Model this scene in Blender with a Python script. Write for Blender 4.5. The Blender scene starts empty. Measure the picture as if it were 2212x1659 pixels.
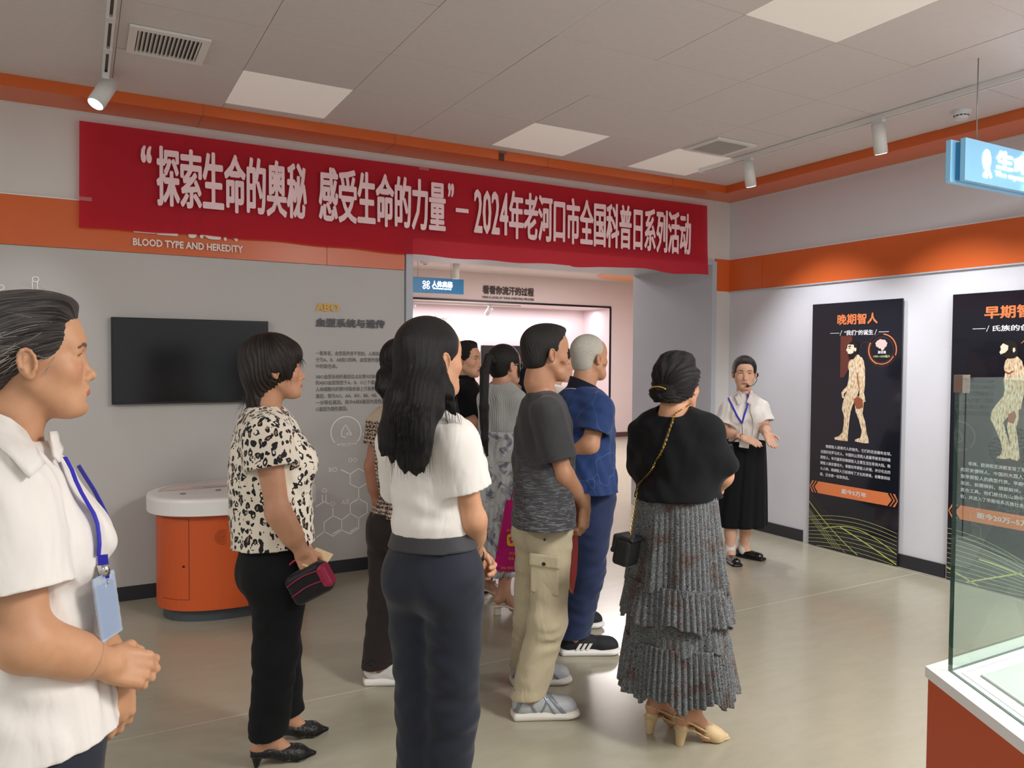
import bpy, bmesh, math, random
import numpy as np
from mathutils import Vector, Matrix
from math import sin, cos, pi, radians
random.seed(4); NR = np.random.RandomState(7)
sc = bpy.context.scene
COL = bpy.context.collection

# ---------------------------------------------------------------- camera, world, lights, exposure
CAMF, YAW, PITCH, ROLL = 1670.2, 0.5093, 0.0321, 0.0062
CAM = np.array([-0.77, -4.9192, 1.5105])
_f = np.array([sin(YAW)*cos(PITCH), cos(YAW)*cos(PITCH), -sin(PITCH)])
_r = np.array([cos(YAW), -sin(YAW), 0.0]); _u = np.cross(_r, _f)
_R = _r*cos(ROLL)+_u*sin(ROLL); _U = -_r*sin(ROLL)+_u*cos(ROLL)
FH = np.array([sin(YAW), cos(YAW), 0.0]); RH = _r.copy(); UP = np.array([0, 0, 1.0])
cd = bpy.data.cameras.new('camera'); cam = bpy.data.objects.new('camera', cd); COL.objects.link(cam)
cd.sensor_width = 36; cd.lens = CAMF/2212*36; cd.clip_start = .05
cam.matrix_world = Matrix([[_R[0], _U[0], -_f[0], CAM[0]], [_R[1], _U[1], -_f[1], CAM[1]], [_R[2], _U[2], -_f[2], CAM[2]], [0, 0, 0, 1]])
sc.camera = cam
sc.view_settings.view_transform = 'Standard'; sc.view_settings.look = 'None'
sc.view_settings.exposure = 0.0; sc.view_settings.gamma = 1.0; sc.view_settings.use_curve_mapping = False
w = bpy.data.worlds.new('world'); sc.world = w; w.use_nodes = True
w.node_tree.nodes['Background'].inputs[0].default_value = (.95, .97, 1.0, 1)
w.node_tree.nodes['Background'].inputs[1].default_value = .72
sc.cycles.max_bounces = 7; sc.cycles.diffuse_bounces = 4; sc.cycles.glossy_bounces = 3
sc.cycles.transparent_max_bounces = 12; sc.cycles.sample_clamp_indirect = 4.0
sc.cycles.use_denoising = True

H = 3.029                      # ceiling height
def area(name, loc, size, power, col=(1, 1, 1), target=None, sy=None, spread=180):
    l = bpy.data.lights.new(name, 'AREA'); l.energy = power; l.color = col; l.size = size; l.spread = radians(spread)
    if sy: l.shape = 'RECTANGLE'; l.size_y = sy
    o = bpy.data.objects.new(name, l); COL.objects.link(o); o.location = loc
    d = Vector(target)-Vector(loc) if target else Vector((0, 0, -1))
    o.rotation_euler = d.to_track_quat('-Z', 'Y').to_euler(); o['kind'] = 'helper'; return o
def spot(name, loc, target, power, angle=50, blend=.6, col=(1, 1, 1), rad=.03):
    l = bpy.data.lights.new(name, 'SPOT'); l.energy = power; l.color = col; l.spot_size = radians(angle); l.spot_blend = blend; l.shadow_soft_size = rad
    o = bpy.data.objects.new(name, l); COL.objects.link(o); o.location = loc
    o.rotation_euler = (Vector(target)-Vector(loc)).to_track_quat('-Z', 'Y').to_euler(); o['kind'] = 'helper'; return o
# ceiling panel lamps of the hall, behind and to the right of the camera
area('hall_lamp', (1.9, -5.3, H-.03), .6, 158, (1, .98, .94), sy=1.2)
area('hall_lamp', (-1.0, -7.2, H-.03), 1.2, 32, (1, .97, .92), sy=1.2)
area('hall_lamp', (3.3, -4.4, H-.03), .6, 48, (.95, .97, 1), sy=.6)
area('hall_lamp', (3.3, -6.9, H-.03), 1.2, 80, (1, .98, .95), sy=1.2)
area('hall_lamp', (-3.6, -3.0, H-.03), .6, 75, (1, .97, .92), sy=1.2)
# track heads washing the right wall
for ty in (-.748, -1.812, -2.75, -3.8):
    spot('track_beam', (3.53, ty+.02, 2.78), (4.5, ty+.0, 1.05), 95, 78, .8, (.93, .95, 1.0))
spot('track_beam', (-.70, -.20, 2.80), (-1.2, .1, 1.2), 18, 60, .7, (.95, .95, 1.0))
# lamps of the room beyond the opening
area('gallery_lamp', (4.0, 3.2, H-.04), 1.2, 100, (1, .93, .92), sy=1.2)
area('gallery_lamp', (6.6, 4.6, H-.04), 1.2, 135, (1, .93, .92), sy=1.2)
area('niche_lamp', (5.6, 7.75, 2.48), 5.0, 44, (.93, .9, 1.0), sy=.08)

# ---------------------------------------------------------------- helpers
def lin(c):
    return tuple(((x/255)/12.92 if x/255 <= .04045 else ((x/255+.055)/1.055)**2.4) for x in c)
def mat(name, rgb, rough=.6, metal=0, bump=0, bscale=200, var=0, vscale=8, spec=.5, coat=0, trans=0, emit=None, es=1, sheen=0, sss=0, alpha=1, ior=1.45):
    m = bpy.data.materials.new(name); m.use_nodes = True; nt = m.node_tree; b = nt.nodes['Principled BSDF']
    c = lin(rgb)+(1,)
    b.inputs['Base Color'].default_value = c; b.inputs['Roughness'].default_value = rough; b.inputs['Metallic'].default_value = metal
    b.inputs['Specular IOR Level'].default_value = spec; b.inputs['Coat Weight'].default_value = coat; b.inputs['Transmission Weight'].default_value = trans
    b.inputs['Sheen Weight'].default_value = sheen; b.inputs['Alpha'].default_value = alpha; b.inputs['IOR'].default_value = ior
    if sss: b.inputs['Subsurface Weight'].default_value = sss; b.inputs['Subsurface Radius'].default_value = (.012, .005, .003); b.inputs['Subsurface Scale'].default_value = 1.0
    if emit: b.inputs['Emission Color'].default_value = lin(emit)+(1,); b.inputs['Emission Strength'].default_value = es
    tc = nt.nodes.new('ShaderNodeTexCoord')
    if var:
        n = nt.nodes.new('ShaderNodeTexNoise'); n.inputs['Scale'].default_value = vscale; n.inputs['Detail'].default_value = 4
        nt.links.new(tc.outputs['Object'], n.inputs['Vector'])
        r = nt.nodes.new('ShaderNodeValToRGB'); r.color_ramp.elements[0].position = .3; r.color_ramp.elements[1].position = .7
        r.color_ramp.elements[0].color = tuple(x*(1-var) for x in c[:3])+(1,); r.color_ramp.elements[1].color = tuple(min(1, x*(1+var)) for x in c[:3])+(1,)
        nt.links.new(n.outputs[0], r.inputs[0]); nt.links.new(r.outputs[0], b.inputs['Base Color'])
    if bump:
        n = nt.nodes.new('ShaderNodeTexNoise'); n.inputs['Scale'].default_value = bscale; n.inputs['Detail'].default_value = 3
        nt.links.new(tc.outputs['Object'], n.inputs['Vector'])
        bp = nt.nodes.new('ShaderNodeBump'); bp.inputs['Strength'].default_value = bump; bp.inputs['Distance'].default_value = .01
        nt.links.new(n.outputs[0], bp.inputs['Height']); nt.links.new(bp.outputs[0], b.inputs['Normal'])
    return m
def bm_new(): return bmesh.new()
def bx(bm, lo, hi, bev=0):
    lo = Vector(lo); hi = Vector(hi)
    r = bmesh.ops.create_cube(bm, size=1, matrix=Matrix.Translation((lo+hi)/2) @ Matrix.Diagonal((*(hi-lo), 1)))
    if bev:
        es = list({e for v in r['verts'] for e in v.link_edges})
        bmesh.ops.bevel(bm, geom=es, offset=bev, segments=2, affect='EDGES', profile=.5)
def cyl(bm, a, b, r, r2=None, n=16, cap=True):
    a = Vector(a); b = Vector(b); d = b-a
    M = Matrix.Translation((a+b)/2) @ d.to_track_quat('Z', 'Y').to_matrix().to_4x4()
    bmesh.ops.create_cone(bm, cap_ends=cap, segments=n, radius1=r, radius2=r if r2 is None else r2, depth=d.length, matrix=M)
def tube(bm, pts, r, n=8):
    pts = [Vector(p) for p in pts]; rings = []
    nrm = None
    for i, p in enumerate(pts):
        d = (pts[min(i+1, len(pts)-1)]-pts[max(i-1, 0)]).normalized()
        if nrm is None: nrm = d.orthogonal().normalized()
        nrm = (nrm-d*nrm.dot(d)).normalized(); bt = d.cross(nrm)
        rr = r[i] if isinstance(r, (list, tuple)) else r
        rings.append([bm.verts.new(p+(nrm*cos(2*pi*k/n)+bt*sin(2*pi*k/n))*rr) for k in range(n)])
    for a, b in zip(rings, rings[1:]):
        for k in range(n): bm.faces.new((a[k], a[(k+1) % n], b[(k+1) % n], b[k]))
    bm.faces.new(rings[0][::-1]); bm.faces.new(rings[-1])
def prism(bm, poly, z0, z1):
    lo = [bm.verts.new((x, y, z0)) for x, y in poly]; hi = [bm.verts.new((x, y, z1)) for x, y in poly]
    n = len(poly); bm.faces.new(lo[::-1]); bm.faces.new(hi)
    for k in range(n): bm.faces.new((lo[k], lo[(k+1) % n], hi[(k+1) % n], hi[k]))
def obj(name, bm, m, parent=None, smooth=False, kind=None, label=None):
    bmesh.ops.recalc_face_normals(bm, faces=bm.faces)
    me = bpy.data.meshes.new(name); bm.to_mesh(me); bm.free()
    if smooth: me.polygons.foreach_set('use_smooth', [True]*len(me.polygons))
    if m: me.materials.append(m)
    o = bpy.data.objects.new(name, me); COL.objects.link(o)
    if parent: o.parent = parent
    if kind: o['kind'] = kind
    if label: o['label'] = label
    return o
def tag(o, label, cat, group=None):
    o['label'] = label; o['category'] = cat
    if group: o['group'] = group
    return o
def thing(name, label, cat, loc=(0, 0, 0), group=None, rz=0):
    o = bpy.data.objects.new(name, None); o.empty_display_size = .05; COL.objects.link(o); o.location = loc; o.rotation_euler = (0, 0, rz)
    return tag(o, label, cat, group)
def box_o(name, lo, hi, m, parent=None, bev=0, **k):
    bm = bm_new(); bx(bm, lo, hi, bev); return obj(name, bm, m, parent, **k)
def struct(name, bm, m): return obj(name, bm, m, kind='structure')
def copy_tree(o, parent=None):
    c = o.copy(); COL.objects.link(c); c.parent = parent
    for ch in list(o.children): copy_tree(ch, c)
    return c
def ray(x, y): return _f+_R*(x-1106)/CAMF-_U*(y-829.5)/CAMF
def hat(x, y, t):                      # the point seen at photo pixel (x, y), t metres ahead of the camera
    d = ray(x, y); return CAM+d*(t/(d@FH))
def onz(x, y, z): d = ray(x, y); return CAM+d*((z-CAM[2])/d[2])
def ony(x, y, Y): d = ray(x, y); return CAM+d*((Y-CAM[1])/d[1])
def onx(x, y, X): d = ray(x, y); return CAM+d*((X-CAM[0])/d[0])

# lettering: glyph outlines become flat mesh, thickened by overlaid copies
def glyphs(s, bold=0.0, vy=1.0):
    c = bpy.data.curves.new('tmp', 'FONT'); c.body = s; c.size = 1; c.resolution_u = 2; c.fill_mode = 'FRONT'
    o = bpy.data.objects.new('tmp', c); COL.objects.link(o)
    dg = bpy.context.evaluated_depsgraph_get(); me = o.evaluated_get(dg).to_mesh()
    V = np.array([v.co[:2] for v in me.vertices]).reshape(-1, 2); Fs = [tuple(p.vertices) for p in me.polygons]
    o.evaluated_get(dg).to_mesh_clear(); bpy.data.objects.remove(o); bpy.data.curves.remove(c)
    if bold and len(V):
        offs = [(bold*cos(a), bold*vy*sin(a)) for a in np.arange(0, 2*pi, pi/4)]+[(0, 0)]
        n = len(V); V = np.concatenate([V+np.array(q) for q in offs]); Fs = [tuple(i+k*n for i in f) for k in range(len(offs)) for f in Fs]
    return V, Fs
def lettering(name, s, m, org, right, up, width, height, bold=0.0, parent=None, label=None, vy=1.0):
    """the words s on the plane org + right*u + up*v, filling width x height (either may be None)"""
    V, Fs = glyphs(s, bold, vy); org = Vector(org); right = Vector(right); up = Vector(up)
    lo = V.min(0); hi = V.max(0); sz = hi-lo
    if width is None: width = height*sz[0]/sz[1]
    if height is None: height = width*sz[1]/sz[0]
    U = (V-lo)/sz*np.array([width, height]); nrm = right.cross(up)
    nc = len(U)//9 if bold else len(U)+1            # the thickening copies lie a hair apart in depth
    P = [org+right*float(a)+up*float(b)+nrm*(4e-5*(i//nc)) for i, (a, b) in enumerate(U)]
    me = bpy.data.meshes.new(name); me.from_pydata([tuple(p) for p in P], [], Fs); me.materials.append(m)
    o = bpy.data.objects.new(name, me); COL.objects.link(o)
    if parent: o.parent = parent
    if label: o['label'] = label
    return o
def flat(bm, pts2, org, right, up, lift=0):
    org = Vector(org); right = Vector(right); up = Vector(up); n = right.cross(up)*lift
    vs = [bm.verts.new(org+right*x+up*y+n) for x, y in pts2]
    f = bm.faces.new(vs); return f
def stroke(bm, pts2, wd, org, right, up, lift=0, closed=False):
    """a flat ribbon of width wd through 2-D points"""
    P = [Vector(p) for p in pts2]; n = len(P); org = Vector(org); right = Vector(right); up = Vector(up); nn = right.cross(up)*lift
    L = []; 
    for i in range(n):
        if closed: a, b = P[i-1], P[(i+1) % n]
        else: a, b = P[max(i-1, 0)], P[min(i+1, n-1)]
        d = (b-a).normalized() if (b-a).length > 1e-9 else Vector((1, 0)); q = Vector((-d.y, d.x))*wd/2
        L.append((bm.verts.new(org+right*(P[i]+q).x+up*(P[i]+q).y+nn), bm.verts.new(org+right*(P[i]-q).x+up*(P[i]-q).y+nn)))
    for i in range(n if closed else n-1):
        a = L[i]; b = L[(i+1) % n]; bm.faces.new((a[0], a[1], b[1], b[0]))
# ---------------------------------------------------------------- the hall
WY, WX = .392, 4.497           # back wall plane, right wall plane
M_wall = mat('wall paint grey', (214, 210, 206), .62, bump=.05, bscale=350, var=.03, vscale=3)
M_panel = mat('wall panel grey', (190, 187, 184), .5, bump=.03, bscale=350, var=.02, vscale=2)
M_wallr = mat('wall paint right', (214, 214, 220), .6, bump=.05, bscale=350, var=.02, vscale=3)
M_orange = mat('orange lacquer', (214, 102, 48), .28, bump=.01, bscale=60)
M_ceil = mat('ceiling tile', (216, 208, 207), .7, bump=.08, bscale=500, var=.02, vscale=30)
M_gap = mat('ceiling gap', (104, 100, 97), .6)
M_base = mat('skirting dark', (44, 45, 50), .35)
M_jamb = mat('jamb metal grey', (184, 188, 197), .38, var=.03, vscale=2)
M_white = mat('white paint', (232, 230, 228), .35)
M_diff = mat('lamp diffuser', (240, 234, 228), .5, emit=(255, 244, 234), es=.16)  # panels are off; a faint glow is added to make them paler
M_tile = mat('white plastic', (225, 225, 228), .35)
M_black = mat('black plastic', (18, 18, 20), .35)
M_pink = mat('gallery wall', (228, 212, 212), .6, var=.02, vscale=2)

def floor_mat():
    m = mat('polished floor', (158, 151, 139), .3, spec=.45, coat=.25); nt = m.node_tree; b = nt.nodes['Principled BSDF']
    tc = nt.nodes.new('ShaderNodeTexCoord'); mp = nt.nodes.new('ShaderNodeMapping'); mp.inputs['Scale'].default_value = (1, 3.2, 1); mp.inputs['Rotation'].default_value = (0, 0, .25)
    n = nt.nodes.new('ShaderNodeTexNoise'); n.inputs['Scale'].default_value = 5; n.inputs['Detail'].default_value = 9; n.inputs['Roughness'].default_value = .68
    nt.links.new(tc.outputs['Object'], mp.inputs[0]); nt.links.new(mp.outputs[0], n.inputs['Vector'])
    r = nt.nodes.new('ShaderNodeValToRGB'); r.color_ramp.elements[0].position = .32; r.color_ramp.elements[1].position = .72
    r.color_ramp.elements[0].color = lin((165, 160, 141))+(1,); r.color_ramp.elements[1].color = lin((172, 167, 148))+(1,)
    nt.links.new(n.outputs[0], r.inputs[0]); nt.links.new(r.outputs[0], b.inputs['Base Color'])
    r2 = nt.nodes.new('ShaderNodeMapRange'); r2.inputs[3].default_value = .21; r2.inputs[4].default_value = .27
    nt.links.new(n.outputs[0], r2.inputs[0]); nt.links.new(r2.outputs[0], b.inputs['Roughness'])
    b.inputs['Coat Roughness'].default_value = .14
    return m
M_floor = floor_mat()
M_seam = mat('floor joint', (214, 208, 196), .5)
bm = bm_new(); bx(bm, (-6, -9, -.12), (12, 9.2, -.0005)); floor = struct('floor', bm, M_seam)
ys = [-9, -5.15, -1.55, 2.05, 5.65, 9.2]; xs = [-6, -3.2, 4.42, 12]
for i in range(3):
    for j in range(5):
        bm = bm_new(); bx(bm, (xs[i]+.0022, ys[j]+.0022, -.03), (xs[i+1]-.0022, ys[j+1]-.0022, 0)); obj('slab', bm, M_floor, floor)

# back wall with the opening: X 1.349 .. 4.266 up to z 2.383, passage 1.108 deep
DX0, DX1, DZ, PD = 1.349, 4.266, 2.383, 1.5
bm = bm_new(); bx(bm, (-6, WY, 0), (DX0, PD, H+.1)); bx(bm, (DX1, WY, 0), (12, PD, H+.1)); bx(bm, (DX0, WY, DZ), (DX1, PD, H+.1))
wall_back = struct('wall_back', bm, M_wall)
box_o('panel', (-5.9, WY-.012, .09), (1.290, WY+.01, 2.147), M_panel, wall_back)
box_o('panel', (DX1+.05, WY-.012, .09), (WX, WY+.01, 2.147), M_wall, wall_back)
# orange band, in boards
for a, b in ((-5.9, -3.2), (-3.197, -1.4), (-1.397, .72), (.723, 1.290)):
    box_o('band', (a, WY-.016, 2.152), (b, WY+.01, 2.436), M_orange, wall_back)
box_o('band', (DX1+.05, WY-.016, 2.147), (WX, WY+.01, 2.439), M_orange, wall_back)
box_o('band_edge', (-5.9, WY-.02, 2.436), (1.290, WY, 2.443), M_white, wall_back)
box_o('baseboard', (-5.9, WY-.016, 0), (1.297, WY, .09), M_base, wall_back)
# the opening's lining
bm = bm_new(); bx(bm, (DX0-.052, WY-.03, 0), (DX0+.001, PD+.02, DZ+.03), .003); obj('jamb', bm, M_jamb, wall_back)
bm = bm_new(); bx(bm, (DX1-.001, WY-.03, 0), (DX1+.052, PD+.02, DZ+.03), .003); obj('jamb', bm, M_jamb, wall_back)
bm = bm_new(); bx(bm, (DX0, WY-.028, DZ-.002), (DX1, PD+.02, DZ+.05), .003); obj('lintel', bm, M_jamb, wall_back)

bm = bm_new(); bx(bm, (WX, -9, 0), (WX+.2, WY+.1, H+.1)); wall_right = struct('wall_right', bm, M_wallr)
for a, b in ((-9, -5.2), (-5.197, -2.8), (-2.797, -.02), (-.017, WY-.016)):
    box_o('band', (WX-.012, a, 2.147), (WX+.01, b, 2.439), M_orange, wall_right)
box_o('band_edge', (WX-.016, -9, 2.439), (WX+.01, WY, 2.446), M_white, wall_right)
box_o('band_edge', (WX-.018, -9, 2.137), (WX+.01, WY, 2.147), M_jamb, wall_right)
for a, b in ((-9, -5.1), (-4.1, -2.71), (-1.72, -1.313), (-.5, WY)):
    box_o('baseboard', (WX-.014, a, 0), (WX, b, .095), M_base, wall_right)

# dropped orange cornice
bm = bm_new(); bx(bm, (-6, .097, 2.966), (4.16, WY, H+.05), .002); bx(bm, (4.16, -9, 2.966), (WX, WY, H+.05), .002)
cor = struct('trim_1', bm, M_orange); 
for x in (-2.55, -1.33, -.11, 1.11, 2.33, 3.55):
    box_o('cornice_seam', (x-.0015, .0955, 2.966), (x+.0015, .098, H), M_gap, cor); box_o('cornice_seam', (x-.0015, .097, 2.9652), (x+.0015, WY, 2.967), M_gap, cor)
box_o('cornice_edge', (-6, WY-.008, 2.957), (WX, WY, 2.966), M_wall, cor); box_o('cornice_edge', (WX-.008, -9, 2.957), (WX, WY, 2.966), M_wall, cor)

# ceiling: lay-in tiles on a dark grid
bm = bm_new(); bx(bm, (-6, -9, H+.004), (WX, WY, H+.1)); ceil = struct('ceiling', bm, M_gap)
lampcells = {(0, 0), (3, 0), (5, 0), (3, -5+1), (0, -4), (3, -8)}
tile_me = {}
g = .0014
for i in range(-9, 7):
    for j in range(-13, 1):
        x0, x1 = i*.6, min(i*.6+.6, 4.158); y0, y1 = j*.6-.0, j*.6+.6
        if j == 0: y0, y1 = 0, .096
        lamp = (i, j+1) in {(0, 0), (3, 0), (5, 0), (3, -4), (-4, -4), (0, -7)}
        key = (round(x1-x0, 3), round(y1-y0, 3), lamp)
        if key not in tile_me:
            b = bm_new(); bx(b, (g, g, 0), (x1-x0-g, y1-y0-g, .008), .0)
            me = bpy.data.meshes.new('tile'); b.to_mesh(me); b.free(); me.materials.append(M_diff if lamp else M_ceil); tile_me[key] = me
        o = bpy.data.objects.new('lamp_panel' if lamp else 'ceiling_tile', tile_me[key]); COL.objects.link(o); o.parent = ceil
        o.location = (x0, y0, H+(.002 if (i*7+j*3) % 5 else .0005))

# ---- ceiling vents
def vent(name, x0, y0, x1, y1, n, label, bk=(70, 68, 66)):
    t = thing(name, label, 'vent', ((x0+x1)/2, (y0+y1)/2, H-.012)); cx, cy = (x0+x1)/2, (y0+y1)/2; a, b = (x1-x0)/2, (y1-y0)/2
    bm = bm_new(); f = .035
    for lo, hi in (((-a, -b), (a, -b+f)), ((-a, b-f), (a, b)), ((-a, -b+f), (-a+f, b-f)), ((a-f, -b+f), (a, b-f))): bx(bm, (*lo, 0), (*hi, .012), .0)
    obj('vent_frame', bm, M_white, t)
    box_o('backing', (-a+f, -b+f, .010), (a-f, b-f, .014), mat('vent backing', bk, .7), t)
    for k in range(n):
        x = -a+f+(2*a-2*f)*(k+.5)/n; bm = bm_new(); r = .006
        vs = [bm.verts.new(p) for p in ((x-.005, -b+f, -.001), (x-.002, -b+f, -.001), (x+.008, -b+f, .010), (x+.005, -b+f, .010))]
        vs2 = [bm.verts.new((v.co.x, b-f, v.co.z)) for v in vs]
        bm.faces.new(vs); bm.faces.new(vs2[::-1])
        for q in range(4): bm.faces.new((vs[q], vs[(q+1) % 4], vs2[(q+1) % 4], vs2[q]))
        obj('slat', bm, M_white, t)
    return t
vent('ceiling_vent', -.557, -.945, -.206, -.595, 15, 'white slatted ceiling vent beside the left lighting track')
vent('ceiling_vent', 3.03, -.965, 3.40, -.625, 26, 'fine-louvred white ceiling vent next to the far lamp panel by the right track', (176, 170, 164))

# ---- lighting tracks and heads
def track(name, x, y0, y1, label):
    t = thing(name, label, 'lighting track', (x, (y0+y1)/2, H)); h = (y1-y0)/2; bm = bm_new()
    bx(bm, (-.018, -h, -.032), (-.007, h, 0)); bx(bm, (.007, -h, -.032), (.018, h, 0)); bx(bm, (-.008, -h, -.010), (.008, h, 0)); obj('rail', bm, M_white, t)
    box_o('end_cap', (-.019, h-.03, -.034), (.019, h, 0), M_tile, t)
    box_o('channel', (-.0065, -h, -.016), (.0065, h-.03, -.0115), M_gap, t); return t
tl = track('lighting_track', -.637, -6.2, -.1, 'white ceiling track on the left with one lit spotlight')
for yy in (-1.02, -.62): box_o('joint', (-.0195, yy+3.15-.03, -.034), (.0195, yy+3.15+.03, -.006), M_tile, tl)
track('lighting_track', 3.545, -6.2, -.24, 'long white ceiling track running parallel to the right wall')
M_lens = mat('lit lens', (255, 255, 255), .3, emit=(250, 250, 255), es=14)
M_spot = mat('spotlight white', (226, 226, 224), .35)
def spotlight(top, d, label, lit, L=.185, r=.040, grp=None):
    t = thing('track_spotlight', label, 'spotlight', top, grp); d = Vector(d).normalized()
    side = Vector((.03, 0, 0))
    box_o('adapter', (-.016, -.035, -.030), (.016, .035, .004), M_tile, t, .002)
    bm = bm_new(); p = Vector((0, 0, -.03)); q = Vector((0, 0, -.075)); cyl(bm, p, q, .006, n=10); obj('stem', bm, M_tile, t, smooth=True)
    a = q-d*.055; b = a+d*L; bm = bm_new(); cyl(bm, a, b, r, n=28); 
    bmesh.ops.bevel(bm, geom=[e for e in bm.edges if len(e.link_faces) == 2 and any(len(f.verts) > 8 for f in e.link_faces)], offset=.004, segments=2, affect='EDGES')
    h = obj('lamp_head', bm, M_spot, t)
    for pl in h.data.polygons: pl.use_smooth = len(pl.vertices) < 8
    bm = bm_new(); cyl(bm, b-d*.001, b+d*.0015, r-.006, n=24); obj('lens', bm, M_lens if lit else M_tile, h)
    return t
spotlight((-.637, -.26, H-.03), (-.42, -.30, -.82), 'lit white spotlight on the left track, tilted down towards the wall', True, L=.17, r=.043)
spotlight((3.545, -.748, H-.03), (.34, .10, -1), 'white track spotlight nearest the room corner, before the orange cornice', True)
spotlight((3.545, -1.812, H-.03), (.36, .10, -1), 'white spotlight halfway along the right track, nearer the blue sign', True)

# ---- smoke detector
t = thing('smoke_detector', 'round white smoke detector on the ceiling near the right cornice', 'smoke detector', (3.906, -2.108, H))
bm = bm_new(); cyl(bm, (0, 0, 0), (0, 0, -.018), .055, .052, 32); cyl(bm, (0, 0, -.018), (0, 0, -.05), .046, .034, 32); obj('detector_body', bm, M_tile, t)
for k in range(12):
    a = k*pi/6; bm = bm_new(); c, s_ = cos(a), sin(a)
    vs = [bm.verts.new((cos(a+q)*rr, sin(a+q)*rr, z)) for q, rr, z in ((-.2, .0435, -.028), (.2, .0435, -.028), (.2, .0415, -.034), (-.2, .0415, -.034))]; bm.faces.new(vs)
    obj('slot', bm, M_black, t)

# ---- hanging blue sign (outer)
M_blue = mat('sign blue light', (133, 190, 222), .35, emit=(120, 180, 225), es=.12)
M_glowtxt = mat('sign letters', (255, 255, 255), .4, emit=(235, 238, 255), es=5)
M_cable = mat('steel cable', (150, 148, 142), .35, metal=.6)
def hanging_sign(x0, x1, y, z0, z1, mblue, label, lines, cables, icon, th=.028, gap=.03):
    t = thing('hanging_sign', label, 'sign', ((x0+x1)/2, y+th+gap/2, z0))
    def L(x, yy, z): return (x-(x0+x1)/2, yy-y-th-gap/2, z-z0)
    box_o('sign_panel', L(x0, y, z0), L(x1, y+th, z1), mblue, t, .003)
    box_o('sign_panel', L(x0-.025, y+th+gap, z0-.0), L(x1+.02, y+2*th+gap, z1), mblue, t, .003)
    box_o('core', L(x0+.012, y+th, z0+.012), L(x1-.012, y+th+gap, z1-.012), mat('sign core', (60, 130, 175), .4), t)
    for cx in cables:
        bm = bm_new(); cyl(bm, L(cx, y+th+gap/2, z1-.01), L(cx, y+th+gap/2, H), .0028, n=8); obj('cable', bm, M_cable, t, smooth=True)
    for s, xo, zo, w_, h_, b_ in lines:
        lettering('lettering', s, M_glowtxt, L(x0+xo, y-.002, z0+zo), (1, 0, 0), (0, 0, 1), w_, h_, b_, t)
    bm = bm_new(); icon(bm, L(x0, y-.002, z0)); obj('emblem', bm, M_glowtxt, t)
    return t
def icon_ribbon(bm, o):
    def ring(cx, cz, a, b, wd, a0=0, a1=2*pi):
        pts = [(cx+a*cos(a0+(a1-a0)*k/28), cz+b*sin(a0+(a1-a0)*k/28)) for k in range(29)]; stroke(bm, pts, wd, o, (1, 0, 0), (0, 0, 1))
    ring(.178, .122, .027, .040, .019)
    stroke(bm, [(.176, .158), (.160, .12), (.166, .085), (.178, .07), (.170, .05), (.160, .035)], .018, o, (1, 0, 0), (0, 0, 1))
    stroke(bm, [(.186, .14), (.184, .1), (.200, .068), (.220, .036)], .018, o, (1, 0, 0), (0, 0, 1))
    stroke(bm, [(.155, .046), (.188, .040)], .022, o, (1, 0, 0), (0, 0, 1))
p = onz(2087, 296, 2.605); sx0, sy = p[0], p[1]
hanging_sign(sx0, sx0+1.25, sy, 2.398, 2.605, M_blue, 'pale blue double panel sign hanging on a cable at the right', [('生命探秘', .262, .086, .62, .098, .045), ('The mystery of life', .250, .043, .5, .034, .04)], (sx0+.16, sx0+1.1), icon_ribbon)

# ---- room beyond the opening
bm = bm_new(); NX0, NX1, NZ0, NZ1, ND = 2.6, 8.21, .10, 2.51, 8.2
bx(bm, (0, 7.3, 0), (NX0, 7.4, H)); bx(bm, (NX1, 7.3, 0), (11, 7.4, H)); bx(bm, (NX0, 7.3, NZ1), (NX1, 7.4, H)); bx(bm, (NX0, 7.3, 0), (NX1, 7.4, NZ0))
struct('wall_gallery', bm, M_pink)
bm = bm_new(); bx(bm, (NX0-.2, ND, 0), (NX1+.2, ND+.1, H)); bx(bm, (NX0-.1, 7.4, 0), (NX0, ND, H)); bx(bm, (NX1, 7.4, 0), (NX1+.1, ND, H)); bx(bm, (NX0, 7.4, NZ1), (NX1, ND, NZ1+.06)); bx(bm, (NX0, 7.4, 0), (NX1, ND, NZ0))
struct('wall_niche', bm, M_pink)
bm = bm_new(); bx(bm, (-.1, PD, 0), (0, 7.4, H)); struct('wall_gallery_left', bm, M_pink)
bm = bm_new(); bx(bm, (11, PD, 0), (11.1, 7.4, H)); struct('wall_gallery_right', bm, M_pink)
M_gceil = mat('gallery ceiling', (226, 214, 212), .7)
bm = bm_new(); bx(bm, (-.1, PD, H), (11.1, 8.4, H+.1)); gc = struct('ceiling_gallery', bm, M_gceil)
for yy in (4.0, 4.6, 5.2, 5.8, 6.4, 7.0): box_o('ceiling_joint', (0, yy-.004, H-.003), (11, yy+.004, H+.001), M_ceil, gc)
bm = bm_new(); cyl(bm, (9.0, 6.3, H-.012), (9.0, 6.3, H+.001), 1.7, n=64)
for v in bm.verts: v.co.y = 6.3+(v.co.y-6.3)*.5
obj('ceiling_disc', bm, mat('orange ceiling disc', (240, 170, 130), .5), gc)
bm = bm_new(); bx(bm, (NX0-.03, 7.28, NZ1), (NX1+.03, 7.31, NZ1+.035)); bx(bm, (NX1, 7.28, NZ0), (NX1+.035, 7.31, NZ1+.0)); bx(bm, (NX0-.03, 7.28, NZ0), (NX0, 7.31, NZ1)); struct('trim_2', bm, M_black)
bm = bm_new(); bx(bm, (NX1+.035, 7.28, 0), (11, 7.30, .09)); bx(bm, (0, 7.28, 0), (NX1+.035, 7.30, .09)); struct('baseboard_gallery', bm, mat('gallery skirting', (90, 60, 62), .5))
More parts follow.
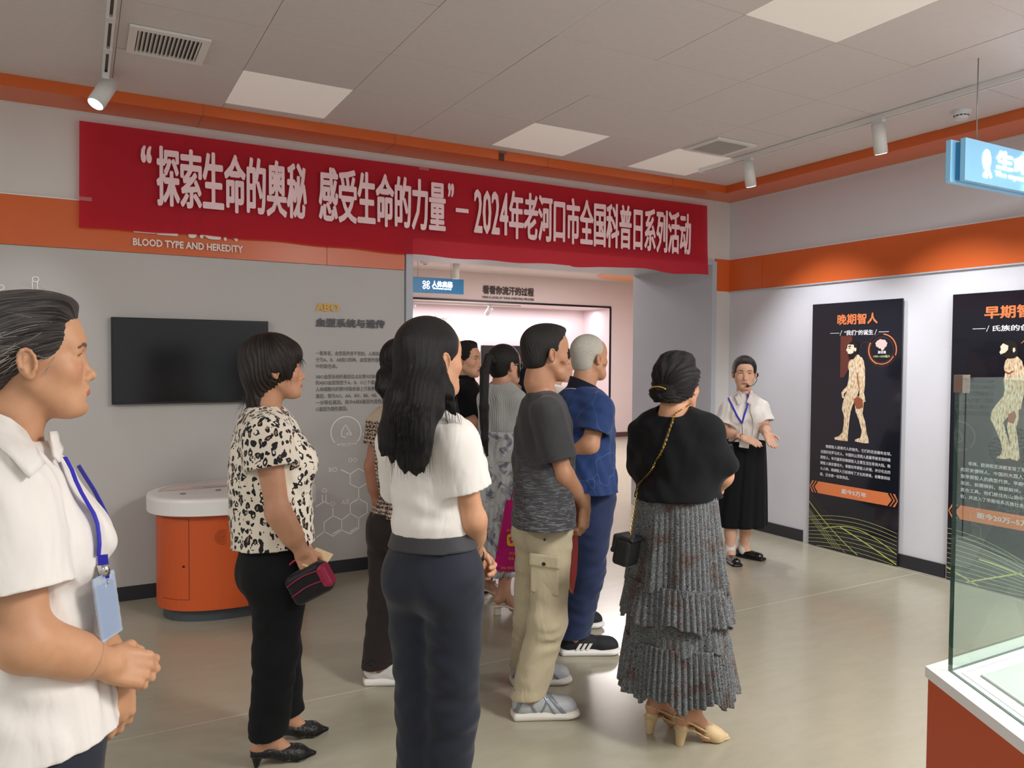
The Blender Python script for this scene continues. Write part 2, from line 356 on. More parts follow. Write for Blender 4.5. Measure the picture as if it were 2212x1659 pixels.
wt = lettering('wall_lettering', '看看你流汗的过程', mat('dark lettering', (62, 50, 50), .5), (5.443, 7.285, 2.66), (1, 0, -.003), (0, 0, 1), 1.05, .155, .035)
tag(wt, 'dark Chinese wall lettering above the niche in the room beyond', 'lettering')
wt = lettering('wall_lettering', 'TAKE A LOOK AT YOUR SWEATING PROCESS', mat('dark lettering small', (52, 42, 42), .5), (5.43, 7.285, 2.585), (1, 0, -.003), (0, 0, 1), 1.07, .04, .03)
tag(wt, 'small dark English line of lettering above the niche', 'lettering')
t = thing('round_lamp', 'glowing white disc lamp on the pink niche wall', 'lamp', (5.33, 8.19, 1.71))
bm = bm_new(); cyl(bm, (0, .0, 0), (0, -.05, 0), .50, n=64); obj('lamp_disc', bm, mat('disc glow', (255, 250, 252), .5, emit=(255, 246, 250), es=1.3), t)
bm = bm_new(); cyl(bm, (0, .008, 0), (0, -.01, 0), .515, n=64); obj('rim', bm, M_white, t)
t = thing('wall_screen', 'black flat screen mounted inside the pink niche', 'screen', (6.31, 8.19, 1.5))
box_o('screen_case', (-.44, -.05, -.27), (.44, .0, .27), M_black, t, .004); box_o('display', (-.425, -.053, -.255), (.425, -.049, .255), mat('screen glass grey', (50, 44, 46), .15), t)
spotN = [(4.25, 7.62, 'small white spotlight in the niche at the opening\'s left jamb'), (5.75, 7.62, 'small white spotlight over the middle of the pink niche')]
trk = thing('lighting_track', 'short white track under the top of the pink niche', 'lighting track', (4.9, 7.62, NZ1)); box_o('rail', (-2.1, -.018, -.03), (1.5, .018, 0), M_white, trk)
for x, y, lb in spotN:
    spotlight((x, y, NZ1-.025), (-.55, .15, -.8), lb, False, L=.17, r=.045)
spotlight((4.37, 6.1, H-.01), (-.05, 0, -1), 'white cylinder spotlight on the ceiling beyond the opening', False, L=.24, r=.055)
t = thing('ceiling_sensor', 'small white sensor on the ceiling beyond the opening', 'sensor', (3.89, 6.2, H)); bm = bm_new(); cyl(bm, (0, 0, 0), (0, 0, -.06), .09, .06, 24); obj('sensor_body', bm, M_tile, t); bm = bm_new(); cyl(bm, (0, 0, -.06), (0, 0, -.066), .03, .03, 16); obj('sensor_eye', bm, M_gap, t)
def icon_clover(bm, o):
    for sx_ in (-1, 1):
        for sz in (-1, 1):
            cx, cz = .235+sx_*.031, .11+sz*.033
            stroke(bm, [(cx+.019*cos(a), cz+.021*sin(a)) for a in np.linspace(0, 2*pi, 14)[:-1]], .011, o, (1, 0, 0), (0, 0, 1), closed=True)
    stroke(bm, [(.21, .11), (.26, .11)], .01, o, (1, 0, 0), (0, 0, 1))
M_blue2 = mat('sign blue deep', (38, 118, 168), .4)
hanging_sign(3.38, 4.219, 5.5, 2.468, 2.687, M_blue2, 'deep blue sign hanging beyond the opening at its left jamb', [('人体奥秘', .325, .085, .33, .09, .03), ('The human mystery', .335, .05, .3, .03, .03)], (3.502, 4.03), icon_clover)
# ---------------------------------------------------------------- banner
def banner_mat():
    m = bpy.data.materials.new('banner cloth'); m.use_nodes = True; nt = m.node_tree; nt.nodes.clear()
    out = nt.nodes.new('ShaderNodeOutputMaterial'); d = nt.nodes.new('ShaderNodeBsdfDiffuse'); tl_ = nt.nodes.new('ShaderNodeBsdfTranslucent'); tr = nt.nodes.new('ShaderNodeBsdfTransparent')
    d.inputs[0].default_value = lin((208, 62, 76))+(1,); tl_.inputs[0].default_value = lin((220, 70, 80))+(1,); tr.inputs[0].default_value = lin((255, 90, 100))+(1,)
    tc = nt.nodes.new('ShaderNodeTexCoord'); mp = nt.nodes.new('ShaderNodeMapping'); mp.inputs['Scale'].default_value = (1.2, 1, 5); n = nt.nodes.new('ShaderNodeTexNoise'); n.inputs['Scale'].default_value = 1.6; n.inputs['Detail'].default_value = 5
    nt.links.new(tc.outputs['Object'], mp.inputs[0]); nt.links.new(mp.outputs[0], n.inputs[0])
    bp = nt.nodes.new('ShaderNodeBump'); bp.inputs['Strength'].default_value = .35; bp.inputs['Distance'].default_value = .03; nt.links.new(n.outputs[0], bp.inputs['Height']); nt.links.new(bp.outputs[0], d.inputs['Normal'])
    a = nt.nodes.new('ShaderNodeMixShader'); a.inputs[0].default_value = .35; b = nt.nodes.new('ShaderNodeMixShader'); b.inputs[0].default_value = .22
    nt.links.new(d.outputs[0], a.inputs[1]); nt.links.new(tl_.outputs[0], a.inputs[2]); nt.links.new(a.outputs[0], b.inputs[1]); nt.links.new(tr.outputs[0], b.inputs[2]); nt.links.new(b.outputs[0], out.inputs[0])
    return m
bn = thing('banner', 'long red cloth banner with pale Chinese characters hung across the back wall', 'banner', (1.7, .35, 2.27))
bm = bm_new(); N_, K_ = 160, 10
g_ = []
for i in range(N_+1):
    u = i/N_; x = -2.46+4.93*u; col_ = []
    for k in range(K_+1):
        v = k/K_; z = .002+.628*v
        zb = (1-v)**3*(.012*sin(u*9)+.010*sin(u*31+1)*(u > .7)+.004*sin(u*60))
        y = (1-v)*(.006*sin(u*17)+.005*sin(u*41+2))+.004*sin(u*13+v*4)-(1-v)*.012
        col_.append(bm.verts.new((x+(.012 if u == 1 else -.008 if u == 0 else 0)*(1-v), y, z+zb)))
    g_.append(col_)
for i in range(N_):
    for k in range(K_): bm.faces.new((g_[i][k], g_[i+1][k], g_[i+1][k+1], g_[i][k+1]))
obj('cloth', bm, banner_mat(), bn, smooth=True)
M_bt = mat('banner lettering', (250, 218, 222), .55, bump=.1, bscale=14, var=.05, vscale=10)
def bl(s, x0, x1, z0=2.437, z1=2.812, b=.044):
    lettering('lettering', s, M_bt, (x0-1.7, -.030, z0-2.27), (1, 0, 0), (0, 0, 1), x1-x0, z1-z0, b, bn, vy=.42)
bl('“', -.437, -.375, 2.69, 2.80); bl('探索生命的奥秘', -.350, .57); bl('感受生命的力量', .65, 1.589); bl('”', 1.605, 1.655, 2.70, 2.805)
bl('—', 1.67, 1.775, 2.598, 2.628, .01); bl('2024', 1.82, 2.115, 2.455, 2.785, .03); bl('年老河口市全国科普日系列活动', 2.12, 3.96)
M_tape = mat('clear tape', (220, 200, 200), .25, alpha=.14)
for x, z in ((-.735, 2.44), (1.42, 2.885), (2.9, 2.895)):
    box_o('tape', (x-1.7-.04, -.026, z-2.27-.010), (x-1.7+.035, -.0252, z-2.27+.012), M_tape, bn)

# small clip hanging on the cornice edge
t = thing('cornice_clip', 'small dark metal clip hanging on the orange cornice above the banner', 'clip', (1.93, .088, 2.99))
box_o('clip_body', (-.018, -.004, -.035), (.018, .004, .02), mat('clip brown', (92, 60, 44), .4, metal=.4), t, .001); bm = bm_new(); cyl(bm, (-.02, -.006, .022), (.035, -.006, .022), .006, n=8); obj('clip_pin', bm, M_gap, t)

# ---------------------------------------------------------------- lettering and graphics on the left of the back wall
M_wlet = mat('raised white lettering', (236, 230, 226), .4)
M_dlet = mat('dark raised lettering', (72, 72, 78), .4)
M_grey = mat('printed grey', (112, 110, 110), .5)
M_line = mat('printed pale line', (246, 244, 242), .5)
M_abo = mat('amber raised lettering', (222, 168, 44), .4)
def wl(s, m, x0, x1, z0, z1, b, label, y=WY-.02, cat='lettering', thick=0):
    o = lettering('wall_lettering', s, m, (x0, y, z0), (1, 0, 0), (0, 0, 1), x1-x0, z1-z0, b)
    if thick:
        md = o.modifiers.new('thick', 'SOLIDIFY'); md.thickness = thick; md.offset = -1
    tag(o, label, cat); return o
wl('BLOOD TYPE AND HEREDITY', M_wlet, -.481, .163, 2.192, 2.238, .03, 'white raised English words on the left orange band', WY-.030)
wl('血型与遗传', M_wlet, -.478, .155, 2.262, 2.43, .035, 'white raised Chinese characters mostly hidden behind the banner\'s lower edge', WY-.030)
P_ = lambda x, y: (lambda q: (q[0], q[2]))(ony(x, y, WY-.013))
a = P_(681, 672); b = P_(732, 656); wl('ABO', M_abo, a[0], b[0], a[1], b[1], .04, 'amber raised letters ABO on the grey wall panel', WY-.022)
a = P_(681, 706); b = P_(831, 686); wl('血型系统与遗传', M_dlet, a[0], b[0], a[1], a[1]+.062, .04, 'dark grey raised Chinese heading below the amber letters', WY-.022)
para = [('一般来说，血型是终身不变的。人类的血型通常', 768, 1.0), ('分为A、B、AB和O四种。血型遗传借助于细胞', 782, 1.0), ('中的染色体。', 796, .27), ('ABO血型系统的基因位点在第9对染色体上，人', 819, 1.0), ('的ABO血型受控于A、B、O三个基因，但每个', 832, 1.0), ('人体细胞内的第9对染色体上只有两个ABO系统', 846, 1.0), ('基因，即为AO、AA、BO、BB、AB、OO中的', 861, 1.0), ('一对等位基因。其中A和B基因为显性基因，', 875, .97), ('O基因为隐性基因。', 889, .40)]
pg = thing('wall_text', 'grey printed paragraph about blood types on the wall panel', 'text', (.64, WY-.0125, 1.1))
for s, y, f in para:
    q = P_(682, y); lettering('text_line', s, M_grey, (q[0]-.64, -.002, q[1]-1.1), (1, 0, 0), (0, 0, 1), .56*f, .032, .012, pg)
mg = thing('molecule_print', 'pale chemical structure and blood group emblem printed on the wall panel', 'wall print', (.7, WY-.0125, .2))
O_ = (-.7, -.002, -.2)
def Z(pts): return [P_(640+x*.1928, 880+y*.1928) for x, y in pts]     # coordinates read off a detail view
bm = bm_new()
def wline(pts, wd=.0078, closed=False): stroke(bm, Z(pts), wd, Vector(O_), (1, 0, 0), (0, 0, 1), closed=closed)
wline([(500, 697), (603, 748), (698, 685), (790, 735), (790, 850), (698, 905), (603, 858), (603, 748)])
wline([(698, 905), (698, 1022), (793, 1075), (793, 1180), (698, 1240), (603, 1190), (603, 1080), (698, 1022)])
wline([(603, 1190), (508, 1260), (508, 1375), (603, 1418), (698, 1355), (698, 1240)])
wline([(508, 1260), (410, 1215), (312, 1285), (312, 1392), (410, 1443), (508, 1375)]); wline([(410, 1215), (410, 1125)]); wline([(312, 1392), (205, 1470)])
wline([(600, 1395), (680, 1345)]); wline([(405, 1418), (490, 1368)]); wline([(215, 1115), (312, 1055), (365, 1083)]); wline([(292, 975), (292, 1060)]); wline([(332, 975), (332, 1060)])
wline([(745, 300), (800, 300)], .008)
cx, cy = P_(640+558*.1928, 880+275*.1928); r_ = .108
stroke(bm, [(cx+r_*cos(a), cy+r_*sin(a)) for a in np.linspace(radians(-42), radians(222), 40)], .008, Vector(O_), (1, 0, 0), (0, 0, 1))
stroke(bm, [(cx-.005+dx*1.15, cy+.005+dz*1.15) for dx, dz in ((.026, -.005), (.018, .012), (0, .04), (-.018, .012), (-.026, -.010), (-.022, -.03), (-.005, -.037), (.004, -.035))], .007, Vector(O_), (1, 0, 0), (0, 0, 1))
stroke(bm, [P_(89, 560+70) if 0 else P_(70, 606), P_(70, 632)], .005, Vector(O_), (1, 0, 0), (0, 0, 1)); stroke(bm, [P_(81, 606), P_(81, 632)], .005, Vector(O_), (1, 0, 0), (0, 0, 1))
obj('print_lines', bm, M_line, mg, kind='stuff')
def wg(s, x, y, h, b=.0, w=None):
    q = P_(x, y); lettering('print_letters', s, M_line, (q[0]-.7, -.003, q[1]-.2), (1, 0, 0), (0, 0, 1), w, h, b, mg)
wg('OO', 640+580*.1928, 880+615*.1928, .030, .01); wg('BO', 640+365*.1928, 880+725*.1928, .032, .0); wg('AB', 640+503*.1928, 880+1090*.1928, .032)
wg('O', 640+288*.1928, 880+960*.1928, .032); wg('O', 640+378*.1928, 880+1108*.1928, .032); wg('AB', 640+553*.1928, 880+316*.1928, .026, .02); wg('BLOOD TYPE AND', 640+455*.1928, 880+428*.1928, .014, .04, .145)
wg('HEREDITY', 640+510*.1928, 880+440*.1928, .006, .04, .07); wg('O', 68.5, 610, .037, .01); wg('O', -6, 627, .034, .01)
wg('S', 640+185*.1928, 880+1500*.1928, .03)

# ---------------------------------------------------------------- wall television
t = thing('television', 'black flat television on the grey back wall above the orange kiosk', 'television', (-.144, WY-.012, 1.22))
box_o('tv_case', (-.462, -.045, 0), (.462, 0, .53), M_black, t, .004)
box_o('screen', (-.452, -.0475, .014), (.452, -.044, .521), mat('tv glass', (26, 26, 29), .16, spec=.5), t)
box_o('bezel', (-.462, -.049, .0), (.462, -.046, .012), mat('tv bezel', (34, 34, 36), .3), t)

# ---------------------------------------------------------------- orange oval kiosk
kx, ky = .04, -.015
t = thing('kiosk', 'orange oval kiosk with white top standing below the television', 'kiosk', (kx, ky, 0))
def oval(bm, a, b, z0, z1, n=72, bev=0, e=2.3):
    pts = [(a*np.sign(cos(q))*abs(cos(q))**(2/e), b*np.sign(sin(q))*abs(sin(q))**(2/e)) for q in np.linspace(0, 2*pi, n+1)[:-1]]
    lo = [bm.verts.new((x, y, z0)) for x, y in pts]
    if bev:
        ring = [lo]; 
        for da, z in ((0, z1-bev), (.3*bev, z1-.3*bev), (bev, z1)): ring.append([bm.verts.new((x*(a-da)/a, y*(b-da)/b, z)) for x, y in pts])
    else: ring = [lo, [bm.verts.new((x, y, z1)) for x, y in pts]]
    bm.faces.new(lo[::-1]); bm.faces.new(ring[-1])
    for p_, q_ in zip(ring, ring[1:]):
        for k in range(n): bm.faces.new((p_[k], p_[(k+1) % n], q_[(k+1) % n], q_[k]))
bm = bm_new(); oval(bm, .40, .25, 0, .08); obj('plinth', bm, mat('kiosk plinth', (74, 78, 84), .4), t)
M_kor = mat('kiosk orange', (205, 88, 38), .42, bump=.02, bscale=120)
bm = bm_new(); oval(bm, .435, .30, .075, .64); obj('body', bm, M_kor, t)
bm = bm_new(); oval(bm, .485, .36, .625, .72, bev=.02); ktop = obj('top', bm, M_white, t)
def opt(a, b, q, z, e=2.3): return Vector((a*np.sign(cos(q))*abs(cos(q))**(2/e), b*np.sign(sin(q))*abs(sin(q))**(2/e), z))
M_dark_or = mat('kiosk seam', (96, 36, 18), .5)
bm = bm_new(); q0, q1 = radians(180+20), radians(180+52); sm = lambda q, z: opt(.4362, .3012, q, z)
tube(bm, [sm(q1, .60), sm(q1, .14)]+[sm(q, .14) for q in np.linspace(q1, q0, 10)], .0011, 5); tube(bm, [sm(q, .60) for q in np.linspace(q1, q0, 10)], .0011, 5); obj('door_seam', bm, M_dark_or, t)
bm = bm_new(); p0 = sm(radians(180+47), .33); cyl(bm, p0, p0+Vector((-.002, -.004, 0)), .006, n=12); obj('lock', bm, M_black, t)
bm = bm_new(); qc = radians(180+78)
for ring_, nh in ((.006, 6), (.015, 14), (.024, 22), (.033, 30), (.042, 38)):
    for k in range(nh):
        a = 2*pi*k/nh; dx = ring_*cos(a); z = .49+ring_*sin(a)
        pc = opt(.4358, .3008, qc, z); pc.x += dx; p2_ = pc+Vector((0, -.0012, 0)); M_ = Matrix.Translation(p2_) @ Matrix.Rotation(pi/2, 4, 'X')
        bmesh.ops.create_circle(bm, cap_ends=True, segments=5, radius=.0022, matrix=M_)
obj('speaker_holes', bm, M_dark_or, t, kind='stuff')
M_graph = mat('kiosk print', (224, 214, 210), .4); M_gline = mat('kiosk print line', (196, 120, 104), .4)
bm = bm_new(); vs = [bm.verts.new(opt(.42, .30, q, .7206)) for q in np.linspace(radians(8), radians(172), 30)]; bm.faces.new(vs); obj('print_field', bm, M_graph, ktop)
bm = bm_new(); tube(bm, [opt(.42, .30, q, .721) for q in np.linspace(radians(8), radians(172), 30)]+[opt(.42, .30, radians(8), .721)], .0015, 4); obj('print_outline', bm, M_gline, ktop)
for k, (x, y) in enumerate(((-.30, -.10), (-.10, -.06), (.02, -.13), (.12, -.03), (.28, -.09))):
    bm = bm_new(); cyl(bm, (x, y, .719), (x, y, .724), .016, n=20); obj('button', bm, mat('button grey', (120, 116, 114), .4), t)
for x, y, l in ((-.12, .12, .22), (.10, .16, .16), (-.02, .08, .3)):
    box_o('print_bar', (x-l/2, y-.006, .7204), (x+l/2, y+.006, .7212), mat('print bar', (150, 142, 144), .5), ktop)

# ---------------------------------------------------------------- posters on the right wall
M_pos = mat('poster black', (26, 27, 36), .14, spec=.55, coat=.3)
M_por = mat('poster orange', (224, 128, 78), .3); M_pwh = mat('poster white', (226, 226, 228), .4); M_pgr = mat('poster line green', (186, 194, 128), .4)
M_pgr2 = mat('poster line dim', (92, 84, 74), .4); M_pbr = mat('poster maroon', (104, 56, 48), .4)
def skin_print():
    m = mat('painted skin', (206, 176, 140), .4); nt = m.node_tree; b = nt.nodes['Principled BSDF']; tc = nt.nodes.new('ShaderNodeTexCoord')
    mp = nt.nodes.new('ShaderNodeMapping'); mp.inputs['Scale'].default_value = (1, 70, 22); n = nt.nodes.new('ShaderNodeTexNoise'); n.inputs['Scale'].default_value = 1.4; n.inputs['Detail'].default_value = 6
    r = nt.nodes.new('ShaderNodeValToRGB'); e = r.color_ramp.elements; e[0].position = .30; e[0].color = lin((158, 98, 66))+(1,); e[1].position = .60; e[1].color = lin((238, 226, 202))+(1,)
    x = e.new(.44); x.color = lin((214, 182, 138))+(1,)
    nt.links.new(tc.outputs['Object'], mp.inputs[0]); nt.links.new(mp.outputs[0], n.inputs[0]); nt.links.new(n.outputs[0], r.inputs[0]); nt.links.new(r.outputs[0], b.inputs['Base Color']); return m
M_skp = skin_print(); M_skd = mat('painted shade', (150, 84, 58), .4); M_skl = mat('painted skin light', (238, 226, 200), .4); M_hair_p = mat('painted hair', (30, 22, 20), .5)
def poster(name, pxl, label, title, sub, rows, date, fig, extras, wdt=.795, tx=(.24, .595), sx=(.305, .56), dx=(.31, .53), rowx=.105):
    X = WX-.033; y0 = onx(pxl[0], pxl[1], X)[1]
    t = thing(name, label, 'poster', (WX-.0225, y0-wdt/2, 0))
    box_o('board', (-.010, -wdt/2, .004), (.003, wdt/2, 1.972), M_pos, t, .002)
    org = Vector((-.0108, wdt/2, 0)); R = Vector((0, -1, 0)); U_ = Vector((0, 0, 1))
    def L(n, s, m, u0, u1, v0, v1, b=.0, lift=.0006): lettering(n, s, m, org+Vector((-lift, 0, 0))+R*u0+U_*v0, R, U_, u1-u0, v1-v0, b, t)
    def zp(x, y):                          # detail-view pixel -> poster coordinates
        q = onx(1700+x*.41, 600+y*.41, X); return (y0-q[1], q[2])
    L('title', title, M_por, tx[0], tx[1], 1.795, 1.88, .03)
    L('subtitle', sub, M_pwh, sx[0], sx[1], 1.712, 1.752, .025)
    bm = bm_new(); s0, s1 = sx
    for a_, b_, c_ in ((s0-.13, s0-.045, 0), (s1+.045, s1+.13, 0)): stroke(bm, [(a_, 1.732), (b_, 1.732)], .004, org, R, U_, .0006)
    for a_ in (s0-.03, s1+.02): stroke(bm, [(a_-.008, 1.712), (a_+.008, 1.752)], .004, org, R, U_, .0006)
    obj('rule', bm, M_pwh, t)
    for k, (s, f, ind) in enumerate(rows):
        v = .812-.0458*k; L('text_line', s, M_pwh, rowx+ind, rowx+ind+f, v, v+.027, .008)
    bm = bm_new(); h = .048; vc = .485
    flat(bm, [(.005, vc), (.03, vc+h), (.768, vc+h), (.791, vc), (.768, vc-h), (.03, vc-h)], org, R, U_, .0006); obj('date_bar', bm, M_por, t)
    bm = bm_new()
    for s_, c_ in ((1, .030), (1, .056), (-1, .766), (-1, .740)):
        stroke(bm, [(c_+.025*s_, vc+h), (c_-.01*s_, vc), (c_+.025*s_, vc-h)], .014, org, R, U_, .0012)
    obj('chevron', bm, M_pos, t)
    L('date', date, M_pwh, dx[0], dx[1], .466, .506, .02, .0012)
    for layer, (nm, polys, m) in enumerate(fig):
        bm = bm_new()
        for p in polys: flat(bm, [zp(*q) for q in p], org, R, U_, .0008+.0003*layer)
        obj(nm, bm, m, t)
    extras(t, org, R, U_, zp, L)
    return t
def clipu(pts, w=.795):
    return [(u, v) for u, v in pts if .002 < u < w-.002 and v > .006]
def waves(t, org, R, U_, arcs, dims, fat):
    bm = bm_new()
    for f in arcs:
        pts = clipu([(u, f(u)) for u in np.linspace(.003, .79, 30)])
        if len(pts) > 2: stroke(bm, pts, .0030, org, R, U_, .0006)
    obj('wave_lines', bm, M_pgr, t, kind='stuff')
    bm = bm_new()
    for f in dims:
        pts = clipu([(u, f(u)) for u in np.linspace(.003, .79, 30)])
        if len(pts) > 2: stroke(bm, pts, .0025, org, R, U_, .0005)
    obj('dim_lines', bm, M_pgr2, t, kind='stuff')
    for f, wd in fat:
        pts = clipu([(u, f(u)) for u in np.linspace(.003, .79, 30)]); bm = bm_new(); stroke(bm, pts, wd, org, R, U_, .0009); obj('wave_band', bm, mat('poster line yellow', (192, 198, 104), .4), t)
def ex1(t, org, R, U_, zp, L):
    bm = bm_new(); flat(bm, [zp(*q) for q in ((283, 307), (345, 307), (332, 470), (298, 525), (280, 525))], org, R, U_, .0004); obj('backdrop', bm, M_pbr, t)
    c = zp(500, 380); rr = .118
    for a0, a1, wd, r2, m, nm in ((-20, 85, .008, 1, M_por, 'ring'), (150, 250, .010, .93, M_por, 'ring'), (-110, -25, .007, .9, M_por, 'ring'), (0, 360, .003, .82, M_pbr, 'ring'), (0, 360, .0025, 1.05, M_pbr, 'ring')):
        bm = bm_new(); stroke(bm, [(c[0]+rr*r2*cos(radians(a)), c[1]+rr*r2*sin(radians(a))) for a in np.linspace(a0, a1, 30)], wd, org, R, U_, .0006); obj(nm, bm, m, t)
    bm = bm_new(); bc = (c[0]-.005, c[1]+.045)
    flat(bm, [(bc[0]+.048*cos(a)*(1+.06*sin(9*a)), bc[1]+.034*sin(a)*(1+.06*cos(7*a))) for a in np.linspace(0, 2*pi, 40)[:-1]], org, R, U_, .0007)
    flat(bm, [(bc[0]-.005, bc[1]-.02), (bc[0]+.03, bc[1]-.03), (bc[0]+.012, bc[1]-.052), (bc[0]+.0, bc[1]-.045)], org, R, U_, .0008); obj('brain_print', bm, mat('brain pink', (232, 190, 186), .4), t)
    L('badge_text', '脑容量', M_pwh, c[0]-.032, c[0]+.035, c[1]-.028, c[1]-.006, .02); L('badge_text', '1400~1600毫升', M_pgr, c[0]-.07, c[0]+.07, c[1]-.058, c[1]-.038, .02)
    bm = bm_new(); stroke(bm, [zp(385, 370), zp(400, 340), zp(430, 340)], .003, org, R, U_, .0007); obj('pointer', bm, M_pbr, t)
    waves(t, org, R, U_, [(lambda u, k=k: .205-.028*k+.085*sin(pi*min(1, max(0, (u+.1)/1.05)))**1.0*(1-.05*k)) for k in range(9)]+[(lambda u, k=k: .30-.02*k-1.02*u+.55*u*u) for k in range(4)],
          [(lambda u, k=k: .44-.03*k-(.95+.02*k)*u+.4*u*u) for k in range(9)], [((lambda u: .36-.98*u+.50*u*u), .006), ((lambda u: .085+.13*sin(pi*u/.8) if u > .12 else -1), .006), ((lambda u: .21-.27*(u-.3)-.1*u*u if u > .3 else -1), .009)])
man1 = [('figure_body', [[(355, 405), (340, 425), (326, 445), (322, 468), (328, 492), (326, 530), (320, 560), (322, 585), (306, 620), (294, 660), (290, 695), (300, 725), (300, 770), (292, 815), (272, 835), (250, 842), (252, 852), (285, 858), (320, 861), (322, 820), (328, 760), (335, 710), (346, 672), (368, 628), (380, 590), (386, 530), (384, 470), (390, 420), (378, 405)]], M_skp),
        ('figure_rear_leg', [[(370, 622), (404, 640), (404, 680), (398, 715), (412, 758), (420, 815), (430, 850), (431, 872), (405, 872), (358, 862), (360, 852), (388, 842), (394, 805), (378, 745), (362, 705), (357, 660)]], M_skp),
        ('figure_far_arm', [[(330, 540), (316, 572), (298, 590), (287, 606), (291, 632), (303, 636), (300, 612), (312, 600), (330, 585)]], M_skp),
        ('figure_arm', [[(372, 412), (396, 420), (406, 440), (412, 480), (412, 560), (406, 605), (415, 650), (402, 660), (380, 650), (382, 605), (374, 560), (370, 500), (364, 440)]], M_skp),
        ('figure_shade', [[(352, 640), (372, 624), (400, 642), (402, 680), (385, 690), (366, 690), (358, 665)], [(374, 500), (380, 560), (386, 600), (382, 600), (374, 560), (368, 500)]], M_skd),
        ('figure_head', [[(334, 347), (320, 355), (319, 370), (312, 382), (320, 390), (322, 400), (345, 402), (360, 385), (368, 365), (355, 345)]], M_skl),
        ('figure_hair', [[(328, 352), (336, 338), (356, 332), (374, 340), (380, 358), (376, 380), (372, 400), (352, 428), (330, 432), (322, 405), (335, 402), (350, 396), (357, 372), (352, 352)]], M_hair_p),
        ('figure_ear', [[(356, 370), (366, 368), (367, 382), (360, 390), (355, 382)]], M_skl),
        ('figure_brow', [[(322, 360), (338, 357), (340, 362), (324, 365)], [(326, 369), (336, 368), (335, 373), (327, 373)]], M_hair_p)]
poster('poster', (1751, 900), 'tall black poster with a walking painted man, nearest the room corner', '晚期智人', '“我们”的诞生',
       [('晚期智人是现代人的祖先，它们的足迹遍布全球。', .575, .05), ('法国的克罗马农人、中国的山顶洞人是最早被发现的晚', .62, 0), ('期智人。年代最早的晚期智人主要生活在非洲大陆。晚', .62, 0), ('期智人脑容量较大，骨骼较早期智人纤细，并分化出四', .62, 0), ('大人种。晚期智人已经拥有了文化和审美，会雕像和绘', .62, 0), ('画，还会做一些装饰品。', .27, 0)],
       '距今5万年', man1, ex1)
def ex2(t, org, R, U_, zp, L):
    bm = bm_new(); stroke(bm, [zp(1235, 345), zp(1252, 330)], .005, org, R, U_, .0007); obj('pointer', bm, M_por, t)
    waves(t, org, R, U_, [(lambda u, k=k: .36-.034*k-(.42-.05*k)*u*u-.03*u) for k in range(11)], [(lambda u, k=k: .12-.02*k-.2*u) for k in range(5)],
          [((lambda u: .19-.10*(u-.25)-.25*(u-.25)**2 if u > .2 else -1), .010), ((lambda u: -.02+.42*(u-.05) if .06 < u < .5 else -1), .009), ((lambda u: .09-.35*u), .009)])
man2 = [('figure_body', [[(1170, 415), (1150, 440), (1143, 475), (1150, 500), (1142, 540), (1148, 590), (1140, 625), (1105, 665), (1080, 700), (1072, 745), (1100, 800), (1125, 860), (1135, 905), (1125, 935), (1105, 942), (1108, 952), (1150, 955), (1180, 950), (1178, 900), (1165, 850), (1150, 800), (1140, 760), (1175, 720), (1215, 690), (1228, 640), (1240, 580), (1245, 500), (1240, 440), (1215, 415)]], M_skp),
        ('figure_rear_leg', [[(1170, 715), (1220, 690), (1222, 740), (1208, 790), (1215, 840), (1222, 900), (1226, 950), (1215, 965), (1180, 955), (1178, 900), (1172, 850), (1160, 790)]], M_skp),
        ('figure_arm', [[(1200, 440), (1235, 435), (1252, 480), (1252, 600), (1240, 650), (1235, 690), (1205, 707), (1182, 690), (1190, 660), (1200, 620), (1205, 560), (1196, 500)]], M_skp),
        ('figure_shade', [[(1148, 490), (1170, 500), (1192, 488), (1192, 497), (1170, 510), (1150, 500)], [(1165, 720), (1200, 700), (1210, 730), (1195, 770), (1165, 760)]], M_skd),
        ('figure_head', [[(1140, 345), (1125, 362), (1128, 380), (1120, 392), (1128, 405), (1160, 415), (1190, 400), (1200, 370), (1180, 340), (1155, 335)]], M_skl),
        ('figure_hair', [[(1140, 345), (1158, 332), (1185, 328), (1212, 342), (1220, 375), (1216, 410), (1195, 425), (1165, 425), (1138, 415), (1128, 402), (1150, 395), (1165, 380), (1168, 358), (1150, 350)]], M_hair_p),
        ('figure_ear', [[(1192, 370), (1203, 368), (1205, 385), (1196, 395), (1190, 385)]], M_skl)]
poster('poster', (2052, 900), 'tall black poster with a stooped painted man, partly behind the glass case', '早期智人', '氏族的创立',
       [('非洲、欧洲和亚洲都发现了早期智人，欧洲', .53, .05), ('的尼安德特人、中国的大荔人、金牛山人', .555, 0), ('是早期智人的典型代表。早期智人的大脑', .555, 0), ('发达，前额倾斜，颌部前突，已经学会', .53, 0), ('复合工具。他们居住在山洞中，并形成', .53, 0), ('俗，并进入了早期母系氏族社会。', .42, 0)],
       '距今20万~5万年', man2, ex2, tx=(.215, .62), sx=(.27, .56), dx=(.20, .58), rowx=.085)

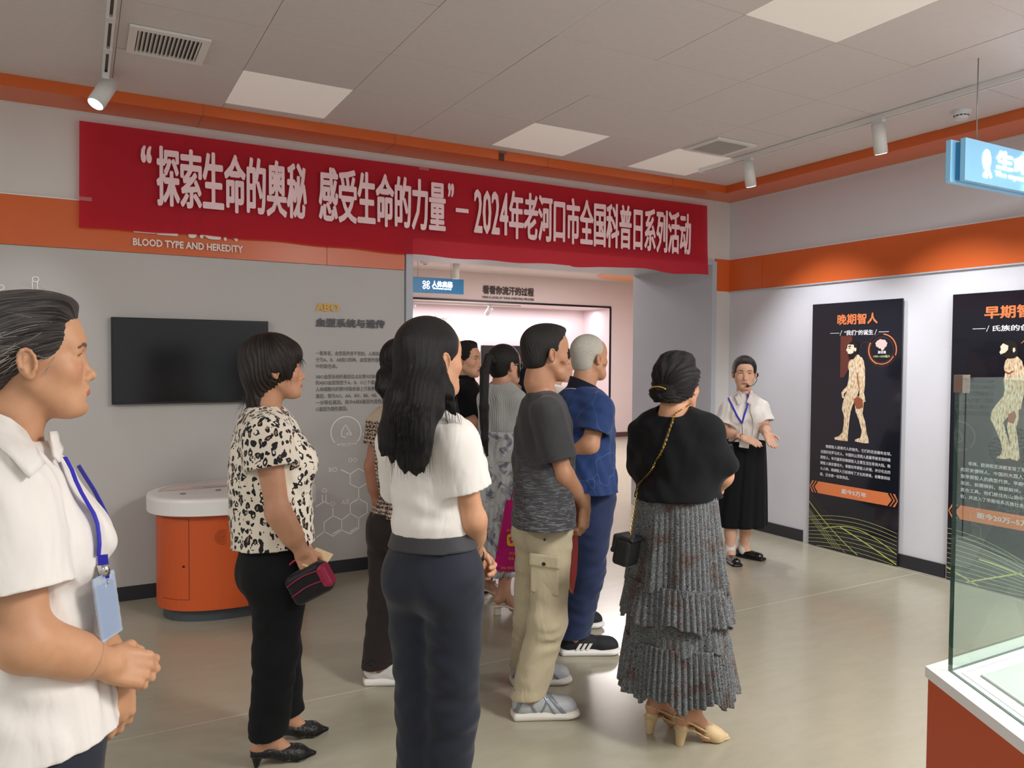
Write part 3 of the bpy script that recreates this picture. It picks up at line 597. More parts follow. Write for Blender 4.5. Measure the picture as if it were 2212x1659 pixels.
# ---------------------------------------------------------------- hexagonal display case
def glass_mat():
    m = bpy.data.materials.new('case glass'); m.use_nodes = True; nt = m.node_tree; nt.nodes.clear(); out = nt.nodes.new('ShaderNodeOutputMaterial')
    tr = nt.nodes.new('ShaderNodeBsdfTransparent'); tr.inputs[0].default_value = (.90, .95, .93, 1); gl = nt.nodes.new('ShaderNodeBsdfGlossy'); gl.inputs[0].default_value = (1, 1, 1, 1); gl.inputs['Roughness'].default_value = .01
    fr = nt.nodes.new('ShaderNodeFresnel'); fr.inputs[0].default_value = 1.5; ml = nt.nodes.new('ShaderNodeMath'); ml.operation = 'MULTIPLY'; ml.inputs[1].default_value = 1.3
    mx = nt.nodes.new('ShaderNodeMixShader'); ge = nt.nodes.new('ShaderNodeNewGeometry'); sb = nt.nodes.new('ShaderNodeMath'); sb.operation = 'SUBTRACT'; sb.inputs[0].default_value = 1.3; sb.use_clamp = False; m13 = nt.nodes.new('ShaderNodeMath'); m13.operation = 'MULTIPLY'; m13.inputs[1].default_value = 1.3; nt.links.new(ge.outputs['Backfacing'], m13.inputs[0]); nt.links.new(m13.outputs[0], sb.inputs[1]); nt.links.new(sb.outputs[0], ml.inputs[1]); nt.links.new(fr.outputs[0], ml.inputs[0]); nt.links.new(ml.outputs[0], mx.inputs[0]); nt.links.new(tr.outputs[0], mx.inputs[1]); nt.links.new(gl.outputs[0], mx.inputs[2]); nt.links.new(mx.outputs[0], out.inputs[0]); return m
M_glass = glass_mat(); M_gedge = mat('glass edge green', (62, 92, 84), .2, spec=.7)
s_ = .85; A = Vector((.777, -3.941)); cxy = A+Vector((s_/2, -s_*.866))
t = thing('display_case', 'hexagonal orange display case with glass sides at the lower right', 'display case', (cxy.x, cxy.y, 0))
hexp = lambda r: [(r*cos(radians(120-60*k)), r*sin(radians(120-60*k))) for k in range(6)]
bm = bm_new(); prism(bm, hexp(s_-.10), 0, .07); obj('plinth', bm, M_base, t)
hp = hexp(s_-.006); 
for k in range(6):
    a = Vector(hp[k]); b = Vector(hp[(k+1) % 6]); n = Vector((-(b-a).y, (b-a).x)).normalized()*-.02; n = -((a+b)/2).normalized()*.02
    bm = bm_new(); prism(bm, [tuple(a), tuple(b), tuple(b+n), tuple(a+n)], .06, .849); obj('side_panel', bm, mat('case orange', (190, 82, 46), .45) if k == 0 else bpy.data.materials['case orange'], t)
bm = bm_new(); prism(bm, hexp(s_), .848, .870); obj('top_slab', bm, M_white, t)
bm = bm_new(); prism(bm, hexp(s_-.10), .870, .874); obj('inner_deck', bm, mat('case deck grey', (188, 194, 190), .5), t)
bm = bm_new(); stroke(bm, hexp(s_-.068), .005, (0, 0, .8712), (1, 0, 0), (0, 1, 0), closed=True); stroke(bm, hexp(s_-.105), .005, (0, 0, .8745), (1, 0, 0), (0, 1, 0), closed=True); obj('reflection_line', bm, M_tile, t)  # white strips painted in as the reflections of the glass base
gp = hexp(s_-.042); gi = hexp(s_-.050)
for k in range(6):
    a, b = gp[k], gp[(k+1) % 6]; c_, d_ = gi[(k+1) % 6], gi[k]
    bm = bm_new(); prism(bm, [a, b, c_, d_], .871, 1.478); o = obj('glass_panel', bm, M_glass, t); o.data.materials.append(M_gedge)
    for pl in o.data.polygons:
        nn = pl.normal
        if abs(nn.z) > .5 or abs(nn.dot(Vector(((a[0]+b[0])/2, (a[1]+b[1])/2, 0)).normalized())) < .6: pl.material_index = 1
    d = Vector(a).normalized(); bm = bm_new(); P0 = Vector((a[0], a[1], 1.462))
    e1 = (Vector(b)-Vector(a)).normalized(); e0 = (Vector(gp[k-1])-Vector(a)).normalized()
    for e in (e1, e0):
        n = Vector((-e.y, e.x)); n = n if n.dot(d) > 0 else -n
        prism(bm, [tuple(Vector(a)+n*.003), tuple(Vector(a)+e*.032+n*.003), tuple(Vector(a)+e*.032-n*.012), tuple(Vector(a)-n*.012)], 1.448, 1.484)
    obj('corner_clip', bm, bpy.data.materials.get('clip metal') or mat('clip metal', (190, 170, 160), .25, metal=.85), t)
a, b = Vector(hp[0]), Vector(hp[5]); mid = a.lerp(b, .33); ez = (b-a).normalized(); outn = ((a+b)/2).normalized(); bm = bm_new()
for ring_, nh in ((.006, 6), (.015, 14), (.024, 22), (.033, 30)):
    for k in range(nh):
        an = 2*pi*k/nh; pc = mid+ez*ring_*cos(an)+outn*.0012; M_ = Matrix.Translation((pc.x, pc.y, .70+ring_*sin(an))) @ Vector((outn.x, outn.y, 0)).to_track_quat('Z', 'Y').to_matrix().to_4x4()
        bmesh.ops.create_circle(bm, cap_ends=True, segments=5, radius=.0022, matrix=M_)
obj('speaker_holes', bm, M_dark_or, t, kind='stuff')
# ---------------------------------------------------------------- sculpting engine: smooth signed-distance solids -> one closed mesh
f32 = np.float32
def V3(*a): return np.array(a if len(a) > 1 else a[0], dtype=f32)
def nz(v): v = np.asarray(v, float); return (v/np.linalg.norm(v)).astype(f32)
def smin(a, b, k):
    if k <= 0: return np.minimum(a, b)
    h = np.maximum(k-np.abs(a-b), 0)/k; return np.minimum(a, b)-h*h*k*.25
class S:
    def __init__(s): s.ops = []
    def add(s, f, c, r, k=.01, mode='u'): s.ops.append((f, None if c is None else V3(c), r, k, mode)); return s
    def ell(s, c, rad, k=.01, R=None, mode='u'):
        c = V3(c); rad = V3(rad); R_ = None if R is None else np.asarray(R, f32)
        def f(P):
            q = P-c
            if R_ is not None: q = q @ R_.T
            k0 = np.linalg.norm(q/rad, axis=-1); k1 = np.linalg.norm(q/(rad*rad), axis=-1)+1e-9
            return k0*(k0-1)/k1
        return s.add(f, c, float(max(rad)), k, mode)
    def sph(s, c, r, k=.01, mode='u'):
        c = V3(c); return s.add(lambda P: np.linalg.norm(P-c, axis=-1)-r, c, r, k, mode)
    def cap(s, a, b, ra, rb=None, k=.01, mode='u', flat=None, end=False):
        """tapered capsule; flat=(axis, factor) squeezes its cross-section along an axis"""
        a = V3(a); b = V3(b); rb = ra if rb is None else rb; ab = b-a; L2 = float(ab@ab)+1e-12; fl = None if flat is None else (nz(flat[0]), flat[1])
        def f(P):
            p = P-a; h = np.clip((p@ab)/L2, 0, 1); q = p-h[..., None]*ab
            if fl is not None:
                n, s_ = fl; dn = q@n; d = np.sqrt(np.maximum((q*q).sum(-1)+dn*dn*(1/(s_*s_)-1), 0))
                return (d-(ra+(rb-ra)*h))*(s_*.5+.5)
            return np.linalg.norm(q, axis=-1)-(ra+(rb-ra)*h)
        return s.add(f, (a+b)/2, math.sqrt(L2)/2+max(ra, rb), k, mode)
    def chain(s, pts, rs, k=.01, **kw):
        for i in range(len(pts)-1): s.cap(pts[i], pts[i+1], rs[i], rs[i+1], k, **kw)
        return s
    def box(s, c, half, rnd, R=None, k=.005, mode='u'):
        c = V3(c); half = V3(half)-rnd; R_ = None if R is None else np.asarray(R, f32)
        def f(P):
            q = P-c
            if R_ is not None: q = q @ R_.T
            q = np.abs(q)-half; return np.linalg.norm(np.maximum(q, 0), axis=-1)+np.minimum(q.max(-1), 0)-rnd
        return s.add(f, c, float(np.linalg.norm(half))+rnd, k, mode)
    def cut(s, p, n, k=.0):                # keep the side n points away from
        p = V3(p); n = nz(n); return s.add(lambda P: (P-p)@n, None, 0, k, 'i')
    def grp(s, child, k=.01, mode='u', c=None, R=None, sc=1.0, r=None):
        """child solid, optionally in its own frame: world = c + sc * local @ R (rows of R are the local axes)"""
        R_ = None if R is None else np.asarray(R, f32); c_ = None if c is None else V3(c)
        bc, br = child.bound()
        if c_ is not None: wc = c_+sc*(bc@R_ if R_ is not None else bc)
        else: wc = bc
        s.ops.append(((child, c_, R_, sc), V3(wc), (r or br)*sc, k, mode)); return s
    def disp(s, f, band=.05): s.ops.append((f, None, band, 0, 'd')); return s
    def bound(s):
        lo = np.full(3, 9e9); hi = -lo
        for f, c, r, k, m in s.ops:
            if m == 'u' and c is not None: lo = np.minimum(lo, c-r); hi = np.maximum(hi, c+r)
        return V3((lo+hi)/2), float(np.linalg.norm(hi-lo)/2)
    def ev(s, P, C, hd):
        d = np.full(P.shape[:2], 1.0, f32)
        for f, c, r, k, m in s.ops:
            if c is None:
                if m == 'd':
                    sel = np.abs(d) < r; d[sel] += f(P[sel])
                else:
                    x = f(P); d = -smin(-d, -x, k)
                continue
            sel = np.linalg.norm(C-c, axis=-1) < r+hd+1.5*k+.02
            if not sel.any(): continue
            if isinstance(f, tuple):
                ch, cc, R_, sc_ = f; p = P[sel]; cen = C[sel]
                if cc is not None:
                    p = (p-cc)/sc_; cen = (cen-cc)/sc_
                    if R_ is not None: p = p@R_.T; cen = cen@R_.T
                x = ch.ev(p.astype(f32), cen.astype(f32), hd/sc_)*sc_
            else: x = f(P[sel]).astype(f32)
            if m == 'u': d[sel] = smin(d[sel], x, k)
            elif m == 's': d[sel] = -smin(-d[sel], x, k)
            elif m == 'i': d[sel] = -smin(-d[sel], -x, k)
        return d
    def at(s, p):
        p = V3(p).reshape(1, 1, 3); return float(s.ev(p, p[:, 0], 2.0)[0, 0])
def netmesh(sd, lo, hi, h, skip=None):
    """surface nets over sparse 8-cell blocks; returns vertices and quads"""
    lo = np.asarray(lo, float); nb = np.ceil((np.asarray(hi, float)-lo)/(8*h)).astype(int)+1; hd = 8*h*.87
    I = np.stack(np.meshgrid(*[np.arange(n) for n in nb], indexing='ij'), -1).reshape(-1, 3)
    C = (lo+(I*8+4)*h).astype(f32); d0 = sd.ev(C[:, None, :], C, hd*1.6)[:, 0]
    keep = np.abs(d0) < hd*1.45+.012; I = I[keep]; C = C[keep]
    off = np.stack(np.meshgrid(*[np.arange(9)]*3, indexing='ij'), -1).reshape(-1, 3)
    DIM = (nb*8+2).astype(np.int64); vk = []; vp = []; qs = []
    cub = np.array([[a, b, c] for a in (0, 1) for b in (0, 1) for c in (0, 1)])
    eds = [(a, b) for a in range(8) for b in range(a+1, 8) if np.abs(cub[a]-cub[b]).sum() == 1]
    def key(ijk): return (ijk[..., 0]*DIM[1]+ijk[..., 1])*DIM[2]+ijk[..., 2]
    for s0 in range(0, len(I), 500):
        Ib = I[s0:s0+500]; base = Ib*8; P = (lo+(base[:, None, :]+off[None])*h).astype(f32)
        D = sd.ev(P, C[s0:s0+500], hd).reshape(-1, 9, 9, 9); ins = D < 0
        cnt = sum(ins[:, a:a+8, b:b+8, c:c+8].astype(np.int8) for a, b, c in cub); act = np.argwhere((cnt > 0) & (cnt < 8))
        if len(act) == 0: continue
        cv = np.stack([D[act[:, 0], act[:, 1]+a, act[:, 2]+b, act[:, 3]+c] for a, b, c in cub], 1)
        pos = np.zeros((len(act), 3)); n = np.zeros(len(act))
        for a, b in eds:
            da, db = cv[:, a], cv[:, b]; sg = (da < 0) != (db < 0); t = np.where(sg, da/np.where(sg, da-db, 1), 0)
            pos += np.where(sg[:, None], cub[a]+t[:, None]*(cub[b]-cub[a]), 0); n += sg
        cell = base[act[:, 0]]+act[:, 1:]; vp.append(lo+(cell+pos/n[:, None])*h); vk.append(key(cell))
        for ax in range(3):
            e = np.zeros(3, int); e[ax] = 1; a = ins[:, :8, :8, :8]; b = ins[:, e[0]:8+e[0], e[1]:8+e[1], e[2]:8+e[2]]
            w_ = np.argwhere(a != b)
            if len(w_) == 0: continue
            g = base[w_[:, 0]]+w_[:, 1:]; e1 = np.zeros(3, int); e1[(ax+1) % 3] = 1; e2 = np.zeros(3, int); e2[(ax+2) % 3] = 1
            q = np.stack([key(g), key(g-e1), key(g-e1-e2), key(g-e2)], 1); fl = a[w_[:, 0], w_[:, 1], w_[:, 2], w_[:, 3]]
            q[~fl] = q[~fl][:, ::-1]; ok = (g > 0).all(1); qs.append(q[ok])
    if not vp: return np.zeros((0, 3)), np.zeros((0, 4), int)
    vp = np.concatenate(vp); vk = np.concatenate(vk); o = np.argsort(vk); vk = vk[o]; vp = vp[o]; q = np.concatenate(qs)
    ix = np.searchsorted(vk, q); ix[ix >= len(vk)] = 0; good = (vk[ix] == q).all(1); q = ix[good][:, ::-1]
    if skip is not None:
        cen = vp[q].mean(1); q = q[~skip(cen)]
    used = np.unique(q); mp_ = np.full(len(vp), -1); mp_[used] = np.arange(len(used))
    return vp[used], mp_[q]
def mk(name, V, Q, m, parent, colf=None, org=(0, 0, 0), attr=None, label=None):
    me = bpy.data.meshes.new(name); n = len(V); k = len(Q); V = np.asarray(V)
    me.vertices.add(n); me.vertices.foreach_set('co', (V-np.asarray(org)).astype(f32).ravel())
    me.loops.add(k*4); me.loops.foreach_set('vertex_index', Q.ravel().astype(np.int32)); me.polygons.add(k)
    me.polygons.foreach_set('loop_start', np.arange(0, k*4, 4, dtype=np.int32))
    try: me.polygons.foreach_set('loop_total', np.full(k, 4, dtype=np.int32))
    except Exception: pass
    me.polygons.foreach_set('use_smooth', np.ones(k, bool)); me.update(calc_edges=True)
    for mm in (m if isinstance(m, (list, tuple)) else [m]): me.materials.append(mm)
    if colf is not None:
        a = me.color_attributes.new('Col', 'FLOAT_COLOR', 'POINT'); c = np.ones((n, 4), f32); c[:, :3] = colf(V); a.data.foreach_set('color', c.ravel())
    if attr is not None:
        a = me.attributes.new('flow', 'FLOAT_VECTOR', 'POINT'); a.data.foreach_set('vector', attr(V).astype(f32).ravel())
    o = bpy.data.objects.new(name, me); COL.objects.link(o); 
    if parent: o.parent = parent
    if label: o['label'] = label
    return o
def solid(name, sd, h, m, parent, org, lo=None, hi=None, fine=None, skip=None, **kw):
    """mesh a solid; fine = [(centre, radius, h)] remeshes those balls more finely"""
    c, r = sd.bound(); lo = c-r if lo is None else lo; hi = c+r if hi is None else hi
    bl = np.full(3, 9e9); bh = -bl
    for f, cc, rr, k, m_ in sd.ops:
        if m_ == 'u' and cc is not None: bl = np.minimum(bl, cc-rr-.03); bh = np.maximum(bh, cc+rr+.03)
    lo = np.maximum(lo, bl); hi = np.minimum(hi, bh)
    fine = fine or []
    def sk(cn):
        x = np.zeros(len(cn), bool)
        for fc, fr, fh in fine: x |= np.linalg.norm(cn-np.asarray(fc), axis=1) < fr-1.2*h
        if skip is not None: x |= skip(cn)
        return x
    V, Q = netmesh(sd, lo, hi, h, sk if (fine or skip is not None) else None)
    for fc, fr, fh in fine:
        fc = np.asarray(fc, float); v2, q2 = netmesh(sd, fc-fr, fc+fr, fh, lambda cn: np.linalg.norm(cn-fc, axis=1) > fr)
        Q = np.concatenate([Q, q2+len(V)]); V = np.concatenate([V, v2])
    return mk(name, V, Q, m, parent, org=org, **kw)

# ---- cloth and skin materials
def skin_mat(name, sss=.06):
    m = mat(name, (220, 180, 150), .48, spec=.4, sss=sss); nt = m.node_tree; b = nt.nodes['Principled BSDF']
    a = nt.nodes.new('ShaderNodeAttribute'); a.attribute_name = 'Col'
    tc = nt.nodes.new('ShaderNodeTexCoord'); n = nt.nodes.new('ShaderNodeTexNoise'); n.inputs['Scale'].default_value = 30; n.inputs['Detail'].default_value = 5
    mx = nt.nodes.new('ShaderNodeMix'); mx.data_type = 'RGBA'; mx.blend_type = 'MULTIPLY'; mx.inputs[0].default_value = .35
    r = nt.nodes.new('ShaderNodeValToRGB'); r.color_ramp.elements[0].position = .3; r.color_ramp.elements[0].color = (.78, .66, .62, 1); r.color_ramp.elements[1].position = .65; r.color_ramp.elements[1].color = (1, 1, 1, 1)
    nt.links.new(tc.outputs['Object'], n.inputs['Vector']); nt.links.new(n.outputs[0], r.inputs[0]); nt.links.new(a.outputs['Color'], mx.inputs[6]); nt.links.new(r.outputs[0], mx.inputs[7]); nt.links.new(mx.outputs[2], b.inputs['Base Color'])
    n2 = nt.nodes.new('ShaderNodeTexNoise'); n2.inputs['Scale'].default_value = 400; nt.links.new(tc.outputs['Object'], n2.inputs['Vector'])
    bp = nt.nodes.new('ShaderNodeBump'); bp.inputs['Strength'].default_value = .12; bp.inputs['Distance'].default_value = .002; nt.links.new(n2.outputs[0], bp.inputs['Height']); nt.links.new(bp.outputs[0], b.inputs['Normal'])
    return m
def hair_mat(name, rgb, rgb2, ku=26, kv=2.0, rough=.34, strength=.9, spec=.5):
    m = mat(name, rgb, rough, spec=spec); nt = m.node_tree; b = nt.nodes['Principled BSDF']
    a = nt.nodes.new('ShaderNodeAttribute'); a.attribute_name = 'flow'; mp = nt.nodes.new('ShaderNodeMapping'); mp.inputs['Scale'].default_value = (ku, ku, kv)
    n = nt.nodes.new('ShaderNodeTexNoise'); n.inputs['Scale'].default_value = 1; n.inputs['Detail'].default_value = 6; n.inputs['Roughness'].default_value = .7
    nt.links.new(a.outputs['Vector'], mp.inputs[0]); nt.links.new(mp.outputs[0], n.inputs['Vector'])
    r = nt.nodes.new('ShaderNodeValToRGB'); r.color_ramp.elements[0].position = .42; r.color_ramp.elements[0].color = lin(rgb)+(1,); r.color_ramp.elements[1].position = .72; r.color_ramp.elements[1].color = lin(rgb2)+(1,)
    nt.links.new(n.outputs[0], r.inputs[0]); nt.links.new(r.outputs[0], b.inputs['Base Color'])
    bp = nt.nodes.new('ShaderNodeBump'); bp.inputs['Strength'].default_value = strength; bp.inputs['Distance'].default_value = .006; nt.links.new(n.outputs[0], bp.inputs['Height']); nt.links.new(bp.outputs[0], b.inputs['Normal'])
    b.inputs['Anisotropic'].default_value = .4
    return m
def cloth_mat(name, rgb, rough=.8, weave=.25, wscale=900, crease=.3, cscale=9, sheen=.15, ramp=None, stretch=(1, 1, .4)):
    m = mat(name, rgb, rough, spec=.25, sheen=sheen); nt = m.node_tree; b = nt.nodes['Principled BSDF']; tc = nt.nodes.new('ShaderNodeTexCoord')
    n = nt.nodes.new('ShaderNodeTexNoise'); n.inputs['Scale'].default_value = wscale
    mp = nt.nodes.new('ShaderNodeMapping'); mp.inputs['Scale'].default_value = stretch; c = nt.nodes.new('ShaderNodeTexNoise'); c.inputs['Scale'].default_value = cscale; c.inputs['Detail'].default_value = 3; c.inputs['Distortion'].default_value = .6
    nt.links.new(tc.outputs['Object'], n.inputs['Vector']); nt.links.new(tc.outputs['Object'], mp.inputs[0]); nt.links.new(mp.outputs[0], c.inputs['Vector'])
    b1 = nt.nodes.new('ShaderNodeBump'); b1.inputs['Strength'].default_value = weave; b1.inputs['Distance'].default_value = .001
    b2 = nt.nodes.new('ShaderNodeBump'); b2.inputs['Strength'].default_value = crease; b2.inputs['Distance'].default_value = .02
    nt.links.new(c.outputs[0], b2.inputs['Height']); nt.links.new(n.outputs[0], b1.inputs['Height']); nt.links.new(b2.outputs[0], b1.inputs['Normal']); nt.links.new(b1.outputs[0], b.inputs['Normal'])
    m['tc'] = tc.name
    return m
def folds(dirs, amp, seed=0):
    """smooth drape folds: warped sine ridges running along the given directions"""
    rs = np.random.RandomState(seed); L = []
    for d, wl in dirs:
        d = nz(d); o = nz(np.cross(d, (.31, .52, .8))); L.append((d, o, 2*pi/wl, rs.rand()*6, rs.rand()*6, rs.uniform(.6, 1.2)))
    def f(P):
        r = 0
        for d, o, k, p1, p2, a in L:
            x = P@d; y = P@o; r = r+a*np.sin(k*x+p1+1.6*np.sin(k*.37*y+p2)+.8*np.sin(k*.21*x+p2))*(.55+.45*np.sin(k*.29*y+p1*2))
        return (r*amp/len(L)**.5).astype(f32)
    return f

# ---- the head, modelled once in its own frame: x = its left, y = forward, z = up, origin between the ears at eye level
def head_sdf(male=0.0, old=0.0, fine=True):
    s = S(); w_ = 1+.04*male
    s.ell((0, -.014, .034), (.0735*w_, .090, .080), .02)
    s.ell((0, .030, -.016), (.0615*w_, .054, .084), .03)
    s.ell((0, .030, -.062), (.048*w_, .046, .046), .03)
    s.cap((-.016-.006*male, .056, -.090), (.016+.006*male, .056, -.090), .019+.003*male, k=.03)
    s.sph((0, .0765, -.0975), .0145+.002*male, .022)
    for q in (-1, 1):
        s.ell((q*.040, .050, -.024), (.024, .026, .021), .022)
        s.cap((q*.050*w_, .002, -.050), (q*.022, .058, -.092), .015+.002*male, .013, .03)
        s.cap((q*.010, .0775, .024), (q*.040, .064, .022), .0085+.0015*male, .008, .016)
    s.ell((0, .050, .043), (.050, .033, .040), .03)
    for q in (-1, 1): s.ell((q*.0315, .0835, .0015), (.0165, .0125, .0095), .012, mode='s')
    # nose
    s.cap((0, .077, .004), (0, .0945+.0015*male, -.031), .0066, .0080+.0005*male, .012); s.sph((0, .0985+.002*male, -.0365), .0092+.0018*male, .008)
    for q in (-1, 1): s.sph((q*.0115, .0885, -.0425), .0068, .007); s.cap((q*.0052, .094, -.0475), (q*.0062, .089, -.046), .0026, k=.003, mode='s')
    s.cap((0, .078, -.050), (0, .079, -.062), .0125, .0135, .012)
    # lips
    s.ell((0, .074, -.068), (.026, .019, .018), .012)
    s.cap((-.007, .0885, -.0640), (.007, .0885, -.0640), .0044, k=.005); s.cap((-.016, .0835, -.066), (.016, .0835, -.066), .0042, k=.006)
    s.cap((-.010, .0865, -.0730), (.010, .0865, -.0730), .0052, k=.006)
    s.cap((-.021, .0845, -.0685), (0, .0945, -.0680), .0011, k=.003, mode='s'); s.cap((.021, .0845, -.0685), (0, .0945, -.0680), .0011, k=.003, mode='s')
    s.cap((-.012, .0925, -.0825), (.012, .0925, -.0825), .0048, k=.010, mode='s')
    # eyes: ball, lids
    for q in (-1, 1):
        e = (q*.0315, .0655, .0015); s.sph(e, .0122, .0015)
        def arc(dz, lift, out=.0): return [(q*(.0315+x), .0655+math.sqrt(max(.0137**2-x*x*.72, 1e-6))-.0005+out, .0015+dz+lift*(1-(x/.0145)**2)) for x in (-.0145, -.010, -.004, .002, .008, .0145)]
        u = arc(.0004, .0054); l = arc(-.0014, -.0042); s.chain(u, [.0019]*6, .003); s.chain(l, [.0016]*6, .003)
        s.chain([(a, b-.0035, c+.0065) for a, b, c in u], [.0048]*6, .006)
        s.chain([(a, b-.0045, c-.0060) for a, b, c in l], [.0045]*6, .007)
    # ears
    for q in (-1, 1):
        er = S(); er.ell((q*.0755, -.010, -.010), (.0080, .0145, .0245), .004); er.ell((q*.0765, -.005, -.030), (.0060, .0085, .010), .006)
        rim = [(q*(.0805+.003*abs(cos(a))), -.010+.0135*cos(a)-.002*sin(a), -.008+.0230*sin(a)) for a in np.linspace(radians(-60), radians(205), 10)]
        er.ell((q*.0865, -.007, -.012), (.0075, .0090, .0155), .004, mode='s'); er.chain(rim, [.0030]*10, .003)
        er.cap((q*.081, -.015, -.019), (q*.081, -.014, .000), .0026, .0020, .004); er.sph((q*.0785, .0035, -.014), .0042, .004)
        R_ = np.array([[cos(q*.14), sin(q*.14), 0], [-sin(q*.14), cos(q*.14), 0], [0, 0, 1]])
        c0 = V3(q*.070, .0, -.01); s.grp(er, .006, c=c0-c0@R_, R=R_)
    # neck stub
    s.cap((0, -.020, -.045), (0, -.040, -.130), .046+.006*male, .047+.007*male, .022)
    if old:
        for q in (-1, 1):
            s.cap((q*.020, .080, -.045), (q*.032, .066, -.068), .0014, k=.004, mode='s'); s.ell((q*.060, .044, -.056), (.008, .012, .016), .014, mode='s')
            s.cap((q*.022, .030, -.105), (q*.024, .0, -.150), .006, k=.010)
    return s
HEADS = {}
def getH(male, old):
    if (male, old) not in HEADS: HEADS[(male, old)] = head_sdf(male, old)
    return HEADS[(male, old)]
def face_paint(L, base, col, lips=(176, 92, 84), brow=(48, 36, 32), thick=.0032):
    """colours a head's points L (head frame) over col"""
    def mixc(c, m, w_): return c*(1-w_[:, None])+np.asarray(lin(m), f32)*w_[:, None]
    x, y, z = L[:, 0], L[:, 1], L[:, 2]; ax = np.abs(x); front = y > .05
    def blob(cx, cy, cz, rx, ry, rz, soft=.35):
        d = np.sqrt(((ax-cx)/rx)**2+((y-cy)/ry)**2+((z-cz)/rz)**2); return np.clip((1-d)/soft+.5, 0, 1)
    col = mixc(col, tuple(min(255, c*f) for c, f in zip(base, (1.02, .86, .82))), 0.28*blob(.042, .06, -.026, .026, .03, .02, .8))
    lp = front*np.clip(1-np.maximum(np.abs(z+.0685-.0012*np.cos(ax*180))-.0068*np.sqrt(np.clip(1-(ax/.0225)**2, 0, 1)), 0)/.0016, 0, 1)*(ax < .0225)*(y > .079)
    col = mixc(col, lips, .85*lp)
    zb = .0195+.004*np.sin(np.clip((ax-.014)/.034, 0, 1)*pi)-.002*(ax > .04); wb = thick*(1-.5*np.clip((ax-.03)/.02, 0, 1))
    br = front*(ax > .013)*(ax < .049)*np.clip(1-(np.abs(z-zb)-wb)/.0014, 0, 1); col = mixc(col, brow, .8*br)
    # eye: white, iris, lash line
    dx = ax-.0315; zt = .0015+.0004+.0054*(1-(dx/.0145)**2)-.0016; zl = .0015-.0014-.0042*(1-(dx/.0145)**2)+.0014
    r_ = np.sqrt((ax-.0315)**2+(y-.0655)**2+(z-.0015)**2); ball = front*(np.abs(dx) < .0135)*(z < zt)*(z > zl)*(r_ < .0131)
    col = mixc(col, (214, 206, 200), ball*1.0); ir = ball*(np.hypot(dx, z-.0020) < .0060); col = mixc(col, (38, 24, 18), ir*1.0)
    lash = front*(np.abs(dx) < .0158)*np.clip(1-(np.abs(z-(.0015+.0058*(1-(dx/.0150)**2)))-.0012)/.0010, 0, 1)*(y > .066); col = mixc(col, (30, 22, 20), .85*lash)
    col = mixc(col, tuple(c*.5 for c in base), .8*blob(.0058, .0915, -.0478, .004, .006, .0028, .5))
    return col

# ---- hands: x = across the palm towards the thumb, y = towards the fingertips, z = out of the back of the hand; origin at the wrist
def hand_sdf(curl=.5, thumb=.5, spread=.06, side=1):
    s = S(); s.cap((0, -.035, 0), (0, .004, 0), .0245, .025, .012, flat=((0, 0, 1), .72))
    s.box((.001, .042, 0), (.0365, .040, .0130), .0125, k=.014); s.cap((.022, .018, -.006), (.030, .045, -.008), .016, .011, .012)
    s.ell((-.020, .035, -.006), (.015, .032, .012), .01)
    fx = (.0285, .0095, -.0098, -.0275); fl = (.070, .078, .072, .056); fr = (.0085, .0088, .0083, .0074); by = (.080, .085, .081, .073)
    cs = curl if isinstance(curl, (list, tuple)) else (curl,)*4
    for x, L, r, y, c in zip(fx, fl, fr, by, cs):
        p = np.array([x, y, .001]); d = x*spread*12; a = 0; pts = [p-np.array([0, .026, .001]), p]
        for seg, ca in ((.45, .75), (.30, 1.15), (.25, .65)):
            a += c*ca; p = p+L*seg*np.array([sin(d)*cos(a), cos(d)*cos(a), -sin(a)]); pts.append(p)
        s.chain(pts, [r*1.2, r*1.14, r, r*.92, r*.78], .007)
    t0 = np.array([.026, .014, -.006]); t1 = t0+.040*np.array([sin(.85-.45*thumb), cos(.85-.45*thumb), -.28-.3*thumb]); t2 = t1+.031*np.array([sin(.5-.9*thumb), cos(.5-.9*thumb), -.30-.35*thumb]); t3 = t2+.024*np.array([sin(.2-1.1*thumb), cos(.2-1.1*thumb), -.25-.35*thumb])
    s.chain([t0, t1, t2, t3], [.0150, .0115, .0100, .0078], .007)
    return s
HANDS = {}
def getHand(*a):
    if a not in HANDS: HANDS[a] = hand_sdf(*a)
    return HANDS[a]
def frame(y, z):
    """rows x, y, z of a right-handed frame whose y axis is exact"""
    y = nz(y); z = np.asarray(z, float); z = nz(z-y*(z@y)); return np.stack([nz(np.cross(y, z)), y, z])
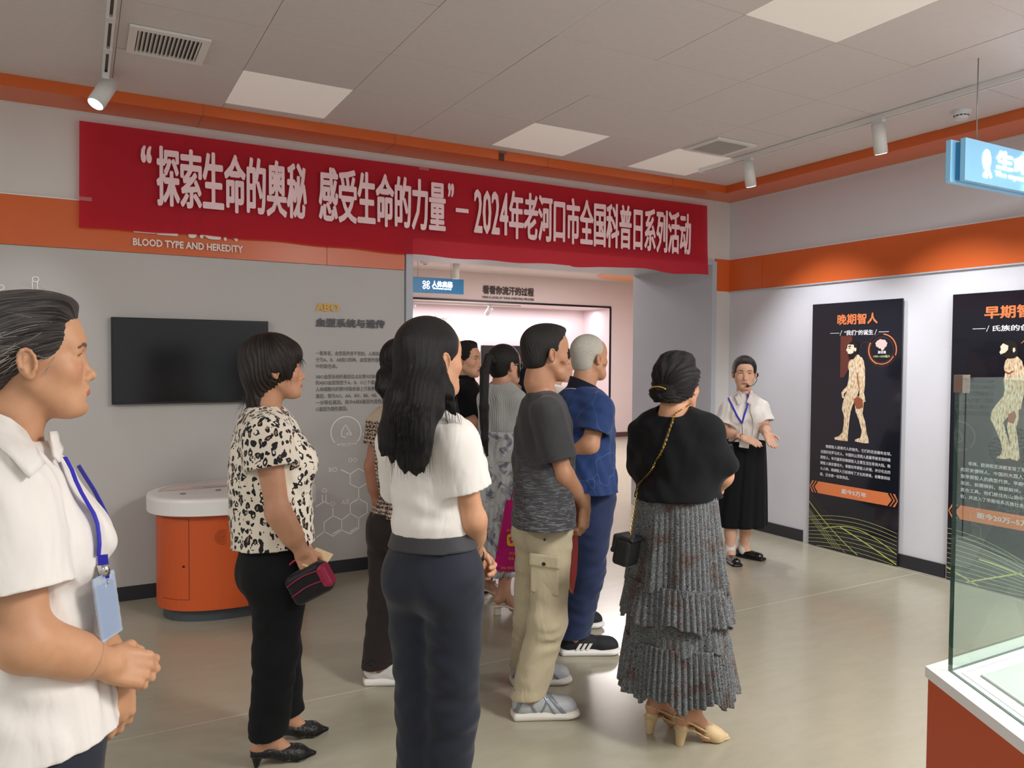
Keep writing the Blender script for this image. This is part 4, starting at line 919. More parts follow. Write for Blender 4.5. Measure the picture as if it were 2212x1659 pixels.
# ---------------------------------------------------------------- people
class J: pass
def facing(a): a = radians(a); return nz(cos(a)*RH+sin(a)*FH)
def person(label, t, ang, head, neck, hips, sh=None, el=None, wr=None, feet=None, knees=None, sc=1.0, wt=1.0, male=0, old=0, bust=1, heel=.0, group=None, skin=(214, 172, 142), hands=((.45, .5), (.45, .5)), hdir=(None, None), hnorm=(None, None), hh=.0024, hk=1.0):
    j = J(); j.t = t; j.sc = sc; j.wt = wt; j.male = male; j.skin = skin
    f = facing(ang); l = nz(np.cross(UP, f)); P = lambda q, t_=t: hat(q[0], q[1], t_+(q[2] if len(q) > 2 else 0))
    j.H = P(hips); j.N = P(neck); u = nz(j.N-j.H); f = nz(f-u*(f@u)); l = nz(np.cross(u, f)); j.f, j.l, j.u = f, l, u
    hx, hy, ha, hp, hr = head[:5]; j.hc = hat(hx, hy, t+(head[5] if len(head) > 5 else 0)); hf = facing(ha); hl = nz(np.cross(UP, hf)); hu = UP.copy()
    hf2 = nz(hf*cos(hp)+hu*sin(hp)); hu2 = nz(np.cross(hl, -hf2)) if 0 else nz(-hf*sin(hp)+hu*cos(hp)); hl2 = nz(hl*cos(hr)+hu2*sin(hr)); hu3 = nz(-hl*sin(hr)+hu2*cos(hr))
    # head frame rows: its left, forward, up  (x = left, so left x forward = -up: keep handedness free, the head is symmetric)
    j.HR = np.stack([hl2, hf2, hu3]); j.hs = hk
    j.toH = lambda V: ((V-j.hc)@j.HR.T)/j.hs
    j.fromH = lambda p: j.hc+j.hs*(np.asarray(p, float)@j.HR)
    w_ = (.140+.030*male)*sc; j.S = []
    for i, q in enumerate((-1, 1)):                        # 0 = its right, 1 = its left
        j.S.append(P(sh[i]) if sh and sh[i] is not None else j.N-u*.078*sc+l*q*w_)
    j.E = [P(el[i]) if el and el[i] is not None else j.S[i]-u*.28*sc-f*.02+l*(2*i-1)*.03 for i in (0, 1)]
    j.W = [P(wr[i]) if wr and wr[i] is not None else j.E[i]-u*.22*sc+f*.09 for i in (0, 1)]
    j.hip = [j.H+l*(2*i-1)*.076*sc-u*.02 for i in (0, 1)]
    A = []
    for i in (0, 1):
        if feet and feet[i] is not None:
            q = feet[i]; g = onz(q[0], q[1], 0) if len(q) < 4 else hat(q[0], q[1], t+q[3]); g[2] = 0; A.append((g, q[2]))
        else:
            g = j.H+l*(2*i-1)*.09; g = g.copy(); g[2] = 0; A.append((g, ang))
    j.feet = A; j.A = [g+UP*(.085+heel) for g, a in A]; j.fa = [facing(a) for g, a in A]; j.heel = heel
    j.K = [P(knees[i]) if knees and knees[i] is not None else j.hip[i]*.47+j.A[i]*.53+f*.025 for i in (0, 1)]
    org = (j.A[0]+j.A[1])/2; org[2] = 0; j.org = org
    root = thing('person', label, 'person', tuple(org), group); j.root = root
    s = S(); torso(s, j, 0, bust); s.grp(getH(male, old), .02, c=j.hc, R=j.HR, sc=j.hs)
    nb = j.fromH((0, -.030, -.095)); s.cap(nb, j.N-u*.03, (.045+.003*male)*sc, (.050+.005*male)*sc, .03)
    for i in (0, 1):
        m_ = (1+.10*male)*wt
        s.cap(j.S[i], j.E[i], .046*m_, .037*m_, .03); fa = nz(j.W[i]-j.E[i]); s.cap(j.E[i], j.W[i], .0365*m_, .0235*m_, .02); s.cap(j.E[i]+fa*.03, j.E[i]+fa*.10, .037*m_, .034*m_, .03); s.sph(j.E[i], .036*m_, .02)
        s.cap(j.hip[i], j.K[i], .078*wt, .055*wt, .04); s.cap(j.K[i], j.A[i], .052*wt, .036, .03); ca = nz(j.A[i]-j.K[i]); s.cap(j.K[i]+ca*.06-f*.018, j.K[i]+ca*.20-f*.014, .046*wt, .042*wt, .03)
        ff = j.fa[i]; hl_ = j.A[i]-ff*.035-UP*.045; toe = j.feet[i][0]+ff*.112+UP*.024
        s.cap(j.A[i], hl_, .034, .030, .02); s.cap(j.A[i]-UP*.02, toe-ff*.03, .033, .024, .025); s.cap(toe-ff*.05, toe+ff*.02, .026, .018, .02, flat=(UP, .7))
        hd = nz(hdir[i]) if hdir[i] is not None else nz(j.W[i]-j.E[i]); hn = hnorm[i] if hnorm[i] is not None else l*(2*i-1)
        R = frame(hd, hn)
        if i == 0: R = R*np.array([[-1], [1], [1]])
        s.grp(getHand(*hands[i]), .012, c=j.W[i], R=R, sc=(.92+.10*male)*sc); setattr(j, 'hand%d' % i, (j.W[i]+hd*.06, R))
    base = np.asarray(lin(skin), f32)
    def colf(V):
        c = np.tile(base, (len(V), 1)); L = j.toH(V); near = np.linalg.norm(L, axis=1) < .16
        if near.any(): c[near] = face_paint(L[near], skin, c[near])
        return c
    fine = [(j.hc+j.HR[2]*(-.01), .150*hk, hh)]
    for i in (0, 1): fine.append((getattr(j, 'hand%d' % i)[0]+nz(j.W[i]-j.E[i])*.01, .115, max(.0026, hh)))
    j.body = solid('body', s, .0085, SKIN, root, org, fine=fine, colf=colf)
    return j
SKIN = skin_mat('skin')
def torso(s, j, g, bust=1, k=.05):
    """torso volume grown by g"""
    f, l, u, sc, wt = j.f, j.l, j.u, j.sc, j.wt; m = j.male; R = np.stack([l, f, u]); L = np.linalg.norm(j.N-j.H)
    s.ell(j.H+u*.01, (.140*sc*wt+g, .104*sc*wt+g, .12*sc+g), k, R); s.ell(j.H+u*.42*L, ((.104+.024*m)*sc*wt+g, (.086+.014*m)*sc*wt+g, .15*sc+g), k, R)
    s.ell(j.H+u*.70*L, ((.118+.030*m)*sc*wt+g, (.092+.012*m)*sc*wt+g, .16*sc+g), k, R)
    for i in (0, 1):
        s.cap(j.N-u*.075*sc, j.S[i], .052*sc+g*.7, .045*sc*wt+g*.7, k); s.cap(j.N-u*.030-f*.012, j.N*.45+j.S[i]*.55+u*.002, .036*sc+g*.6, .034*sc+g*.6, k)
        if not m and bust: s.sph(j.H+u*.66*L+f*.068*sc+l*(2*i-1)*.066*sc, .058*sc*bust*wt+g, .04)
        s.sph(j.H-f*.040*sc-u*.05+l*(2*i-1)*.062, .078*sc*wt+g*.7, k)
def sleeve(s, j, i, r0, r1, frac, k=.035, th=.011, dsp=None, droop=0):
    a, b = j.S[i], j.E[i]; d = nz(b-a); e = a+(b-a)*frac-UP*droop; ro = r0+(r1+(r1-r0)*.1-r0)*frac/(frac+.15); c = S(); c.cap(a, a+(b-a)*(frac+.15)-UP*droop, r0, r1+(r1-r0)*.1, k=0)
    if dsp: c.disp(lambda P: .42*dsp(P))
    c.cut(e, d); c.cap(e-d*.012, e+d*.08, ro-th, ro-th, k=.0, mode='s'); s.grp(c, k)
def shirt(j, m, g=.014, hem=None, frac=.62, r0=.062, r1=.075, bust=1, amp=.0028, seed=1, h=.005, name='shirt', neck_r=.064, neck_drop=.0, loose=None, hemn=None, dirs=None, cuff=None, extra=None, sl=(1, 1)):
    s = S(); torso(s, j, g, bust)
    if loose:                              # straight hanging body: (half width, half depth at hem)
        hz = hem if hem is not None else j.H; s.cap(j.H+j.u*.30, np.asarray(hz)-j.u*.05, loose[0]*.96, loose[0], .04, flat=(j.f, loose[1]/loose[0]))
    dd = dirs or [((j.u*.3+j.l), .10), ((j.u*.9+j.f*.8), .07), ((j.l*.7-j.u*.6), .085), ((j.f+j.u*.15), .06), (j.l+j.f*.5, .045)]
    fd = folds(dd, amp, seed) if amp else None
    if fd: s.disp(fd)
    for i in (0, 1):
        if sl[i]: sleeve(s, j, i, r0*j.sc, r1*j.sc, frac, th=2.3*h, dsp=fd)
    if extra: extra(s)
    hp = j.H if hem is None else np.asarray(hem); s.cut(hp, -j.u if hemn is None else hemn)
    nk = j.N+j.u*.012-j.f*.004-j.u*neck_drop; nd = nz(j.fromH((0, -.030, -.095))-j.N)
    s.cap(nk, nk+nd*.14, neck_r, neck_r*.98, .006, mode='s')
    j.sd = s; j.g = g; o = solid(name, s, h, m, j.root, j.org, attr=None)
    return o
def dsd(j, g=.0, nr=.062):
    """what straps and collar leaves lie on: the shirt plus the neck"""
    s = S(); s.grp(j.sd, 0); torso(s, j, j.g-.003, 0); s.cap(j.N-j.u*.04, j.N+nz(j.fromH((0, -.03, -.095))-j.N)*.06, nr+.008, nr, .03); return s
def collar(j, m, r=.060, hgt=.045, h=.003, open_=.5, flare=.012, name='collar', drop=0, tilt=.35, th=.0032):
    s = S(); nd = nz(j.fromH((0, -.030, -.095))-j.N+j.u*.02); a = j.N-nd*(.035+drop)
    c = S(); c.cap(a, a+nd*.13, r+flare, r, 0); n = nz(nd-j.f*tilt*0+j.f*-tilt)
    c.cap(a-nd*.01, a+nd*.14, r+flare-th*2, r-th*2, 0, mode='s')
    up_n = nz(nd+j.f*tilt); c.cut(j.N+nd*hgt, up_n); c.cut(j.N-nd*(.020+drop), -nz(nd+j.f*tilt*1.3))
    if open_: c.cap(j.N+j.f*(r+.01)+nd*.09, j.N+j.f*(r+.01)-nd*.05, .050*open_, .006, .0, mode='s')
    s.grp(c, 0); return solid(name, s, h, m, j.root, j.org)
def lapels(j, m, h=.003, name='collar_wing', spread=.055, drop=.075, r=.062):
    """the two turned-down points of a shirt collar"""
    for q in (-1, 1):
        s = S(); b = j.N+j.l*q*.052+j.f*.012+j.u*.030; tip = j.N+j.l*q*spread+j.f*(r+.040)-j.u*drop; mid = j.N+j.l*q*.022+j.f*(r+.012)-j.u*.012
        cen = (b+tip+mid)/3; nrm = nz(np.cross(tip-b, mid-b))
        s.cap(b, mid, .018, .012, .0, flat=(nrm, .25)); s.cap(mid, tip, .016, .008, .012, flat=(nrm, .25)); s.cap(b, tip, .020, .010, .012, flat=(nrm, .25)); s.cap(b, b-j.f*.05+j.u*.006-j.l*q*.006, .02, .02, .012, flat=(nz(j.l*q+j.u*.4), .25))
        solid(name, s, h, m, j.root, j.org)
def trousers(j, m, g=.016, rk=.085, rh=.07, hem_z=.10, waist=.14, amp=.0035, seed=3, h=.0055, name='trousers', cut_amp=None, extra=None, thigh=.0):
    s = S(); f, l, u, sc, wt = j.f, j.l, j.u, j.sc, j.wt; R = np.stack([l, f, u])
    s.ell(j.H+u*.01, (.140*sc*wt+g, .104*sc*wt+g, .13*sc+g), .04, R); s.ell(j.H+u*.12, ((.112+.016*j.male)*sc*wt+g, (.090+.008*j.male)*sc*wt+g, .12*sc), .05, R)
    for i in (0, 1):
        s.sph(j.H-f*.040*sc-u*.05+l*(2*i-1)*.062, .078*sc*wt+g*.7, .05)
        end = j.A[i]+nz(j.A[i]-j.K[i])*.05; leg = S(); leg.cap(j.hip[i], j.K[i], .082*wt+g+thigh, rk, .02); leg.cap(j.K[i], end, rk, rh, .03); leg.disp(folds([(f*.5+u*.9, .11), (l*.5+u, .075), (u-f*.6, .06), (f+l*.3, .12)], amp, seed+i))
        hz = j.A[i].copy(); hz[2] = hem_z; leg.cut(hz, nz(-UP+j.fa[i]*.12)); leg.cap(hz-UP*.05, hz+UP*.015, rh-.007, rh-.009, 0, mode='s'); s.grp(leg, .025)
    s.cut(j.H+u*waist, u)
    if extra: extra(s)
    j.tsd = s; return solid(name, s, h, m, j.root, j.org)
def belt(j, m, z0, z1, g=.024, name='belt', h=.004):
    s = S(); torso(s, j, g, 0); s.cut(j.H+j.u*z1, j.u); s.cut(j.H+j.u*z0, -j.u); return solid(name, s, h, m, j.root, j.org)
def ringloft(name, m, parent, org, cfun, rfun, zs, n=200, attr=False):
    """cloth tube: cfun(v) centre, rfun(theta, v) -> (x, y) offsets"""
    th = np.linspace(0, 2*pi, n, endpoint=False); V = []; 
    for v in zs: c = np.asarray(cfun(v)); x, y = rfun(th, v); V.append(np.stack([c[0]+x, c[1]+y, np.full(n, c[2]) if not np.ndim(c[2]) else c[2]], 1))
    V = np.concatenate(V); k = len(zs); Q = np.array([[i*n+a, i*n+(a+1) % n, (i+1)*n+(a+1) % n, (i+1)*n+a] for i in range(k-1) for a in range(n)])
    o = mk(name, V, Q, m, parent, org=org); md = o.modifiers.new('thick', 'SOLIDIFY'); md.thickness = .003; md.offset = -1; return o
# ---- hair, in the head frame
def skull(s, g, gy=0, k=.02): s.ell((0, -.016-gy*.5, .035), (.0745+g, .091+g+gy, .081+g), k); return s
def hairline(s, dz=0, side=0.0, k=.006, fr=0):
    """take the face out of a hair solid"""
    s.ell((0, .085-fr, -.048+dz), (.070+side, .062, .108), k, mode='s')
    for q in (-1, 1): s.ell((q*.078, .006, -.052), (.034, .034, .050), .008, mode='s')
def flow(pole, j=None):
    p = nz(pole); a = nz(np.cross(p, (0.3, .2, .9))); b = np.cross(p, a)
    def f(V):
        L = j.toH(V); x = L@a; y = L@b; r = np.hypot(x, y)+1e-6; z = L@p; el_ = np.arctan2(r, z); return np.stack([x/r, y/r, el_*.6+np.linalg.norm(L, axis=1)*4], 1)
    return f
def hair(j, sd, m, pole=(0, -.3, 1), h=.003, name='hair', amp=.0012, label=None, flowf=None, lockn=34, lo=None):
    p = nz(pole); a = nz(np.cross(p, (0.3, .2, .9))); b = np.cross(p, a)
    if amp:
        def dsp(P):
            x = P@a; y = P@b; th = np.arctan2(y, x); return (amp*np.sin(lockn*th+3*np.sin(th*5+P@p*30))*np.clip(np.hypot(x, y)/.05, 0, 1)).astype(f32)
        sd.disp(dsp, .03)
    w_ = S(); w_.grp(sd, 0, c=j.hc, R=j.HR, sc=j.hs)
    return solid(name, w_, h, m, j.root, j.org, attr=flowf or flow(pole, j), label=label)
def strands(j, curves, m, r=.0007, name='loose_hair', label=None):
    """thin tapered hairs; one part"""
    bm = bm_new()
    for c in curves:
        pts = [Vector(j.fromH(p))-Vector(j.org) for p in c]; n = len(pts); tube(bm, pts, [r*(1-.85*i/(n-1)) for i in range(n)], 3)
    o = obj(name, bm, m, j.root, smooth=True, kind='stuff'); return o
def wisps(n, base, spread, direction, length, bend, seed):
    rs = np.random.RandomState(seed); out = []
    for _ in range(n):
        p = np.array(base)+rs.uniform(-1, 1, 3)*spread; d = nz(np.array(direction)+rs.uniform(-.45, .45, 3)); L = length*rs.uniform(.5, 1.3); b = np.array(bend)*rs.uniform(.4, 1.4)
        out.append([p+d*L*t+b*t*t for t in np.linspace(0, 1, 6)])
    return out
M_hair = hair_mat('black hair', (9, 8, 8), (30, 25, 24), rough=.32, spec=.42); M_hairb = hair_mat('brown black hair', (20, 14, 12), (50, 34, 26)); M_hairg = hair_mat('grey streaked hair', (24, 20, 20), (120, 114, 112), ku=38, kv=2.5, strength=.9)
M_hairw = hair_mat('white stubble hair', (176, 170, 158), (232, 228, 220), ku=60, kv=40, rough=.6, strength=.7)
M_hairs = hair_mat('short black hair', (20, 18, 18), (50, 44, 40), ku=40, kv=14, rough=.5)
M_loose = mat('loose hair', (40, 32, 28), .4)
M_shirtw = cloth_mat('white cotton', (226, 221, 216), .75, weave=.12, crease=.75, cscale=9, sheen=.1)
M_navyt = cloth_mat('navy trousers cloth', (34, 38, 50), .7, weave=.2, crease=.3, cscale=5)
M_blackt = cloth_mat('black trousers cloth', (17, 18, 21), .85, sheen=.03, crease=.35, cscale=5)
M_belt = cloth_mat('belt grey', (58, 58, 61), .6)
M_blackk = cloth_mat('black knit', (17, 18, 21), .9, sheen=.04, weave=.3, crease=.3, cscale=5)
M_lany = mat('lanyard blue', (34, 34, 176), .55, bump=.2, bscale=900); M_chrome = mat('chrome', (205, 205, 205), .18, metal=1)
M_badge = mat('badge plastic', (190, 205, 225), .15, alpha=.55, spec=.7); M_badgew = mat('badge card', (226, 228, 232), .5)

def ribbon(name, m, parent, org, pts, wd, nrm, th=.0016):
    """flat strap through 3-D points; nrm faces out"""
    bm = bm_new(); P = [Vector(p)-Vector(org) for p in pts]; n = len(P); L = []
    N_ = [Vector(nrm)]*n if not isinstance(nrm, list) else [Vector(q) for q in nrm]
    for i in range(n):
        d = (P[min(i+1, n-1)]-P[max(i-1, 0)]).normalized(); s_ = d.cross(N_[i]).normalized()*wd/2; o_ = N_[i].normalized()*th
        L.append([bm.verts.new(P[i]+s_+o_), bm.verts.new(P[i]-s_+o_), bm.verts.new(P[i]-s_), bm.verts.new(P[i]+s_)])
    for a, b in zip(L, L[1:]):
        for k in range(4): bm.faces.new((a[k], a[(k+1) % 4], b[(k+1) % 4], b[k]))
    bm.faces.new(L[0][::-1]); bm.faces.new(L[-1]); return obj(name, bm, m, parent)
def onsurf(sd_, p, d, n=130, strict=False):
    """march p along -d until the solid is met"""
    p = np.array(p, float); d = nz(d)
    for _ in range(n):
        v = sd_.at(p)
        if v < .0016: return p
        p = p-d*min(max(v*.8, .001), .05)
    return None if strict else p
def shoe(j, i, ms, mu, kind='sneaker', h=.003, L=.255, sc=1.0, names=('shoe', 'sole')):
    """a shoe built in its own frame: x side, y forward, z up, origin on the floor under the ankle"""
    R = np.stack([nz(np.cross(j.fa[i], UP)), j.fa[i], UP]); g = j.feet[i][0]; hl = j.heel
    u_ = S(); so = S(); b = -.065*sc; t_ = (L-.065)*sc
    z_ = 1.0
    if kind == 'sneaker':
        so.box((0, (b+t_)/2, .016), (.040*sc, (t_-b)/2-.004, .016), .012, k=0); so.cap((-.012, b+.04, .018), (.010, t_-.05, .018), .040*sc, .046*sc, .02, flat=(UP, .40)); so.cut((0, t_-.035, .004), (0, .30, -1), .01); so.cut((0, 0, .001), (0, 0, -1))
        u_.cap((0, b+.042, .060), (0, b+.046, .088), .037*sc, .033*sc, .02); u_.cap((0, b+.05, .062), (0, t_-.062, .046), .038*sc, .037*sc, .025); u_.cap((0, t_-.095, .044), (0, t_-.048, .040), .042*sc, .036*sc, .025, flat=(UP, .82))
        u_.cap((0, .022, .102), (0, .085, .070), .026, .024, .02)
        u_.cut((0, 0, .026), (0, 0, -1)); u_.cap((0, -.012, .112), (0, -.012, .18), .030, .034, .006, mode='s')
    elif kind == 'pump':
        z = hl+.008
        so.chain([(0, b+.025, z+.003), (0, -.005, z-.004), (0, .060, hl*.30+.006), (0, .105, .006), (0, t_-.02, .005)], [.026, .024, .028, .033, .010], .012, flat=(UP, .16)); so.cap((0, b+.022, 0.005), (0, b+.025, z), .009 if hl > .03 else .022, .021, .008); so.cut((0, 0, 0.0), (0, 0, -1))
        u_.chain([(0, b+.030, z+.018), (0, .0, z+.014), (0, .060, hl*.4+.022), (0, .105, .024), (0, t_-.015, .010)], [.030, .030, .033, .034, .007], .015, flat=(UP, .85)); u_.cap((0, b+.045, z+.065), (0, .062, z*.6+.062), .030, .033, .004, mode='s'); u_.cap((0, b+.040, z+.025), (0, .045, z*.8+.024), .0265, .024, .003, mode='s'); u_.cap((0, b+.028, z+.035), (0, b+.028, z+.045), .006, .004, .004)
        u_.cut((0, 0, .004), (0, 0, -1))
    elif kind == 'loafer':
        so.box((0, (b+t_)/2, .010), (.036, (t_-b)/2-.006, .010), .009, k=0); so.cap((0, b+.035, .012), (0, t_-.045, .012), .033, .040, .02, flat=(UP, .3)); so.box((0, b+.04, .012), (.030, .035, .012), .008, k=.004); so.cut((0, 0, .0), (0, 0, -1))
        u_.cap((0, b+.038, .045), (0, b+.04, .050), .034, .033, .02); u_.cap((0, b+.05, .042), (0, t_-.05, .030), .034, .034, .025, flat=(UP, .8)); u_.cut((0, 0, .018), (0, 0, -1)); u_.cap((0, b+.035, .085), (0, .035, .080), .032, .026, .006, mode='s')
    j.uppers = getattr(j, 'uppers', {}); j.uppers[i] = (u_, g, R)
    w1 = S(); w1.grp(u_, 0, c=g, R=R, sc=1); w2 = S(); w2.grp(so, 0, c=g, R=R, sc=1)
    o = solid(names[0], w1, h, mu, j.root, j.org); solid(names[1], w2, h, ms, o, (0, 0, 0)).location = tuple(-x for x in j.org); 
    return o, g, R

def drape(j, pts, sd_, out):
    q = [onsurf(sd_, np.array(p)+nz(out)*.25, out, strict=True) for p in pts]; return [x+nz(out)*.004 for x in q if x is not None]
def patch(name, j, sd_, poly, t, out, m, off=.006, th=.004, cuts=3):
    """a leaf of cloth with the given outline (photo pixels at distance t) laid on a solid"""
    bm = bm_new(); f_ = bm.faces.new([bm.verts.new(hat(x, y, t)) for x, y in poly]); bmesh.ops.triangulate(bm, faces=[f_])
    bmesh.ops.subdivide_edges(bm, edges=bm.edges[:], cuts=cuts, use_grid_fill=True)
    o_ = nz(out); bad = []
    for v in bm.verts:
        rd = nz(np.array(v.co)-CAM); q = onsurf(sd_, np.array(v.co)-rd*.3, -rd, 260, strict=True)
        if q is None: bad.append(v)
        else: v.co = q-rd*off-j.org
    bmesh.ops.delete(bm, geom=bad, context='VERTS'); o = obj(name, bm, m, j.root, smooth=True); md = o.modifiers.new('thick', 'SOLIDIFY'); md.thickness = th; md.offset = 1; return o

def overlay(j, i, bands, m, name='shoe_overlay', grow=.0022, h=.0028):
    """raised strips on a shoe: each band is the slice of the grown upper between two planes"""
    u_, g, R = j.uppers[i]
    for p, n, wd in bands:
        s = S(); s.grp(u_, 0); s.disp(lambda P: np.full(P.shape[:-1], -grow, f32), .06); n = nz(n); s.cut(np.array(p)+n*wd/2, n); s.cut(np.array(p)-n*wd/2, -n); w_ = S(); w_.grp(s, 0, c=g, R=R); solid(name, w_, h, m, j.root, j.org)

def raydrop(sd_, x, y, t0, off=.003):
    d = ray(x, y); d = d/np.linalg.norm(d); return onsurf(sd_, CAM+d*t0, -d, 300, True)
def seam(j, sd_, pts, m, t0, r=.0016, name='seam'):
    q = [raydrop(sd_, x, y, t0) for x, y in pts]; q = [Vector(p-j.org) for p in q if p is not None]
    if len(q) > 1: bm = bm_new(); tube(bm, q, r, 5); return obj(name, bm, m, j.root, smooth=True)
# ================================================================ the people
# -- foreground woman at the left edge, white shirt, blue lanyard
a = person('woman in white shirt with blue lanyard and tied-back greying hair at left edge, in profile', 1.45, 46, (67, 772, 33, .02, 0), (16, 950), (58, 1600),
           sh=((6, 1068, -.12), None), el=((52, 1388, -.15), (190, 1370, .22)), wr=((232, 1434, -.03), (256, 1470, .07)), sc=1.0, wt=1.15, bust=.5, hh=.0016,
           hands=((.85, .7), (.55, .5)), hdir=(RH*.62-UP*.42+FH*.65, -RH*.02-UP-FH*.05), hnorm=(RH*.65+UP*.35-FH*.60, RH*.75-FH*.65+UP*.1), skin=(196, 148, 114), feet=((60, 1640, 42, 0), (110, 1640, 46, .15)))
shirt(a, M_shirtw, g=.018, hem=hat(82, 1580, 1.45), frac=.66, r0=.078, r1=.092, seed=5, h=.0038, amp=.0055, loose=(.160, .134), neck_r=.064, neck_drop=.02, extra=lambda s: s.cap(a.N+a.f*.055+a.u*.02, a.N+a.f*.110-a.u*.070, .034, .010, .01, mode='s'))
sA = dsd(a)
for nm_, py_ in (('collar', [(-20, 885), (22, 903), (55, 935), (96, 1003), (62, 1034), (25, 990), (-20, 950)]), ('collar', [(104, 934), (118, 932), (137, 958), (127, 1000), (112, 985)])): patch(nm_, a, sA, py_, 1.36 if nm_ and py_[0][0] < 0 else 1.46, -FH*.8-RH*.2 if py_[0][0] < 0 else -FH*.6+RH*.6, M_shirtw, off=.006)
trousers(a, M_navyt, h=.008, waist=.10, g=.010)
hs = S(); skull(hs, .0085, .004); hs.ell((0, -.062, -.020), (.062, .046, .058), .03); hs.cap((0, -.100, -.015), (0, -.112, -.10), .028, .020, .02); hs.cap((0, -.112, -.10), (0, -.10, -.17), .020, .012, .01)
hs.ell((0, .035, .098), (.050, .045, .022), .03); hs.ell((0, .0, -.075), (.10, .045, .055), .02, mode='s'); hairline(hs, dz=.012, side=.010, fr=.012)
hair(a, hs, M_hairg, pole=(0, -1, -.35), h=.0020, amp=.0003, lockn=44)
strands(a, wisps(50, (-.055, .046, .062), (.012, .008, .018), (-.1, -1, .1), .025, (-.004, 0, -.006), 15)+wisps(30, (-.068, .020, .022), (.004, .008, .018), (-.1, -1, -.05), .025, (-.004, 0, -.006), 16), M_loose, r=.0004)
strands(a, wisps(26, (0, .045, .112), (.04, .03, .006), (0, -.6, .25), .05, (0, -.01, -.012), 2)+wisps(40, (-.078, -.03, .03), (.006, .04, .03), (-.1, -1, -.25), .09, (-.004, 0, -.02), 3)+wisps(22, (-.055, -.085, -.07), (.01, .02, .03), (0, -.3, -1), .06, (0, .01, -.01), 5)+wisps(60, (-.066, .022, .030), (.006, .012, .040), (-.12, -1, -.12), .06, (-.006, 0, -.012), 12)+wisps(10, (-.06, .035, -.01), (.006, .006, .02), (0, -.4, -1), .035, (0, -.006, -.004), 8), mat('silver hair', (150, 142, 138), .35), r=.0006)
# lanyard on her chest
ss = dsd(a)
pl = [hat(84+i*(212-84)/9, 990+(1200-990)*(i/9)**.92, 1.42) for i in range(10)]
out = a.f*.85-FH*.5; lp = drape(a, pl, ss, out); ribbon('lanyard', M_lany, a.root, a.org, lp, .017, out)
pl2 = [hat(132+i*(214-132)/7, 1010+(1200-1010)*(i/7), 1.5) for i in range(8)]; lp2 = drape(a, pl2, ss, a.f+FH*.1); ribbon('lanyard', M_lany, a.root, a.org, lp2, .017, a.f+FH*.1)
e_ = lp[-1]+a.f*.006; dn = nz(-UP+a.f*.10); ln = ribbon('lanyard_end', M_lany, a.root, a.org, [e_+a.f*.002, e_+dn*.045], .017, -FH+a.f*.3, .003)
bm = bm_new(); q = Vector(e_+dn*.018-a.org); cyl(bm, q, q+Vector(dn)*.020, .0105, n=12); obj('buckle', bm, M_chrome, a.root, smooth=True)
bm = bm_new(); q = Vector(e_+dn*.048-a.org); tube(bm, [q+Vector(RH)*.007*cos(x)+Vector(UP)*(.008*sin(x)-.002) for x in np.linspace(0, 2*pi, 12)], .0012, 5); cyl(bm, q-Vector(UP)*.006, q-Vector(UP)*.03, .004, n=8); obj('swivel_hook', bm, M_chrome, a.root, smooth=True)
tb = float((e_-CAM)@FH); dn = nz(hat(243, 1385, tb)-hat(222, 1240, tb)); c0 = hat(222, 1240, tb)-dn*.0; wv = nz(FH*.99+RH*.02); R = np.stack([wv, nz(np.cross(dn, wv)), -dn]); s = S(); s.box(c0+dn*.060, (.036, .0035, .060), .003, R=R); solid('badge_holder', s, .0025, M_badge, a.root, a.org)
s = S(); s.box(c0+dn*.066, (.030, .0016, .050), .001, R=R); solid('badge_card', s, .002, mat('badge print', (70, 110, 170), .4), a.root, a.org)

